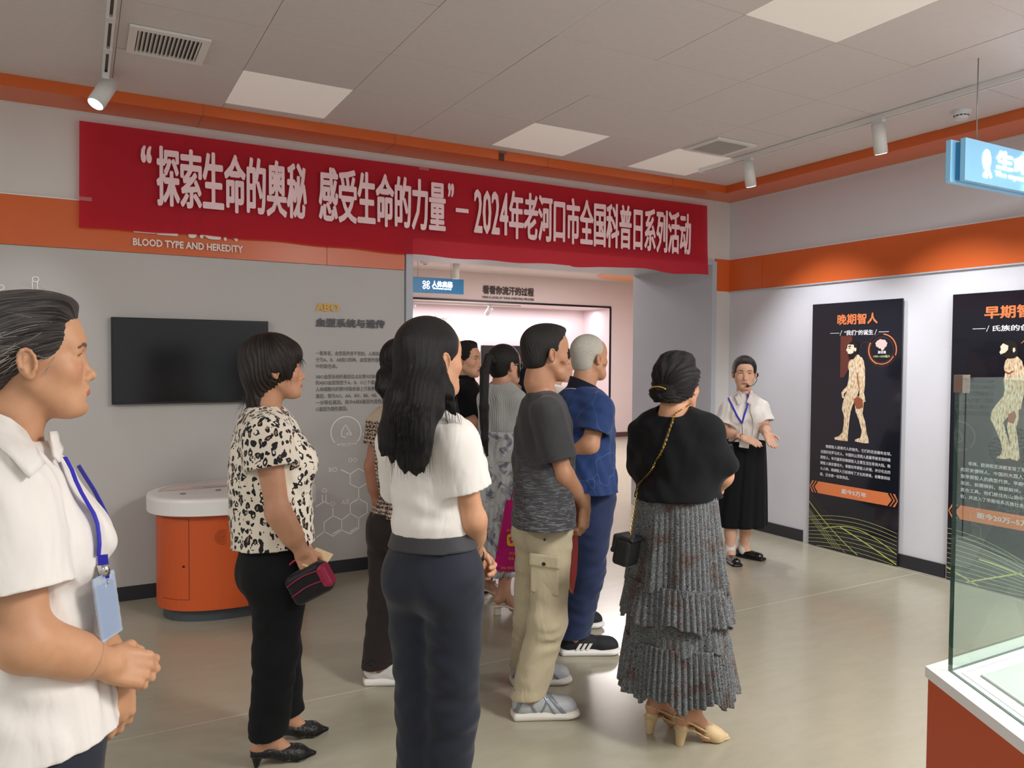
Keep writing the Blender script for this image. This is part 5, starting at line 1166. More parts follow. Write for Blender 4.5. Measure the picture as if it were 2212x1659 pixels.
# -- woman in the leopard print blouse
def leopard():
    m = cloth_mat('leopard print', (222, 212, 196), .6, weave=.1, crease=.3, cscale=8); nt = m.node_tree; b = nt.nodes['Principled BSDF']; tc = nt.nodes['Texture Coordinate']
    n = nt.nodes.new('ShaderNodeTexNoise'); n.inputs['Scale'].default_value = 26; n.inputs['Detail'].default_value = 2; nt.links.new(tc.outputs['Object'], n.inputs['Vector'])
    ad = nt.nodes.new('ShaderNodeMix'); ad.data_type = 'RGBA'; ad.blend_type = 'LINEAR_LIGHT'; ad.inputs[0].default_value = .018; nt.links.new(tc.outputs['Object'], ad.inputs[6]); nt.links.new(n.outputs['Color'], ad.inputs[7])
    v = nt.nodes.new('ShaderNodeTexVoronoi'); v.inputs['Scale'].default_value = 44; v.inputs['Randomness'].default_value = .75; mp = nt.nodes.new('ShaderNodeMapping'); mp.inputs['Scale'].default_value = (1, 1, .72); nt.links.new(ad.outputs[2], mp.inputs[0]); nt.links.new(mp.outputs[0], v.inputs['Vector'])
    n2 = nt.nodes.new('ShaderNodeTexNoise'); n2.inputs['Scale'].default_value = 42; nt.links.new(tc.outputs['Object'], n2.inputs['Vector'])
    def math_(op, a_, b_):
        x = nt.nodes.new('ShaderNodeMath'); x.operation = op
        for i, q in enumerate((a_, b_)):
            if isinstance(q, (int, float)): x.inputs[i].default_value = q
            elif q is not None: nt.links.new(q, x.inputs[i])
        return x.outputs[0]
    d = v.outputs['Distance']; ringm = math_('MULTIPLY', math_('GREATER_THAN', d, .20), math_('LESS_THAN', d, .46)); gap = math_('GREATER_THAN', n2.outputs[0], .40); rg = math_('MULTIPLY', ringm, gap)
    cs_ = nt.nodes.new('ShaderNodeSeparateColor'); nt.links.new(v.outputs['Color'], cs_.inputs[0]); cen = math_('MULTIPLY', math_('LESS_THAN', d, .19), math_('GREATER_THAN', cs_.outputs[0], .35)); sol = math_('MULTIPLY', math_('LESS_THAN', d, .30), math_('GREATER_THAN', cs_.outputs[1], .80)); black = math_('MAXIMUM', rg, sol)
    m1 = nt.nodes.new('ShaderNodeMix'); m1.data_type = 'RGBA'; m1.inputs[6].default_value = lin((224, 214, 198))+(1,); m1.inputs[7].default_value = lin((136, 102, 62))+(1,); nt.links.new(cen, m1.inputs[0])
    m2 = nt.nodes.new('ShaderNodeMix'); m2.data_type = 'RGBA'; m2.inputs[7].default_value = lin((24, 22, 26))+(1,); nt.links.new(black, m2.inputs[0]); nt.links.new(m1.outputs[2], m2.inputs[6]); nt.links.new(m2.outputs[2], b.inputs['Base Color']); return m
b_ = person('woman in leopard print blouse and black trousers with bobbed dark hair', 2.885, 30, (595, 795, 21, .03, 0), (574, 893), (594, 1215), sh=((575, 945, -.13), None), el=((600, 1105, -.17), (640, 1110, .22)), wr=((652, 1192, -.14), (660, 1190, .12)),
            feet=((580, 1652, 26), (616, 1602, 32)), knees=((596, 1410, -.07), (604, 1400, .09)), heel=.035, sc=.97, wt=1.08, hh=.0024, hands=((.7, .6), (.6, .5)), hdir=(RH*.45-UP*.9, RH*.3-UP), hnorm=(-FH*.9+RH*.2, FH), skin=(190, 142, 112))
shirt(b_, leopard(), g=.040, hem=hat(590, 1172, 2.885), frac=.42, r0=.085, r1=.098, seed=8, h=.0052, amp=.0055, loose=(.172, .150), name='blouse', neck_r=.062)
trousers(b_, M_blackt, g=.018, rk=.078, rh=.070, hem_z=.115, waist=.17, amp=.004, seed=4)
def bob(j, m):
    hs = S(); skull(hs, .018, .004); hs.ell((0, -.022, -.005), (.090, .094, .082), .03); hs.cap((0, -.065, -.04), (0, -.072, -.125), .072, .048, .04, flat=((0, 1, 0), .70)); hs.cap((0, -.080, -.11), (0, -.100, -.185), .040, .010, .02, flat=((0, 1, 0), .5))
    hs.ell((0, .062, .056), (.064, .032, .036), .02); hs.ell((0, .086, -.052), (.072, .056, .082), .008, mode='s')
    for q in (-1, 1): hs.ell((q*.090, -.006, -.034), (.020, .020, .020), .006, mode='s'); hs.cap((q*.066, .052, .02), (q*.064, .044, -.040), .014, .006, .012); hs.ell((q*.05, .050, -.10), (.05, .045, .055), .01, mode='s')
    hs.cap((0, .02, -.12), (0, .0, -.18), .055, .05, .01, mode='s')
    return hair(j, hs, m, pole=(0, -.25, 1), h=.0028, amp=.0022, lockn=40)
bob(b_, M_hairb)
strands(b_, wisps(30, (0, -.10, -.10), (.05, .02, .03), (0, -.15, -1), .07, (0, -.01, 0), 4)+wisps(26, (0, .092, .03), (.05, .006, .01), (0, .05, -1), .035, (0, .004, 0), 6)+wisps(10, (-.066, .045, -.02), (.004, .01, .01), (0, -.1, -1), .04, (0, 0, 0), 9), M_loose, r=.0011)
M_sblk = mat('black shoe leather', (16, 16, 17), .38, bump=.5, bscale=110); M_gold = mat('gold', (220, 180, 90), .25, metal=1)
for i in (0, 1): shoe(b_, i, M_black, M_sblk, 'pump', L=.25)
e = S(); e.sph(b_.fromH((-.083, -.004, -.036)), .004, 0); solid('ear_stud', e, .0016, M_gold, b_.root, b_.org)
# her bag and phone
hc = b_.W[0]+UP*-.075+RH*.03; hb = thing('handbag', 'small black wrist bag with crimson piping held by the leopard blouse woman', 'bag', tuple(hc-UP*.10)); o0 = np.array(hb.location)
R = np.stack([nz(RH*.80+UP*.42), nz(FH), nz(UP*.80-RH*.42)]); M_bagb = cloth_mat('bag nylon black', (24, 22, 24), .5); M_crim = mat('crimson trim', (150, 30, 66), .5)
s = S(); s.box(hc-UP*.035, (.078, .035, .058), .026, R=R); solid('bag_body', s, .003, M_bagb, hb, o0)
s = S(); s.box(hc-UP*.035+R[0]*.060, (.022, .0365, .045), .018, R=R); solid('side_gusset', s, .003, M_crim, hb, o0)
for dz in (.010, .050): 
    bm = bm_new(); tube(bm, [Vector(hc-UP*.035+R[0]*x+R[1]*-.0365+R[2]*(dz-.02+.006*cos(x*30)))-Vector(o0) for x in np.linspace(-.07, .06, 10)], .0024, 6); obj('piping', bm, M_crim, hb, smooth=True)
bm = bm_new(); tube(bm, [Vector(hc-UP*.035+R[0]*(.06*cos(x)-.01)+R[2]*(.045+.050*sin(x)))-Vector(o0) for x in np.linspace(0, pi, 14)], .0045, 6); obj('wrist_strap', bm, M_crim, hb, smooth=True)
pc = hat(687, 1209, 2.80); ph = thing('mobile_phone', 'pale gold mobile phone held on top of the small black wrist bag', 'phone', tuple(pc)); R = np.stack([nz(RH*.9-UP*.38), nz(UP*.9+RH*.38-FH*.2), nz(FH*.95+UP*.1)])
s = S(); s.box(pc, (.036, .0045, .072), .0035, R=R); solid('phone_body', s, .0022, mat('phone gold', (226, 204, 160), .3, metal=.3), ph, pc); s = S(); s.box(pc-R[1]*.0042, (.032, .001, .068), .001, R=R); solid('phone_screen', s, .002, M_black, ph, pc)
def worldsolid(name, s, h, m, j, par=None, **k): return solid(name, s, h, m, par or j.root, j.org, **k)
# -- woman with the long black hair, back to the camera
c = person('woman with long straight black hair in white shirt and navy trousers, seen from behind', 2.3, 58, (932, 774, 42, 0, 0), (928, 905), (936, 1222), sh=((862, 962, .08), (990, 958, -.07)) if 0 else ((984, 957, -.08), (860, 958, .09)),
           el=((1022, 1122, -.06), (880, 1120, .26)), wr=((1028, 1200, .12), (1010, 1195, .20)), feet=((950, 1872, 50), (910, 1860, 60)), sc=1.03, wt=.92, hh=.0026, hands=((.5, .5), (.7, .5)), hdir=(RH*.25-UP*.55+FH*.6, RH*.7-UP*.4-FH*.3), hnorm=(RH*.9-FH*.3, FH*.8+UP*.2), skin=(200, 150, 118))
def blouse_tuck(s):
    f, l, u = c.f, c.l, c.u; R = np.stack([l, f, u]); s.ell(c.H+u*.135, (.124, .108, .05), .03, R)
shirt(c, M_shirtw, g=.020, hem=c.H+c.u*.105, frac=.60, r0=.066, r1=.075, seed=11, h=.0046, amp=.0045, extra=blouse_tuck, neck_r=.062)
collar(c, M_shirtw, r=.060, hgt=.050, h=.003, open_=.7, flare=.010); lapels(c, M_shirtw, h=.003, spread=.055, drop=.05)
trousers(c, M_navyt, g=.010, rk=.078, rh=.076, waist=.07, amp=.004, seed=6, h=.0055, thigh=.004)
belt(c, M_belt, .062, .108, g=.024, h=.004)
hs = S(); skull(hs, .010, .003); hs.ell((0, -.040, -.02), (.074, .070, .09), .03); hairline(hs, dz=.002, side=.006, fr=-.002)
w2 = S(); w2.grp(hs, 0, c=c.hc, R=c.HR)
T3 = c.t; Q = lambda x, y, dt=0: hat(x, y, T3+dt); bk = nz(-c.f)
locks = [[(908, 770, -.05, .068), (900, 850, -.10, .068), (890, 920, -.135, .060), (886, 975, -.14, .040), (890, 1008, -.14, .010)], [(880, 790, -.05, .045), (856, 870, -.09, .042), (842, 940, -.12, .030), (826, 985, -.13, .004)],
         [(925, 800, -.06, .055), (920, 870, -.11, .050), (906, 940, -.15, .028), (897, 1002, -.155, .003)], [(948, 812, -.07, .034), (964, 848, -.09, .024), (974, 876, -.11, .014), (984, 898, -.12, .002)],
         [(944, 830, -.09, .038), (938, 885, -.13, .026), (926, 950, -.155, .003)], [(870, 900, -.14, .030), (862, 960, -.155, .022), (866, 1010, -.16, .004)], [(905, 930, -.160, .030), (912, 985, -.165, .016), (915, 1020, -.17, .002)], [(882, 930, -.15, .030), (876, 990, -.155, .014), (874, 1022, -.155, .002)], [(915, 900, -.14, .028), (918, 960, -.155, .014), (920, 996, -.16, .002)], [(850, 900, -.125, .026), (842, 960, -.13, .012), (846, 1000, -.135, .002)], [(895, 950, -.155, .024), (894, 1000, -.16, .010), (898, 1024, -.16, .002)], [(850, 860, -.1, .025), (832, 930, -.125, .014), (820, 968, -.13, .002)]]
for lk in locks: w2.chain([Q(x, y, d) for x, y, d, r in lk], [r*.88 for *_, r in lk], .024, flat=(bk, .5))
w2.disp(lambda P: (.0007*np.sin((P@c.l)*420+2*np.sin((P@c.l)*60))*np.clip((1.62-P[..., 2])*8, 0, 1)).astype(f32), .03)
lf = lambda V: np.stack([(V@c.l)*9, (V@c.f)*9, V[:, 2]*1.6], 1)
worldsolid('hair', w2, .0032, M_hair, c, attr=lf)
rs = np.random.RandomState(3); cv = []
for _ in range(170):
    x0 = rs.uniform(842, 930); y0 = rs.uniform(870, 950); dx = (x0-900)*.10+rs.uniform(-7, 7); Ln = rs.uniform(60, 105); d = -.135-.045*rs.rand()
    cv.append([c.toH(Q(x0+dx*t_**1.3, y0+Ln*t_, d-.02*t_)[None])[0] for t_ in np.linspace(0, 1, 6)])
for _ in range(16):
    x0 = rs.uniform(955, 985); cv.append([c.toH(Q(x0+(3+14*rs.rand())*t_, 850+75*t_+rs.uniform(0, 10), -.12)[None])[0] for t_ in np.linspace(0, 1, 5)])
strands(c, cv, M_hair, r=.0012); strands(c, wisps(24, (0, .03, .116), (.04, .04, .003), (0, .5, .35), .035, (0, 0, -.02), 21), M_loose, r=.0005)
s = S(); s.cap(c.W[0]-UP*.0, c.W[0]+nz(c.W[0]-c.E[0])*.006, .0275, k=0); worldsolid('wristband', s, .003, M_black, c)

# -- woman behind her, patterned jumper, low ponytail, white trainers
def knit_mat():
    m = cloth_mat('patterned knit', (190, 168, 146), .85, weave=.4, wscale=300, crease=.3); nt = m.node_tree; b = nt.nodes['Principled BSDF']; tc = nt.nodes['Texture Coordinate']
    wv = nt.nodes.new('ShaderNodeTexWave'); wv.wave_type = 'BANDS'; wv.bands_direction = 'Z'; wv.inputs['Scale'].default_value = 17; wv.inputs['Distortion'].default_value = 6; wv.inputs['Detail Scale'].default_value = 6; wv.inputs['Detail'].default_value = 1
    nt.links.new(tc.outputs['Object'], wv.inputs[0]); sp = nt.nodes.new('ShaderNodeSeparateXYZ'); nt.links.new(tc.outputs['Object'], sp.inputs[0])
    lt = nt.nodes.new('ShaderNodeMath'); lt.operation = 'LESS_THAN'; lt.inputs[1].default_value = 1.22; nt.links.new(sp.outputs['Z'], lt.inputs[0]); ml = nt.nodes.new('ShaderNodeMath'); ml.operation = 'MULTIPLY'; gt = nt.nodes.new('ShaderNodeMath'); gt.operation = 'GREATER_THAN'; gt.inputs[1].default_value = .42
    nt.links.new(wv.outputs[0], gt.inputs[0]); nt.links.new(gt.outputs[0], ml.inputs[0]); nt.links.new(lt.outputs[0], ml.inputs[1]); mx = nt.nodes.new('ShaderNodeMix'); mx.data_type = 'RGBA'; mx.inputs[6].default_value = lin((196, 178, 158))+(1,); mx.inputs[7].default_value = lin((72, 52, 50))+(1,)
    nt.links.new(ml.outputs[0], mx.inputs[0]); nt.links.new(mx.outputs[2], b.inputs['Base Color']); return m
d = person('woman in patterned knit top and white trainers, half hidden behind the long-haired woman', 3.61, 60, (868, 788, 62, 0, 0), (862, 878), (866, 1130), sh=((905, 915, -.08), (822, 915, .06)), el=((925, 1010, -.06), (806, 1005, .03)), wr=((920, 1080, .1), (814, 1080, .02)),
           feet=((950, 1415, 4), (816, 1476, 4)), sc=.97, hh=.0034, hands=((.5, .5), (.65, .4)), hdir=(None, RH*.2-UP), hnorm=(None, -FH*.6-RH*.6), skin=(176, 122, 98))
shirt(d, knit_mat(), g=.020, hem=d.H+d.u*.04, frac=.52, r0=.066, r1=.070, seed=13, h=.006, amp=.004, name='knit_top')
trousers(d, cloth_mat('dark brown trousers cloth', (42, 34, 33), .8), g=.018, rk=.080, rh=.075, hem_z=.085, waist=.06, seed=7, h=.007)
hs = S(); skull(hs, .010, .003); hs.ell((0, -.05, -.015), (.066, .055, .065), .03); hairline(hs, side=.004); hs.cap((0, -.105, -.02), (0, -.125, -.05), .030, .038, .01); hs.chain([(0, -.13, -.05), (0, -.14, -.10), (0, -.12, -.17)], [.038, .036, .008], .01); hs.cap((0, -.112, -.030), (0, -.114, -.034), .024, k=.004, mode='u')
hair(d, hs, M_hair, pole=(0, -1, -.2), h=.0042, amp=.0014)
M_swh = mat('trainer white', (224, 222, 216), .6, bump=.25, bscale=260); M_sol = mat('trainer sole white', (232, 230, 226), .5)
for i in (0, 1): shoe(d, i, M_sol, M_swh, 'sneaker', L=.25, h=.004)
# -- woman in black by the opening
e5 = person('woman in black with hair in a low bun, facing right by the opening', 5.1, -10, (1008, 777, -22, 0, 0), (1007, 824), (1010, 985), wr=((1030, 945, -.05), None), el=((1020, 915, -.13), None), sc=1.0, hh=.0034, skin=(206, 158, 128), hands=((.6, .5), (.5, .5)), hdir=(RH, None), hnorm=(UP, None))
shirt(e5, M_blackk, g=.016, hem=e5.H+e5.u*.02, frac=.72, r0=.060, r1=.064, seed=15, h=.007, amp=.003, name='black_top'); collar(e5, M_blackk, r=.056, hgt=.040, h=.004, open_=.5, flare=.006)
trousers(e5, cloth_mat('brown trousers cloth', (58, 48, 44), .8), g=.018, hem_z=.09, waist=.03, h=.009)
hs = S(); skull(hs, .009, .003); hs.ell((0, -.06, -.02), (.058, .05, .055), .03); hs.ell((0, -.10, -.03), (.040, .034, .040), .01); hairline(hs, dz=.006, side=.004); hs.ell((0, .03, .105), (.045, .04, .018), .03)
hair(e5, hs, M_hair, pole=(0, -1, -.1), h=.0045, amp=.0014)
for i in (0, 1): shoe(e5, i, M_black, M_black, 'loafer', L=.24, h=.006)
# -- girl with the long ponytail, cardigan over a pale flowered dress
M_card = cloth_mat('pale grey knit', (196, 200, 198), .9, weave=.5, wscale=250, crease=.3); nt = M_card.node_tree
wv = nt.nodes.new('ShaderNodeTexWave'); wv.inputs['Scale'].default_value = 40; wv.inputs['Distortion'].default_value = 2; nt.links.new(nt.nodes['Texture Coordinate'].outputs['Object'], wv.inputs[0]); bp = nt.nodes.new('ShaderNodeBump'); bp.inputs['Strength'].default_value = .5; bp.inputs['Distance'].default_value = .006; nt.links.new(wv.outputs[0], bp.inputs['Height'])
nt.links.new(nt.nodes['Principled BSDF'].inputs['Normal'].links[0].from_socket, bp.inputs['Normal']); nt.links.new(bp.outputs[0], nt.nodes['Principled BSDF'].inputs['Normal'])
g6 = person('young woman with very long ponytail and glasses in pale cardigan over a flowered dress', 4.6, 42, (1092, 788, 35, 0, 0), (1084, 838), (1084, 990), el=((1116, 925, -.06), (1055, 925, .12)), wr=((1112, 1045, -.06), (1075, 990, .2)), feet=((1088, 1326, 22), (1046, 1290, 18)), heel=.05, sc=.96, wt=.92, hh=.0034, hands=((.9, .7), (.5, .5)), hdir=(-UP, None), hnorm=(RH, None), skin=(200, 152, 124))
ex = lambda s: s.cap(g6.S[1], g6.S[1]*.3+g6.E[1]*.7, .06, .062, .03)
shirt(g6, M_card, g=.022, hem=hat(1085, 992, 4.6), frac=.98, r0=.060, r1=.058, seed=17, h=.006, amp=.004, loose=(.16, .13), name='cardigan', neck_r=.058)
s = S(); dn6 = g6.N+g6.u*.0; s.cap(g6.N-g6.u*.02-g6.l*.06, g6.N-g6.u*.02+g6.l*.06, .058, .058, .0, flat=(g6.u, .5)); s.cap(g6.N-g6.u*.1, g6.N+g6.u*.1, .050, .050, .004, mode='s'); worldsolid('cardigan_collar', s, .005, M_card, g6)
def floral():
    m = cloth_mat('flowered dress cloth', (206, 210, 210), .7, crease=.4, cscale=6); nt = m.node_tree; b = nt.nodes['Principled BSDF']; n = nt.nodes.new('ShaderNodeTexNoise'); n.inputs['Scale'].default_value = 13; n.inputs['Detail'].default_value = 3; n.inputs['Distortion'].default_value = 1.2
    nt.links.new(nt.nodes['Texture Coordinate'].outputs['Object'], n.inputs['Vector']); r = nt.nodes.new('ShaderNodeValToRGB'); e = r.color_ramp.elements; e[0].position = .36; e[0].color = lin((120, 124, 138))+(1,); e[1].position = .50; e[1].color = lin((206, 212, 212))+(1,); x = e.new(.43); x.color = lin((168, 170, 178))+(1,)
    nt.links.new(n.outputs[0], r.inputs[0]); nt.links.new(r.outputs[0], b.inputs['Base Color']); return m
def dress_ring(j, z0, z1, r0, r1, fold, nf, depth=.8, amp=.012, ph=0, nz_=30, name='dress', m=None, cx=None, hemwave=.0, top=None):
    a0 = np.arctan2(j.f[1], j.f[0])
    def cf(v): t_ = (z0-v)/(z0-z1); p = (j.H if cx is None else cx[0])*(1-t_)+(np.array([*j.org[:2], 0]) if cx is None else cx[1])*t_; return np.array([p[0], p[1], v])
    def rf(th, v):
        t_ = (z0-v)/(z0-z1); r = r0+(r1-r0)*t_**.8; fo = amp*(t_**.7 if top is None else 1)*(np.sin(nf*th+ph+.8*np.sin(3*th+ph))+.4*np.sin(nf*2.3*th+1.7))
        rr = r+fo*fold; x = rr*depth*np.cos(th); y = rr*np.sin(th); return x*np.cos(a0)-y*np.sin(a0), x*np.sin(a0)+y*np.cos(a0)
    return ringloft(name, m, j.root, j.org, cf, rf, np.linspace(z0, z1, nz_), 220)
dress_ring(g6, g6.H[2]+.17, .225, .165, .215, 1, 13, depth=.86, name='dress_skirt', m=floral())
hs = S(); skull(hs, .010, .003); hs.ell((0, -.045, -.02), (.066, .06, .07), .03); hairline(hs, side=.004, dz=.004); hs.chain([(-.064, .045, .03), (-.070, .048, -.03), (-.066, .050, -.08)], [.010, .008, .003], .008)
w6 = S(); w6.grp(hs, 0, c=g6.hc, R=g6.HR); Q6 = lambda x, y, d_=0: hat(x, y, 4.6+d_)
w6.chain([Q6(1066, 782, -.10), Q6(1056, 772, -.14), Q6(1047, 800, -.16), Q6(1045, 880, -.19), Q6(1047, 950, -.20), Q6(1052, 985, -.20)], [.020, .024, .027, .027, .022, .006], .012)
w6.disp(lambda P: (.0018*np.sin((P@RH)*600+3*np.sin(P[..., 2]*12))*np.clip((1.50-P[..., 2])*9, 0, 1)).astype(f32), .03)
worldsolid('hair', w6, .0042, M_hair, g6, attr=lambda V: np.stack([(V@RH)*9, (V@FH)*9, V[:, 2]*1.6], 1))
s = S(); s.cap(Q6(1064, 778, -.11), Q6(1060, 775, -.125), .024, k=0); worldsolid('hair_tie', s, .004, M_black, g6)
for q in (-1, 1):
    bm = bm_new(); tube(bm, [Vector(g6.fromH((q*.031+.023*cos(x), .100-.012*abs(cos(x)), -.002+.019*sin(x))))-Vector(g6.org) for x in np.linspace(0, 2*pi, 20)], .0011, 5); tube(bm, [Vector(g6.fromH(p_))-Vector(g6.org) for p_ in ((q*.056, .090, .004), (q*.075, .04, .006), (q*.077, -.005, .0), (q*.076, -.012, -.02))], .0011, 5); obj('glasses_frame', bm, M_chrome, g6.root)
M_sand = mat('sandal pale', (214, 204, 186), .4)
def sandal(j, i, m, L=.235, strap=True):
    R = np.stack([nz(np.cross(j.fa[i], UP)), j.fa[i], UP]); g_ = j.feet[i][0]; z = j.heel+.004; s = S(); s.chain([(0, -.045, z), (0, .0, z-.004), (0, .075, z*.4), (0, .115, .010), (0, .150, .009)], [.030, .028, .030, .034, .026], .01, flat=(UP, .22)); s.box((0, -.040, z/2), (.020, .018, z/2), .004, k=.004); w_ = S(); w_.grp(s, 0, c=g_, R=R)
    o = solid('sandal', w_, .0036, m, j.root, j.org)
    for pts in ([(-.036, .100, .012), (-.020, .105, .046), (.010, .105, .048), (.036, .100, .012)], [(-.034, .02, z), (-.038, .005, z+.05), (0, -.035, z+.072), (.038, .005, z+.05), (.034, .02, z)], [(.0, .11, .045), (-.02, .06, z+.045), (-.036, .01, z+.045)]):
        bm = bm_new(); tube(bm, [Vector(g_+np.array(p)@R-j.org) for p in pts], .003, 5); obj('sandal_strap', bm, mat('sandal strap', (190, 180, 166), .3, metal=.4) if 'sandal strap' not in bpy.data.materials else bpy.data.materials['sandal strap'], j.root, smooth=True)
for i in (0, 1): sandal(g6, i, M_sand)
# magenta tote
M_mag = cloth_mat('magenta bag cloth', (204, 28, 124), .7, crease=.5, cscale=5); tb = thing('tote_bag', 'magenta tote bag with yellow emblem hanging beside the pale dress', 'bag', tuple(hat(1100, 1160, 4.40))); TO = np.array(tb.location)
cor = [(1093, 1080), (1158, 1083), (1150, 1238), (1065, 1233)]; bm = bm_new(); gx, gy = 14, 14
pf = {}
for side in (0, 1):
    for a_ in range(gx+1):
        for b__ in range(gy+1):
            u_, v_ = a_/gx, b__/gy; x = (cor[0][0]*(1-u_)+cor[1][0]*u_)*(1-v_)+(cor[3][0]*(1-u_)+cor[2][0]*u_)*v_; y = (cor[0][1]*(1-u_)+cor[1][1]*u_)*(1-v_)+(cor[3][1]*(1-u_)+cor[2][1]*u_)*v_
            bul = .018*sin(pi*u_)*sin(pi*min(1, v_*1.1))**.5+.003*sin(u_*9+v_*5); pf[side, a_, b__] = bm.verts.new(hat(x, y, 4.40+(-1 if side == 0 else 1)*bul*(0 if a_ in (0, gx) else 1)+.02*side*0)-TO)
for side in (0, 1):
    for a_ in range(gx):
        for b__ in range(gy):
            q_ = (pf[side, a_, b__], pf[side, a_+1, b__], pf[side, a_+1, b__+1], pf[side, a_, b__+1]); bm.faces.new(q_ if side else q_[::-1])
bmesh.ops.remove_doubles(bm, verts=bm.verts, dist=.0006); obj('bag_cloth', bm, M_mag, tb, smooth=True)
M_yel = mat('bag yellow print', (238, 200, 40), .5); M_yel2 = mat('bag dull print', (226, 130, 60), .5)
ox = hat(1095, 1180, 4.375)-TO; bm = bm_new(); rp = [(.034+.034*np.sign(cos(a_))*abs(cos(a_))**.5, .036+.036*np.sign(sin(a_))*abs(sin(a_))**.5) for a_ in np.linspace(0, 2*pi, 33)[:-1]]; flat(bm, rp, ox, RH, UP); obj('emblem', bm, M_yel, tb)
bm = bm_new(); stroke(bm, [(.034+.018*cos(a_), .040+.012*sin(a_)) for a_ in np.linspace(.3, 5.4, 16)], .009, ox, RH, UP, .0012); stroke(bm, [(.018, .018), (.034, .028), (.052, .016)], .008, ox, RH, UP, .0013); obj('emblem_mark', bm, M_mag, tb)
for s_, x, y, wd_ in (('地址 老河口市', 1082, 1230, .10), ('电话 老河口', 1098, 1210, .09), ('开放时间', 1100, 1199, .085), ('科普', 1094, 1149, .05)):
    lettering('print_letters', s_, M_yel2, tuple(hat(x, y, 4.382)-TO), tuple(RH), tuple(UP), wd_, .018, .03, tb)
bm = bm_new(); tube(bm, [Vector(hat(x, y, 4.40)-TO) for x, y in ((1104, 1082), (1108, 1060), (1114, 1050), (1124, 1060), (1132, 1083))], .004, 6); obj('bag_handle', bm, M_mag, tb, smooth=True)

# -- man in charcoal T-shirt and khaki cargo trousers
def streak_tee():
    m = cloth_mat('charcoal slub', (62, 62, 66), .8, weave=.4, wscale=500, crease=.35, cscale=6); nt = m.node_tree; b = nt.nodes['Principled BSDF']; tc = nt.nodes['Texture Coordinate']; mp = nt.nodes.new('ShaderNodeMapping'); mp.inputs['Scale'].default_value = (15, 15, 140); n = nt.nodes.new('ShaderNodeTexNoise'); n.inputs['Scale'].default_value = 1.6; n.inputs['Detail'].default_value = 5; n.inputs['Distortion'].default_value = .8
    nt.links.new(tc.outputs['Object'], mp.inputs[0]); nt.links.new(mp.outputs[0], n.inputs['Vector']); r = nt.nodes.new('ShaderNodeValToRGB'); r.color_ramp.elements[0].position = .50; r.color_ramp.elements[1].position = .60; nt.links.new(n.outputs[0], r.inputs[0])
    sp = nt.nodes.new('ShaderNodeSeparateXYZ'); nt.links.new(tc.outputs['Object'], sp.inputs[0]); mr = nt.nodes.new('ShaderNodeMapRange'); mr.inputs[1].default_value = 1.16; mr.inputs[2].default_value = .92; nt.links.new(sp.outputs['Z'], mr.inputs[0]); ml = nt.nodes.new('ShaderNodeMath'); ml.operation = 'MULTIPLY'; nt.links.new(r.outputs[0], ml.inputs[0]); nt.links.new(mr.outputs[0], ml.inputs[1])
    mx = nt.nodes.new('ShaderNodeMix'); mx.data_type = 'RGBA'; mx.inputs[6].default_value = lin((60, 59, 62))+(1,); mx.inputs[7].default_value = lin((104, 108, 112))+(1,); nt.links.new(ml.outputs[0], mx.inputs[0]); nt.links.new(mx.outputs[2], b.inputs['Base Color']); return m
h7 = person('man in charcoal T-shirt and khaki cargo trousers with short black hair', 3.28, 32, (1181, 762, 20, -.04, 0), (1174, 848), (1174, 1130), sh=((1182, 895, -.14), (1158, 895, .13)), el=((1218, 1026, -.15), (1205, 1020, .16)), wr=((1264, 1096, -.04), (1240, 1070, .10)),
            feet=((1140, 1550, 6), (1134, 1476, 6)), knees=((1182, 1340, -.10), (1150, 1330, .10)), sc=1.0, male=1, old=1, bust=0, hh=.0024, hands=((.75, .6), (.6, .6)), hdir=(-UP*1.0-RH*.1, -UP-RH*.08), hnorm=(RH*.8-FH*.5, -FH*.8-RH*.3), skin=(184, 136, 106), wt=.87)
shirt(h7, streak_tee(), g=.018, hem=hat(1174, 1138, 3.14), frac=.74, r0=.066, r1=.076, seed=19, h=.0052, amp=.005, loose=(.142, .128), name='t_shirt', neck_r=.066, neck_drop=.01)
M_khaki = cloth_mat('khaki cotton', (192, 180, 152), .85, weave=.2, crease=.65, cscale=12)
trousers(h7, M_khaki, g=.006, rk=.078, rh=.072, hem_z=.095, waist=.05, amp=.0052, seed=9, h=.0050, thigh=.004)
kp = h7.hip[0]*.55+h7.K[0]*.45; oN = nz(-FH*.9-RH*.35); s = S(); Rk = np.stack([nz(np.cross(UP, oN)), oN, nz(h7.hip[0]-h7.K[0])]); s.box(kp+oN*.074, (.062, .010, .075), .008, R=Rk); worldsolid('cargo_pocket', s, .0045, M_khaki, h7)
s = S(); s.box(kp+oN*.082+UP*.062, (.066, .009, .026), .006, R=Rk); worldsolid('pocket_flap', s, .0045, M_khaki, h7)
bm = bm_new(); q_ = Vector(kp+oN*.090+UP*.052-h7.org); cyl(bm, q_, q_+Vector(oN)*.003, .008, n=14); q_ = Vector(kp+oN*.082+UP*.150-h7.org); cyl(bm, q_, q_+Vector(oN)*.003, .005, n=12); obj('button', bm, mat('button brown', (60, 52, 44), .4, metal=.3), h7.root, kind='stuff')
def short_hair(j, m, g=.007, h=.0028, front=.0):
    hs = S(); skull(hs, g, .003); hs.ell((0, -.05, -.03), (.064+g*.4, .050+g*.5, .055), .03); hs.ell((0, .075+front, -.030), (.062, .058, .086), .014, mode='s')
    for q in (-1, 1): hs.ell((q*.080, .0, -.045), (.034, .030, .050), .010, mode='s'); hs.ell((q*.080, .055, .03), (.022, .030, .035), .012, mode='s')
    hs.ell((0, .035, .100), (.046, .045, .018), .03); hs.ell((0, -.02, -.105), (.1, .1, .028), .02, mode='s'); return hair(j, hs, m, pole=(0, -.3, 1), h=h, amp=.0007, lockn=60)
short_hair(h7, M_hairs)
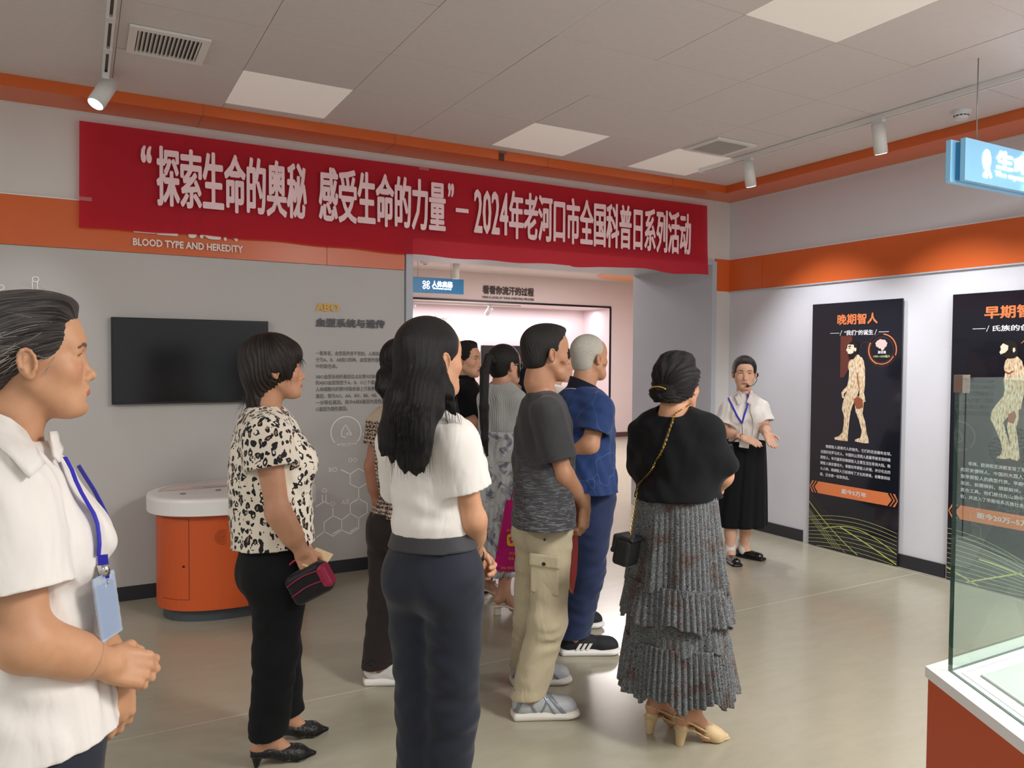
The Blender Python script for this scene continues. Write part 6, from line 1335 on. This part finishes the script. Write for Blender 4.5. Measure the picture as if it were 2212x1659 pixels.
M_sgr = mat('trainer grey', (176, 180, 184), .45, bump=.35, bscale=90); M_sgs = mat('trainer sole cream', (216, 212, 202), .55)
for i in (0, 1):
    o, g_, R = shoe(h7, i, M_sgs, M_sgr, 'sneaker', L=.275, sc=1.04, h=.0035)
    for k in range(4):
        bm = bm_new(); y = .035+k*.020; tube(bm, [Vector(g_+np.array(p)@R-h7.org) for p in ((-.026, y, .074-.35*(y-.03)), (0, y+.004, .088-.38*(y-.03)), (.026, y, .074-.35*(y-.03)))], .0030, 5); obj('shoe_lace', bm, M_swh, h7.root, smooth=True)
M_sgd = mat('trainer overlay', (132, 138, 146), .35, metal=.3)
for i in (0, 1): overlay(h7, i, [((0, .02, .05), (0, 1, .55), .012), ((0, .06, .05), (0, 1, -.5), .010), ((0, .095, .05), (0, 1, .6), .010), ((0, .150, .03), (0, 1, .9), .016), ((0, -.05, .05), (0, 1, -.4), .016)], M_sgd)
mg_ = thing('leaflet', 'folded red and yellow leaflet hanging from the hand of the man in charcoal T-shirt', 'leaflet', tuple(hat(1238, 1205, 3.36))); MO = np.array(mg_.location)
lp_ = [(1234, 1108), (1247, 1112), (1249, 1190), (1246, 1240), (1238, 1285), (1232, 1270), (1229, 1180)]
for nm, m_, dt, sh_ in (('front_sheet', mat('leaflet red', (196, 70, 66), .3), 3.33, 0), ('back_sheet', mat('leaflet yellow', (206, 184, 90), .3), 3.345, -4)):
    bm = bm_new(); A_ = [bm.verts.new(hat(x+sh_, y-2 if sh_ else y, dt)-MO) for x, y in lp_]; B_ = [bm.verts.new(hat(x+sh_, y-2 if sh_ else y, dt+.004)-MO) for x, y in lp_]; bm.faces.new(A_); bm.faces.new(B_[::-1])
    for k in range(7): bm.faces.new((A_[k], A_[(k+1) % 7], B_[(k+1) % 7], B_[k]))
    obj(nm, bm, m_, mg_)
# -- older man in the navy polo shirt
M_polo = cloth_mat('navy polo cloth', (32, 56, 104), .75, weave=.3, crease=.35, cscale=5); nt = M_polo.node_tree; b = nt.nodes['Principled BSDF']
v = nt.nodes.new('ShaderNodeTexVoronoi'); v.feature = 'DISTANCE_TO_EDGE'; v.inputs['Scale'].default_value = 4.2; nzz = nt.nodes.new('ShaderNodeTexNoise'); nzz.inputs['Scale'].default_value = 2.4; ad = nt.nodes.new('ShaderNodeMix'); ad.data_type = 'RGBA'; ad.blend_type = 'LINEAR_LIGHT'; ad.inputs[0].default_value = .25
nt.links.new(nt.nodes['Texture Coordinate'].outputs['Object'], nzz.inputs['Vector']); nt.links.new(nt.nodes['Texture Coordinate'].outputs['Object'], ad.inputs[6]); nt.links.new(nzz.outputs['Color'], ad.inputs[7]); nt.links.new(ad.outputs[2], v.inputs['Vector'])
lt = nt.nodes.new('ShaderNodeMath'); lt.operation = 'LESS_THAN'; lt.inputs[1].default_value = .0055; nt.links.new(v.outputs[0], lt.inputs[0]); mx = nt.nodes.new('ShaderNodeMix'); mx.data_type = 'RGBA'; mx.inputs[6].default_value = lin((32, 56, 104))+(1,); mx.inputs[7].default_value = lin((66, 92, 140))+(1,); nt.links.new(lt.outputs[0], mx.inputs[0]); nt.links.new(mx.outputs[2], b.inputs['Base Color'])
M_navyd = cloth_mat('navy trim', (22, 26, 44), .8)
k8 = person('older man with cropped white hair in navy polo shirt and navy trousers', 3.98, 40, (1274, 772, 34, 0, 0), (1257, 842), (1262, 1062), sh=((1292, 885, -.12), (1222, 880, .12)), el=((1274, 962, -.17), (1228, 960, .10)), wr=((1226, 985, -.10), (1222, 992, .04)),
            feet=((1238, 1412, 4), (1212, 1354, 4)), knees=((1266, 1240, -.08), (1252, 1230, .10)), sc=1.03, wt=1.06, male=1, old=.6, bust=0, hh=.003, hands=((.6, .5), (.6, .5)), hdir=(-RH, RH*.2-UP), hnorm=(-FH, -FH), skin=(188, 140, 108))
shirt(k8, M_polo, g=.024, hem=hat(1272, 1062, 3.84), frac=.66, r0=.074, r1=.086, seed=23, h=.0056, amp=.005, loose=(.160, .140), name='polo_shirt', neck_r=.066)
collar(k8, M_navyd, r=.070, hgt=.046, h=.0035, open_=.4, flare=.014, drop=.01, th=.0065)
for q in (0,):
    a_, b__ = k8.S[0], k8.E[0]; dd_ = nz(b__-a_); s = S(); s.cap(a_+(b__-a_)*.55, a_+(b__-a_)*.75, .087, .0885, 0); s.cut(a_+(b__-a_)*.665, dd_); s.cut(a_+(b__-a_)*.635, -dd_); s.cap(a_+(b__-a_)*.6, a_+(b__-a_)*.7+dd_*.05, .076, .076, 0, mode='s'); worldsolid('sleeve_cuff', s, .0045, M_navyd, k8)
bm = bm_new(); nd8 = nz(k8.fromH((0, -.030, -.095))-k8.N); l8 = nz(np.cross(nd8, k8.f)); f8 = np.cross(l8, nd8); tube(bm, [Vector(k8.N-nd8*.012+k8.l*.084*cos(x)+k8.f*(.080*sin(x))-k8.u*.028*(sin(x)+.2)-k8.org) for x in np.linspace(-pi-.2, .2, 24)], .0018, 5); obj('collar_piping', bm, M_white, k8.root, smooth=True)
trousers(k8, cloth_mat('navy sports cloth', (38, 50, 84), .75, crease=.4, cscale=6), g=.020, rk=.090, rh=.078, hem_z=.095, waist=.06, amp=.005, seed=12, h=.006)
def white_hair(j):
    hs = S(); skull(hs, .0042, .001); hs.ell((0, -.05, -.03), (.062, .048, .055), .03); hs.ell((0, .082, -.03), (.070, .060, .096), .02, mode='s')
    for q in (-1, 1): hs.ell((q*.080, .0, -.045), (.034, .032, .052), .010, mode='s')
    hs.ell((0, -.02, -.105), (.1, .1, .028), .02, mode='s'); return hair(j, hs, M_hairw, h=.0034, amp=.0004, lockn=80)
white_hair(k8)
M_sbl = mat('trainer black', (24, 25, 30), .7, bump=.3, bscale=300)
for i in (0, 1):
    o, g_, R = shoe(k8, i, M_sol, M_sbl, 'sneaker', L=.29, sc=1.08, h=.0038)
    sd_ = S(); sd_.cap((0, -.02, .058), (0, .165, .038), .040, .040, 0)
    if i == 0:
        for k in range(3):
            y = .020+k*.026; bm = bm_new(); P4 = [g_+np.array(p)@R-k8.org for p in ((.0, y, 0),)]
            outw = nz(-FH); pts = [(y-.012, .034), (y+.004, .034), (y+.024, .066), (y+.008, .066)]
            vs = [bm.verts.new(g_+k8.fa[0]*a_+UP*b__+outw*(.0468-.12*max(0, b__-.05)) -k8.org) for a_, b__ in pts]; vs2 = [bm.verts.new(Vector(v.co)+Vector(outw)*-.006) for v in vs]; bm.faces.new(vs); bm.faces.new(vs2[::-1])
            for q in range(4): bm.faces.new((vs[q], vs[(q+1) % 4], vs2[(q+1) % 4], vs2[q]))
            obj('shoe_stripe', bm, M_swh, k8.root)
# -- woman in black knit top and tiered pleated skirt
n9 = person('woman in black top and grey pleated tiered skirt with gold hair clip, seen from behind', 3.05, 52, (1463, 832, 50, 0, 0), (1455, 898), (1462, 1150), sh=((1524, 937, -.06), (1397, 935, .08)), el=((1560, 1026, -.02), (1388, 1025, .16)), wr=((1536, 1060, .16), (1440, 1045, .30)),
            feet=((1492, 1606, 14), (1424, 1578, 26)), heel=.062, sc=1.0, wt=1.06, hh=.0026, hands=((.3, .5), (.4, .5)), hdir=(-RH, RH), hnorm=(FH, FH), skin=(198, 148, 116))
def bat(s):
    for i in (0, 1): s.cap(n9.S[i], n9.E[i]*.80+n9.S[i]*.20, .052, .054, .05); s.cap(n9.N*.4+n9.S[i]*.6-n9.u*.10, n9.E[i]*.55+n9.H*.45, .066, .066, .08)
    s.ell(n9.H+n9.u*.13, (.166, .150, .10), .05, np.stack([n9.l, n9.f, n9.u])); s.disp(folds([(n9.l*.8+n9.u*.6, .12), (n9.l*.7-n9.u*.7, .09), (n9.u, .15)], .010, 31))
shirt(n9, M_blackk, g=.028, hem=hat(1460, 1090, 2.90), frac=.82, r0=.062, r1=.064, seed=29, h=.0055, amp=.003, name='black_top', neck_r=.064, neck_drop=.01, extra=bat)
hs = S(); skull(hs, .012, .003); hs.ell((0, -.045, -.01), (.070, .062, .068), .03); hairline(hs, side=.008, dz=.004); hs.ell((0, -.118, -.028), (.056, .036, .036), .008); hs.ell((0, -.128, -.020), (.038, .020, .020), .01); hs.ell((0, -.0, .108), (.06, .06, .022), .03)
for q in (-1, 1): hs.chain([(q*.066, .030, .045), (q*.076, -.01, .012), (q*.070, -.04, -.03), (q*.04, -.09, -.05)], [.014, .013, .014, .016], .016)
hair(n9, hs, M_hair, pole=(0, -1, -.15), h=.003, amp=.0024, lockn=26)
strands(n9, wisps(22, (0, .0, .116), (.04, .04, .004), (0, .3, .4), .04, (0, 0, -.02), 33)+wisps(16, (.0, -.05, -.085), (.05, .02, .01), (0, .2, -1), .03, (0, 0, 0), 34), M_loose, r=.0006)
bm = bm_new(); tube(bm, [Vector(n9.fromH((.034*cos(x), -.152-.004*sin(x), -.016+.014*sin(x))))-Vector(n9.org) for x in np.linspace(.25, pi-.25, 12)], .0028, 6); obj('hair_clip', bm, M_gold, n9.root, smooth=True)
def skirt_mat():
    m = cloth_mat('speckled pleats', (110, 106, 104), .85, weave=.3, crease=.2); nt = m.node_tree; b = nt.nodes['Principled BSDF']; tc = nt.nodes['Texture Coordinate']; v = nt.nodes.new('ShaderNodeTexVoronoi'); v.feature = 'DISTANCE_TO_EDGE'; v.inputs['Scale'].default_value = 210; n0 = nt.nodes.new('ShaderNodeTexNoise'); n0.inputs['Scale'].default_value = 60
    ad = nt.nodes.new('ShaderNodeMix'); ad.data_type = 'RGBA'; ad.blend_type = 'LINEAR_LIGHT'; ad.inputs[0].default_value = .02; nt.links.new(tc.outputs['Object'], n0.inputs['Vector']); nt.links.new(tc.outputs['Object'], ad.inputs[6]); nt.links.new(n0.outputs['Color'], ad.inputs[7]); nt.links.new(ad.outputs[2], v.inputs['Vector'])
    r = nt.nodes.new('ShaderNodeValToRGB'); r.color_ramp.elements[0].position = .05; r.color_ramp.elements[0].color = lin((134, 140, 142))+(1,); r.color_ramp.elements[1].position = .16; r.color_ramp.elements[1].color = lin((36, 31, 33))+(1,); nt.links.new(v.outputs[0], r.inputs[0])
    n = nt.nodes.new('ShaderNodeTexNoise'); n.inputs['Scale'].default_value = 14; nt.links.new(tc.outputs['Object'], n.inputs['Vector']); r2 = nt.nodes.new('ShaderNodeValToRGB'); r2.color_ramp.elements[0].position = .52; r2.color_ramp.elements[0].color = (1, 1, 1, 1); r2.color_ramp.elements[1].position = .66; r2.color_ramp.elements[1].color = (.86, .60, .52, 1); nt.links.new(n.outputs[0], r2.inputs[0])
    mx = nt.nodes.new('ShaderNodeMix'); mx.data_type = 'RGBA'; mx.blend_type = 'MULTIPLY'; mx.inputs[0].default_value = 1; nt.links.new(r.outputs[0], mx.inputs[6]); nt.links.new(r2.outputs[0], mx.inputs[7]); nt.links.new(mx.outputs[2], b.inputs['Base Color']); return m
M_skirt = skirt_mat(); zA = hat(1462, 1085, 2.90)[2]; zh = hat(1470, 1540, 3.05)[2]
def tier(z0, z1, r0, r1, amp0, amp1, npl, ph, name, ruf=.0, hemv=.012, depth=.82):
    a0 = np.arctan2(n9.f[1], n9.f[0]); ft = np.array([*n9.org[:2], 0.])+RH*.005
    def cf(v):
        t_ = (zA-v)/(zA-.12); p = n9.H*(1-t_)+ft*t_; return [p[0], p[1], v]
    th_ = np.linspace(0, 2*pi, 360, endpoint=False); V = []; zs = np.linspace(0, 1, 26)
    for q in zs:
        z = z0+(z1-z0)*q; c_ = cf(z); r = r0+(r1-r0)*q**.9; am = amp0+(amp1-amp0)*q
        pl = np.abs(((th_*npl/(2*pi)+.10*np.sin(5*th_+ph)) % 1)*2-1)-.5; big = np.sin(7*th_+ph)*.6+np.sin(11*th_+2*ph)*.4
        rr = r+am*pl*2.2+big*(.016*q+.002)+ruf*(1-q)**6*np.sin(npl*2*th_)*1.0; zz_ = z+hemv*q**3*(np.sin(7*th_+ph+1)+.6*np.sin(17*th_))*1.0
        x = rr*depth*np.cos(th_); y = rr*np.sin(th_); V.append(np.stack([c_[0]+x*np.cos(a0)-y*np.sin(a0), c_[1]+x*np.sin(a0)+y*np.cos(a0), zz_], 1))
    V = np.concatenate(V); n = 360; Q_ = np.array([[i*n+a_, i*n+(a_+1) % n, (i+1)*n+(a_+1) % n, (i+1)*n+a_] for i in range(25) for a_ in range(n)]); o = mk(name, V, Q_, M_skirt, n9.root, org=n9.org)
    md = o.modifiers.new('thick', 'SOLIDIFY'); md.thickness = .003
zt = lambda y: hat(1465, y, 2.84)[2]
tier(zt(1078), zt(1300), .154, .196, .002, .005, 52, 0, 'skirt_yoke', hemv=.004); tier(zt(1282), zt(1368), .198, .226, .005, .007, 56, 1.3, 'skirt_tier', .006); tier(zt(1340), zt(1425), .196, .206, .002, .003, 50, 2.2, 'skirt_tier', .004); tier(zt(1415), zt(1535), .206, .236, .006, .010, 60, 3.1, 'skirt_tier', .006, hemv=.016)
M_beige = mat('beige leather', (206, 180, 138), .38, bump=.15, bscale=200)
def slingback(j, i):
    R = np.stack([nz(np.cross(j.fa[i], UP)), j.fa[i], UP]); g_ = j.feet[i][0]; z = j.heel+.004
    s = S(); s.chain([(0, -.045, z+.002), (0, -.01, z), (0, .055, z*.45), (0, .105, .010), (0, .155, .007)], [.029, .027, .029, .034, .016], .01, flat=(UP, .18)); s.cap((0, -.048, 0.0), (0, -.040, z), .015, .026, .006, flat=((1, 0, 0), 1)); s.cut((0, 0, 0), (0, 0, -1)); w_ = S(); w_.grp(s, 0, c=g_, R=R); o = solid('shoe', w_, .0032, M_beige, j.root, j.org)
    s = S(); s.chain([(0, .060, z*.5+.022), (0, .105, .024), (0, .150, .014)], [.037, .036, .014], .015, flat=(UP, .85)); s.cap((0, .03, z+.04), (0, .075, z*.6+.052), .032, .026, .004, mode='s'); s.cut((0, .045, 0), (0, -1, 0)); s.cut((0, 0, .004), (0, 0, -1)); w_ = S(); w_.grp(s, 0, c=g_, R=R); solid('shoe_upper', w_, .003, M_beige, j.root, j.org)
    pts = [(.033, .055, z*.5+.02), (.034, .0, z+.022), (.024, -.045, z+.045), (0, -.068, z+.052), (-.024, -.045, z+.045), (-.034, .0, z+.022), (-.033, .055, z*.5+.02)]
    bm = bm_new(); tube(bm, [Vector(g_+np.array(p)@R-j.org) for p in pts], .0042, 6); obj('shoe_strap', bm, M_beige, j.root, smooth=True)
    for (x, y) in ((-.024, .085), (-.014, .100), (-.024, .108), (-.010, .120), (-.020, .126)):
        for sx_ in (1, -1):
            bm = bm_new(); p = g_+np.array((x*sx_, y, .024+.034*(1-abs(x)/.04)*.7-.10*(y-.08)))@R-j.org; 
            bmesh.ops.create_uvsphere(bm, u_segments=8, v_segments=5, radius=.0036, matrix=Matrix.Translation(Vector(p))); obj('perforation', bm, M_gap, j.root)
for i in (0, 1): slingback(n9, i)
# chain-strap bag
bg = thing('shoulder_bag', 'small black flap bag on a gold chain at the pleated skirt woman\'s side', 'bag', tuple(hat(1354, 1190, 2.93))); BO = np.array(bg.location); Rb = np.stack([nz(RH*.55+FH*.80), nz(FH*.55-RH*.80), UP])
tl_ = nz(UP*.96+RH*.22); Rb = np.stack([nz(RH*.80-FH*.5-UP*.16), nz(FH*.8+RH*.5), tl_]); M_bag = mat('bag leather black', (20, 20, 22), .42, bump=.35, bscale=240)
s = S(); s.box(BO, (.032, .062, .052), .014, R=Rb); solid('bag_body', s, .0035, M_bag, bg, BO); s = S(); s.box(BO+tl_*.026-Rb[0]*.032, (.010, .066, .034), .009, R=Rb); s.box(BO+tl_*.053, (.038, .066, .009), .008, R=Rb, k=.01); s.cap(BO+tl_*.040-Rb[0]*.036, BO-tl_*.012-Rb[0]*.056, .014, .010, .01); solid('bag_flap', s, .0035, M_bag, bg, BO)
sdT = S(); torso(sdT, n9, .034, 1); bat(sdT)
cp = [hat(1366+(1486-1366)*t_+10*sin(pi*t_)*1.0, 1158+(905-1158)*t_, 2.72) for t_ in np.linspace(0, 1, 46)]; cw = []
for p in cp:
    cw.append(onsurf(sdT, p, -FH, 130, True) if p[2] > zA else None)
cw = [None if x is None else x-FH*.006 for x in cw]; i0_ = next(i for i, x in enumerate(cw) if x is not None); cw = cw[:i0_]+[x for x in cw[i0_:] if x is not None]; lastd = cw[i0_]; cw = [x if x is not None else None for x in cw]; nn_ = sum(x is None for x in cw); b0 = BO+tl_*.058
for k in range(nn_): cw[k] = b0+(lastd-b0)*(k/nn_)
sh_top = onsurf(sdT, n9.S[0]*.55+n9.N*.45+UP*.30, UP)+UP*.004; P_chain = [Vector(x-BO) for x in cw]+[Vector(sh_top-BO)]
cum = [0]
for a_, b__ in zip(P_chain, P_chain[1:]): cum.append(cum[-1]+(b__-a_).length)
lnk = bpy.data.meshes.new('chain_link'); bmk = bm_new(); tube(bmk, [(.0062*cos(x), .0035*sin(x), 0) for x in np.linspace(0, 2*pi, 9)], .0012, 4); bmk.to_mesh(lnk); bmk.free(); lnk.materials.append(M_gold); sdist = 0; kk = 0
while sdist < cum[-1]-.004:
    i_ = max(q for q in range(len(cum)) if cum[q] <= sdist); i_ = min(i_, len(P_chain)-2); t_ = (sdist-cum[i_])/(cum[i_+1]-cum[i_]+1e-9); p = P_chain[i_].lerp(P_chain[i_+1], t_); dd_ = (P_chain[i_+1]-P_chain[i_]).normalized()
    o = bpy.data.objects.new('chain_link', lnk); COL.objects.link(o); o.parent = bg; o.location = p; o.rotation_mode = 'QUATERNION'; from mathutils import Quaternion
    o.rotation_quaternion = dd_.to_track_quat('X', 'Z') @ Quaternion((1, 0, 0), (kk % 2)*pi/2+.4); sdist += .0088; kk += 1
bm = bm_new(); tube(bm, P_chain[::3]+[P_chain[-1]], .0020, 5); obj('chain_leather', bm, M_bag, bg, smooth=True)
# -- the guide facing the group
p10 = person('guide facing the group in white shirt and long black skirt with blue lanyard and headset', 5.72, -98, (1608, 806, -103, -.05, 0), (1608, 852), (1606, 985), sh=((1572, 884, -.0), (1644, 882, .0)), el=((1560, 932, -.02), (1652, 925, -.04)), wr=((1604, 945, -.22), (1657, 938, -.20)),
             feet=((1576, 1212, -85), (1606, 1203, -45)), sc=.96, wt=.96, hk=1.03, hh=.0020, hands=((.15, .2), (.18, .35)), hdir=(RH*.75-UP*.30-FH*.35, RH*.12-UP*.62-FH*.6), hnorm=(-FH*.6+UP*.75, FH*.75-UP*.55), skin=(222, 178, 152))
shirt(p10, M_shirtw, g=.014, hem=p10.H+p10.u*.085, frac=.66, r0=.060, r1=.086, seed=37, h=.0048, amp=.0035, neck_r=.060, neck_drop=.015)
s10 = dsd(p10, nr=.054)
collar(p10, M_shirtw, r=.054, hgt=.034, h=.003, open_=1.1, flare=.012, tilt=.4); [patch('collar_wing', p10, s10, [(1608+q*4, 869), (1608+q*13, 848), (1608+q*21, 858), (1608+q*14, 875)], 5.5, -FH, M_shirtw, off=.006) for q in (-1, 1)]
hs = S(); skull(hs, .012, .003); hs.ell((0, -.05, -.02), (.068, .05, .058), .03); hs.ell((0, -.105, -.02), (.036, .03, .036), .01); hairline(hs, dz=.004, side=-.003); hs.cap((0, .09, .09), (0, .085, .125), .010, .002, .006, mode='s')
hair(p10, hs, M_hair, pole=(0, -1, -.1), h=.0028, amp=.0003)
dress_ring(p10, p10.H[2]+.115, zz10 if 0 else hat(1600, 1140, 5.72)[2], .152, .215, 1, 9, depth=.84, amp=.009, name='skirt', m=M_blackt)
for i in (0, 1):
    o, g_, R = shoe(p10, i, M_black, mat('patent black', (12, 12, 14), .08, coat=1) if i == 0 else bpy.data.materials['patent black'], 'loafer', L=.24, h=.0036)
    s = S(); s.cap(p10.A[i]-UP*.03, p10.A[i]+UP*.065, .043, .042, 0); s.cut(p10.A[i]+UP*.055, UP); worldsolid('sock', s, .004, M_swh, p10)
    bm = bm_new(); tube(bm, [Vector(g_+np.array((x, .055, .062-abs(x)*.3))@R-p10.org) for x in (-.022, 0, .022)], .0035, 6); obj('shoe_buckle', bm, M_gold, p10.root, smooth=True)
for q in (-1, 1):
    pts = [(1609+q*19, 852), (1609+q*19, 862), (1609+q*15, 880), (1608+q*8, 900), (1612, 917)]; lp = drape(p10, [hat(x, y, 5.5) for x, y in pts], s10, -FH); ribbon('lanyard', M_lany, p10.root, p10.org, lp, .012, -FH)
e_ = lp[-1]; bm = bm_new(); cyl(bm, Vector(e_-p10.org), Vector(e_-UP*.085-FH*.02-p10.org), .0022, n=8); obj('lanyard_cord', bm, M_black, p10.root, smooth=True)
s = S(); s.box(hat(1608, 958, float((e_-CAM)@FH)-.06), (.036, .003, .032), .002, R=np.stack([nz(RH+UP*-.15), nz(FH), nz(UP+RH*.15)])); worldsolid('badge_card', s, .003, M_badgew, p10)
fh = lambda *p: Vector(p10.fromH(p))-Vector(p10.org)
bm = bm_new(); tube(bm, [fh(.086, .0, -.02), fh(.084, .03, -.050), fh(.06, .075, -.078), fh(.030, .105, -.085)], .0022, 6); obj('headset_boom', bm, M_black, p10.root, smooth=True)
s = S(); s.ell(p10.fromH((.018, .106, -.084)), (.014, .010, .011), 0); worldsolid('microphone_foam', s, .0028, M_black, p10); s = S(); s.ell(p10.fromH((.088, -.004, -.012)), (.010, .012, .016), 0); worldsolid('earpiece', s, .0028, M_black, p10)
bm = bm_new(); tube(bm, [Vector(x)-Vector(p10.org) for x in drape(p10, [hat(x, y, 5.5) for x, y in ((1630, 856), (1632, 870), (1629, 890), (1634, 910), (1636, 930), (1635, 945))], s10, -FH)], .0016, 5); obj('microphone_cord', bm, M_gap, p10.root, smooth=True)
bm = bm_new(); q_ = Vector(p10.W[0]-p10.org); dh = Vector(nz(p10.W[0]-p10.E[0])); cyl(bm, q_-dh*.006, q_+dh*.004, .027, n=20, cap=False); obj('bracelet', bm, M_gold, p10.root, smooth=True)
pk = hat(1573, 975, 5.50); pch = thing('waist_amplifier', 'small black voice amplifier with chrome ring at the guide\'s right hip', 'amplifier', tuple(pk)); s = S(); s.box(pk, (.040, .022, .055), .012, R=np.stack([nz(RH+UP*.2), nz(FH), nz(UP-RH*.2)])); solid('case_body', s, .004, M_black, pch, pk)
bm = bm_new(); tube(bm, [Vector(RH*.018*cos(x)+UP*.022*sin(x)-FH*.023-UP*.01) for x in np.linspace(0, 2*pi, 16)], .003, 6); obj('ring', bm, M_chrome, pch, smooth=True)
bm = bm_new(); tube(bm, [Vector(UP*.05), Vector(RH*.05+UP*.085), Vector(RH*.09+UP*.10)], .004, 6); obj('strap', bm, M_black, pch, smooth=True)
# -- two visitors almost hidden behind the men
q11 = person('man in dark navy shirt with one arm raised, almost hidden behind the charcoal T-shirt man', 5.20, 60, (1172, 770, 60, 0, 0), (1168, 828), (1168, 985), sh=((1190, 856, -.08), (1146, 846, .0)), el=((1200, 920, 0), (1134, 800, -.06)), wr=((1190, 960, .1), (1116, 838, -.02)), sc=.95, male=1, bust=0, hh=.004, hands=((.5, .5), (.8, .6)), hdir=(None, -UP*.6-RH*.3), hnorm=(None, -RH))
def armc(s): s.cap(q11.S[1], q11.E[1], .066, .050, .03); s.cap(q11.E[1], q11.E[1]*.45+q11.W[1]*.55, .050, .046, .02)
shirt(q11, M_navyd, g=.020, hem=q11.H, frac=.7, seed=41, h=.007, sl=(1, 0), extra=armc, name='navy_shirt'); trousers(q11, M_navyt, h=.010, waist=.03); short_hair(q11, M_hairs, h=.005)
r12 = person('dark-haired woman in white blouse, her face just showing between the two men', 4.70, 20, (1204, 784, 14, 0, 0), (1196, 842), (1200, 1010), sc=.95, hh=.0036, skin=(206, 158, 132))
shirt(r12, M_shirtw, g=.016, hem=r12.H, frac=.66, seed=43, h=.007, neck_r=.058); collar(r12, M_shirtw, r=.056, hgt=.038, h=.004, open_=.8); trousers(r12, M_blackt, h=.010, waist=.03)
hs = S(); skull(hs, .012, .004); hs.ell((0, -.05, -.02), (.07, .06, .07), .03); hairline(hs, side=.004); hair(r12, hs, M_hair, h=.005)
for jj in (q11, r12, c):
    for i in (0, 1): shoe(jj, i, M_black, M_black, 'loafer', L=.25, h=.006)
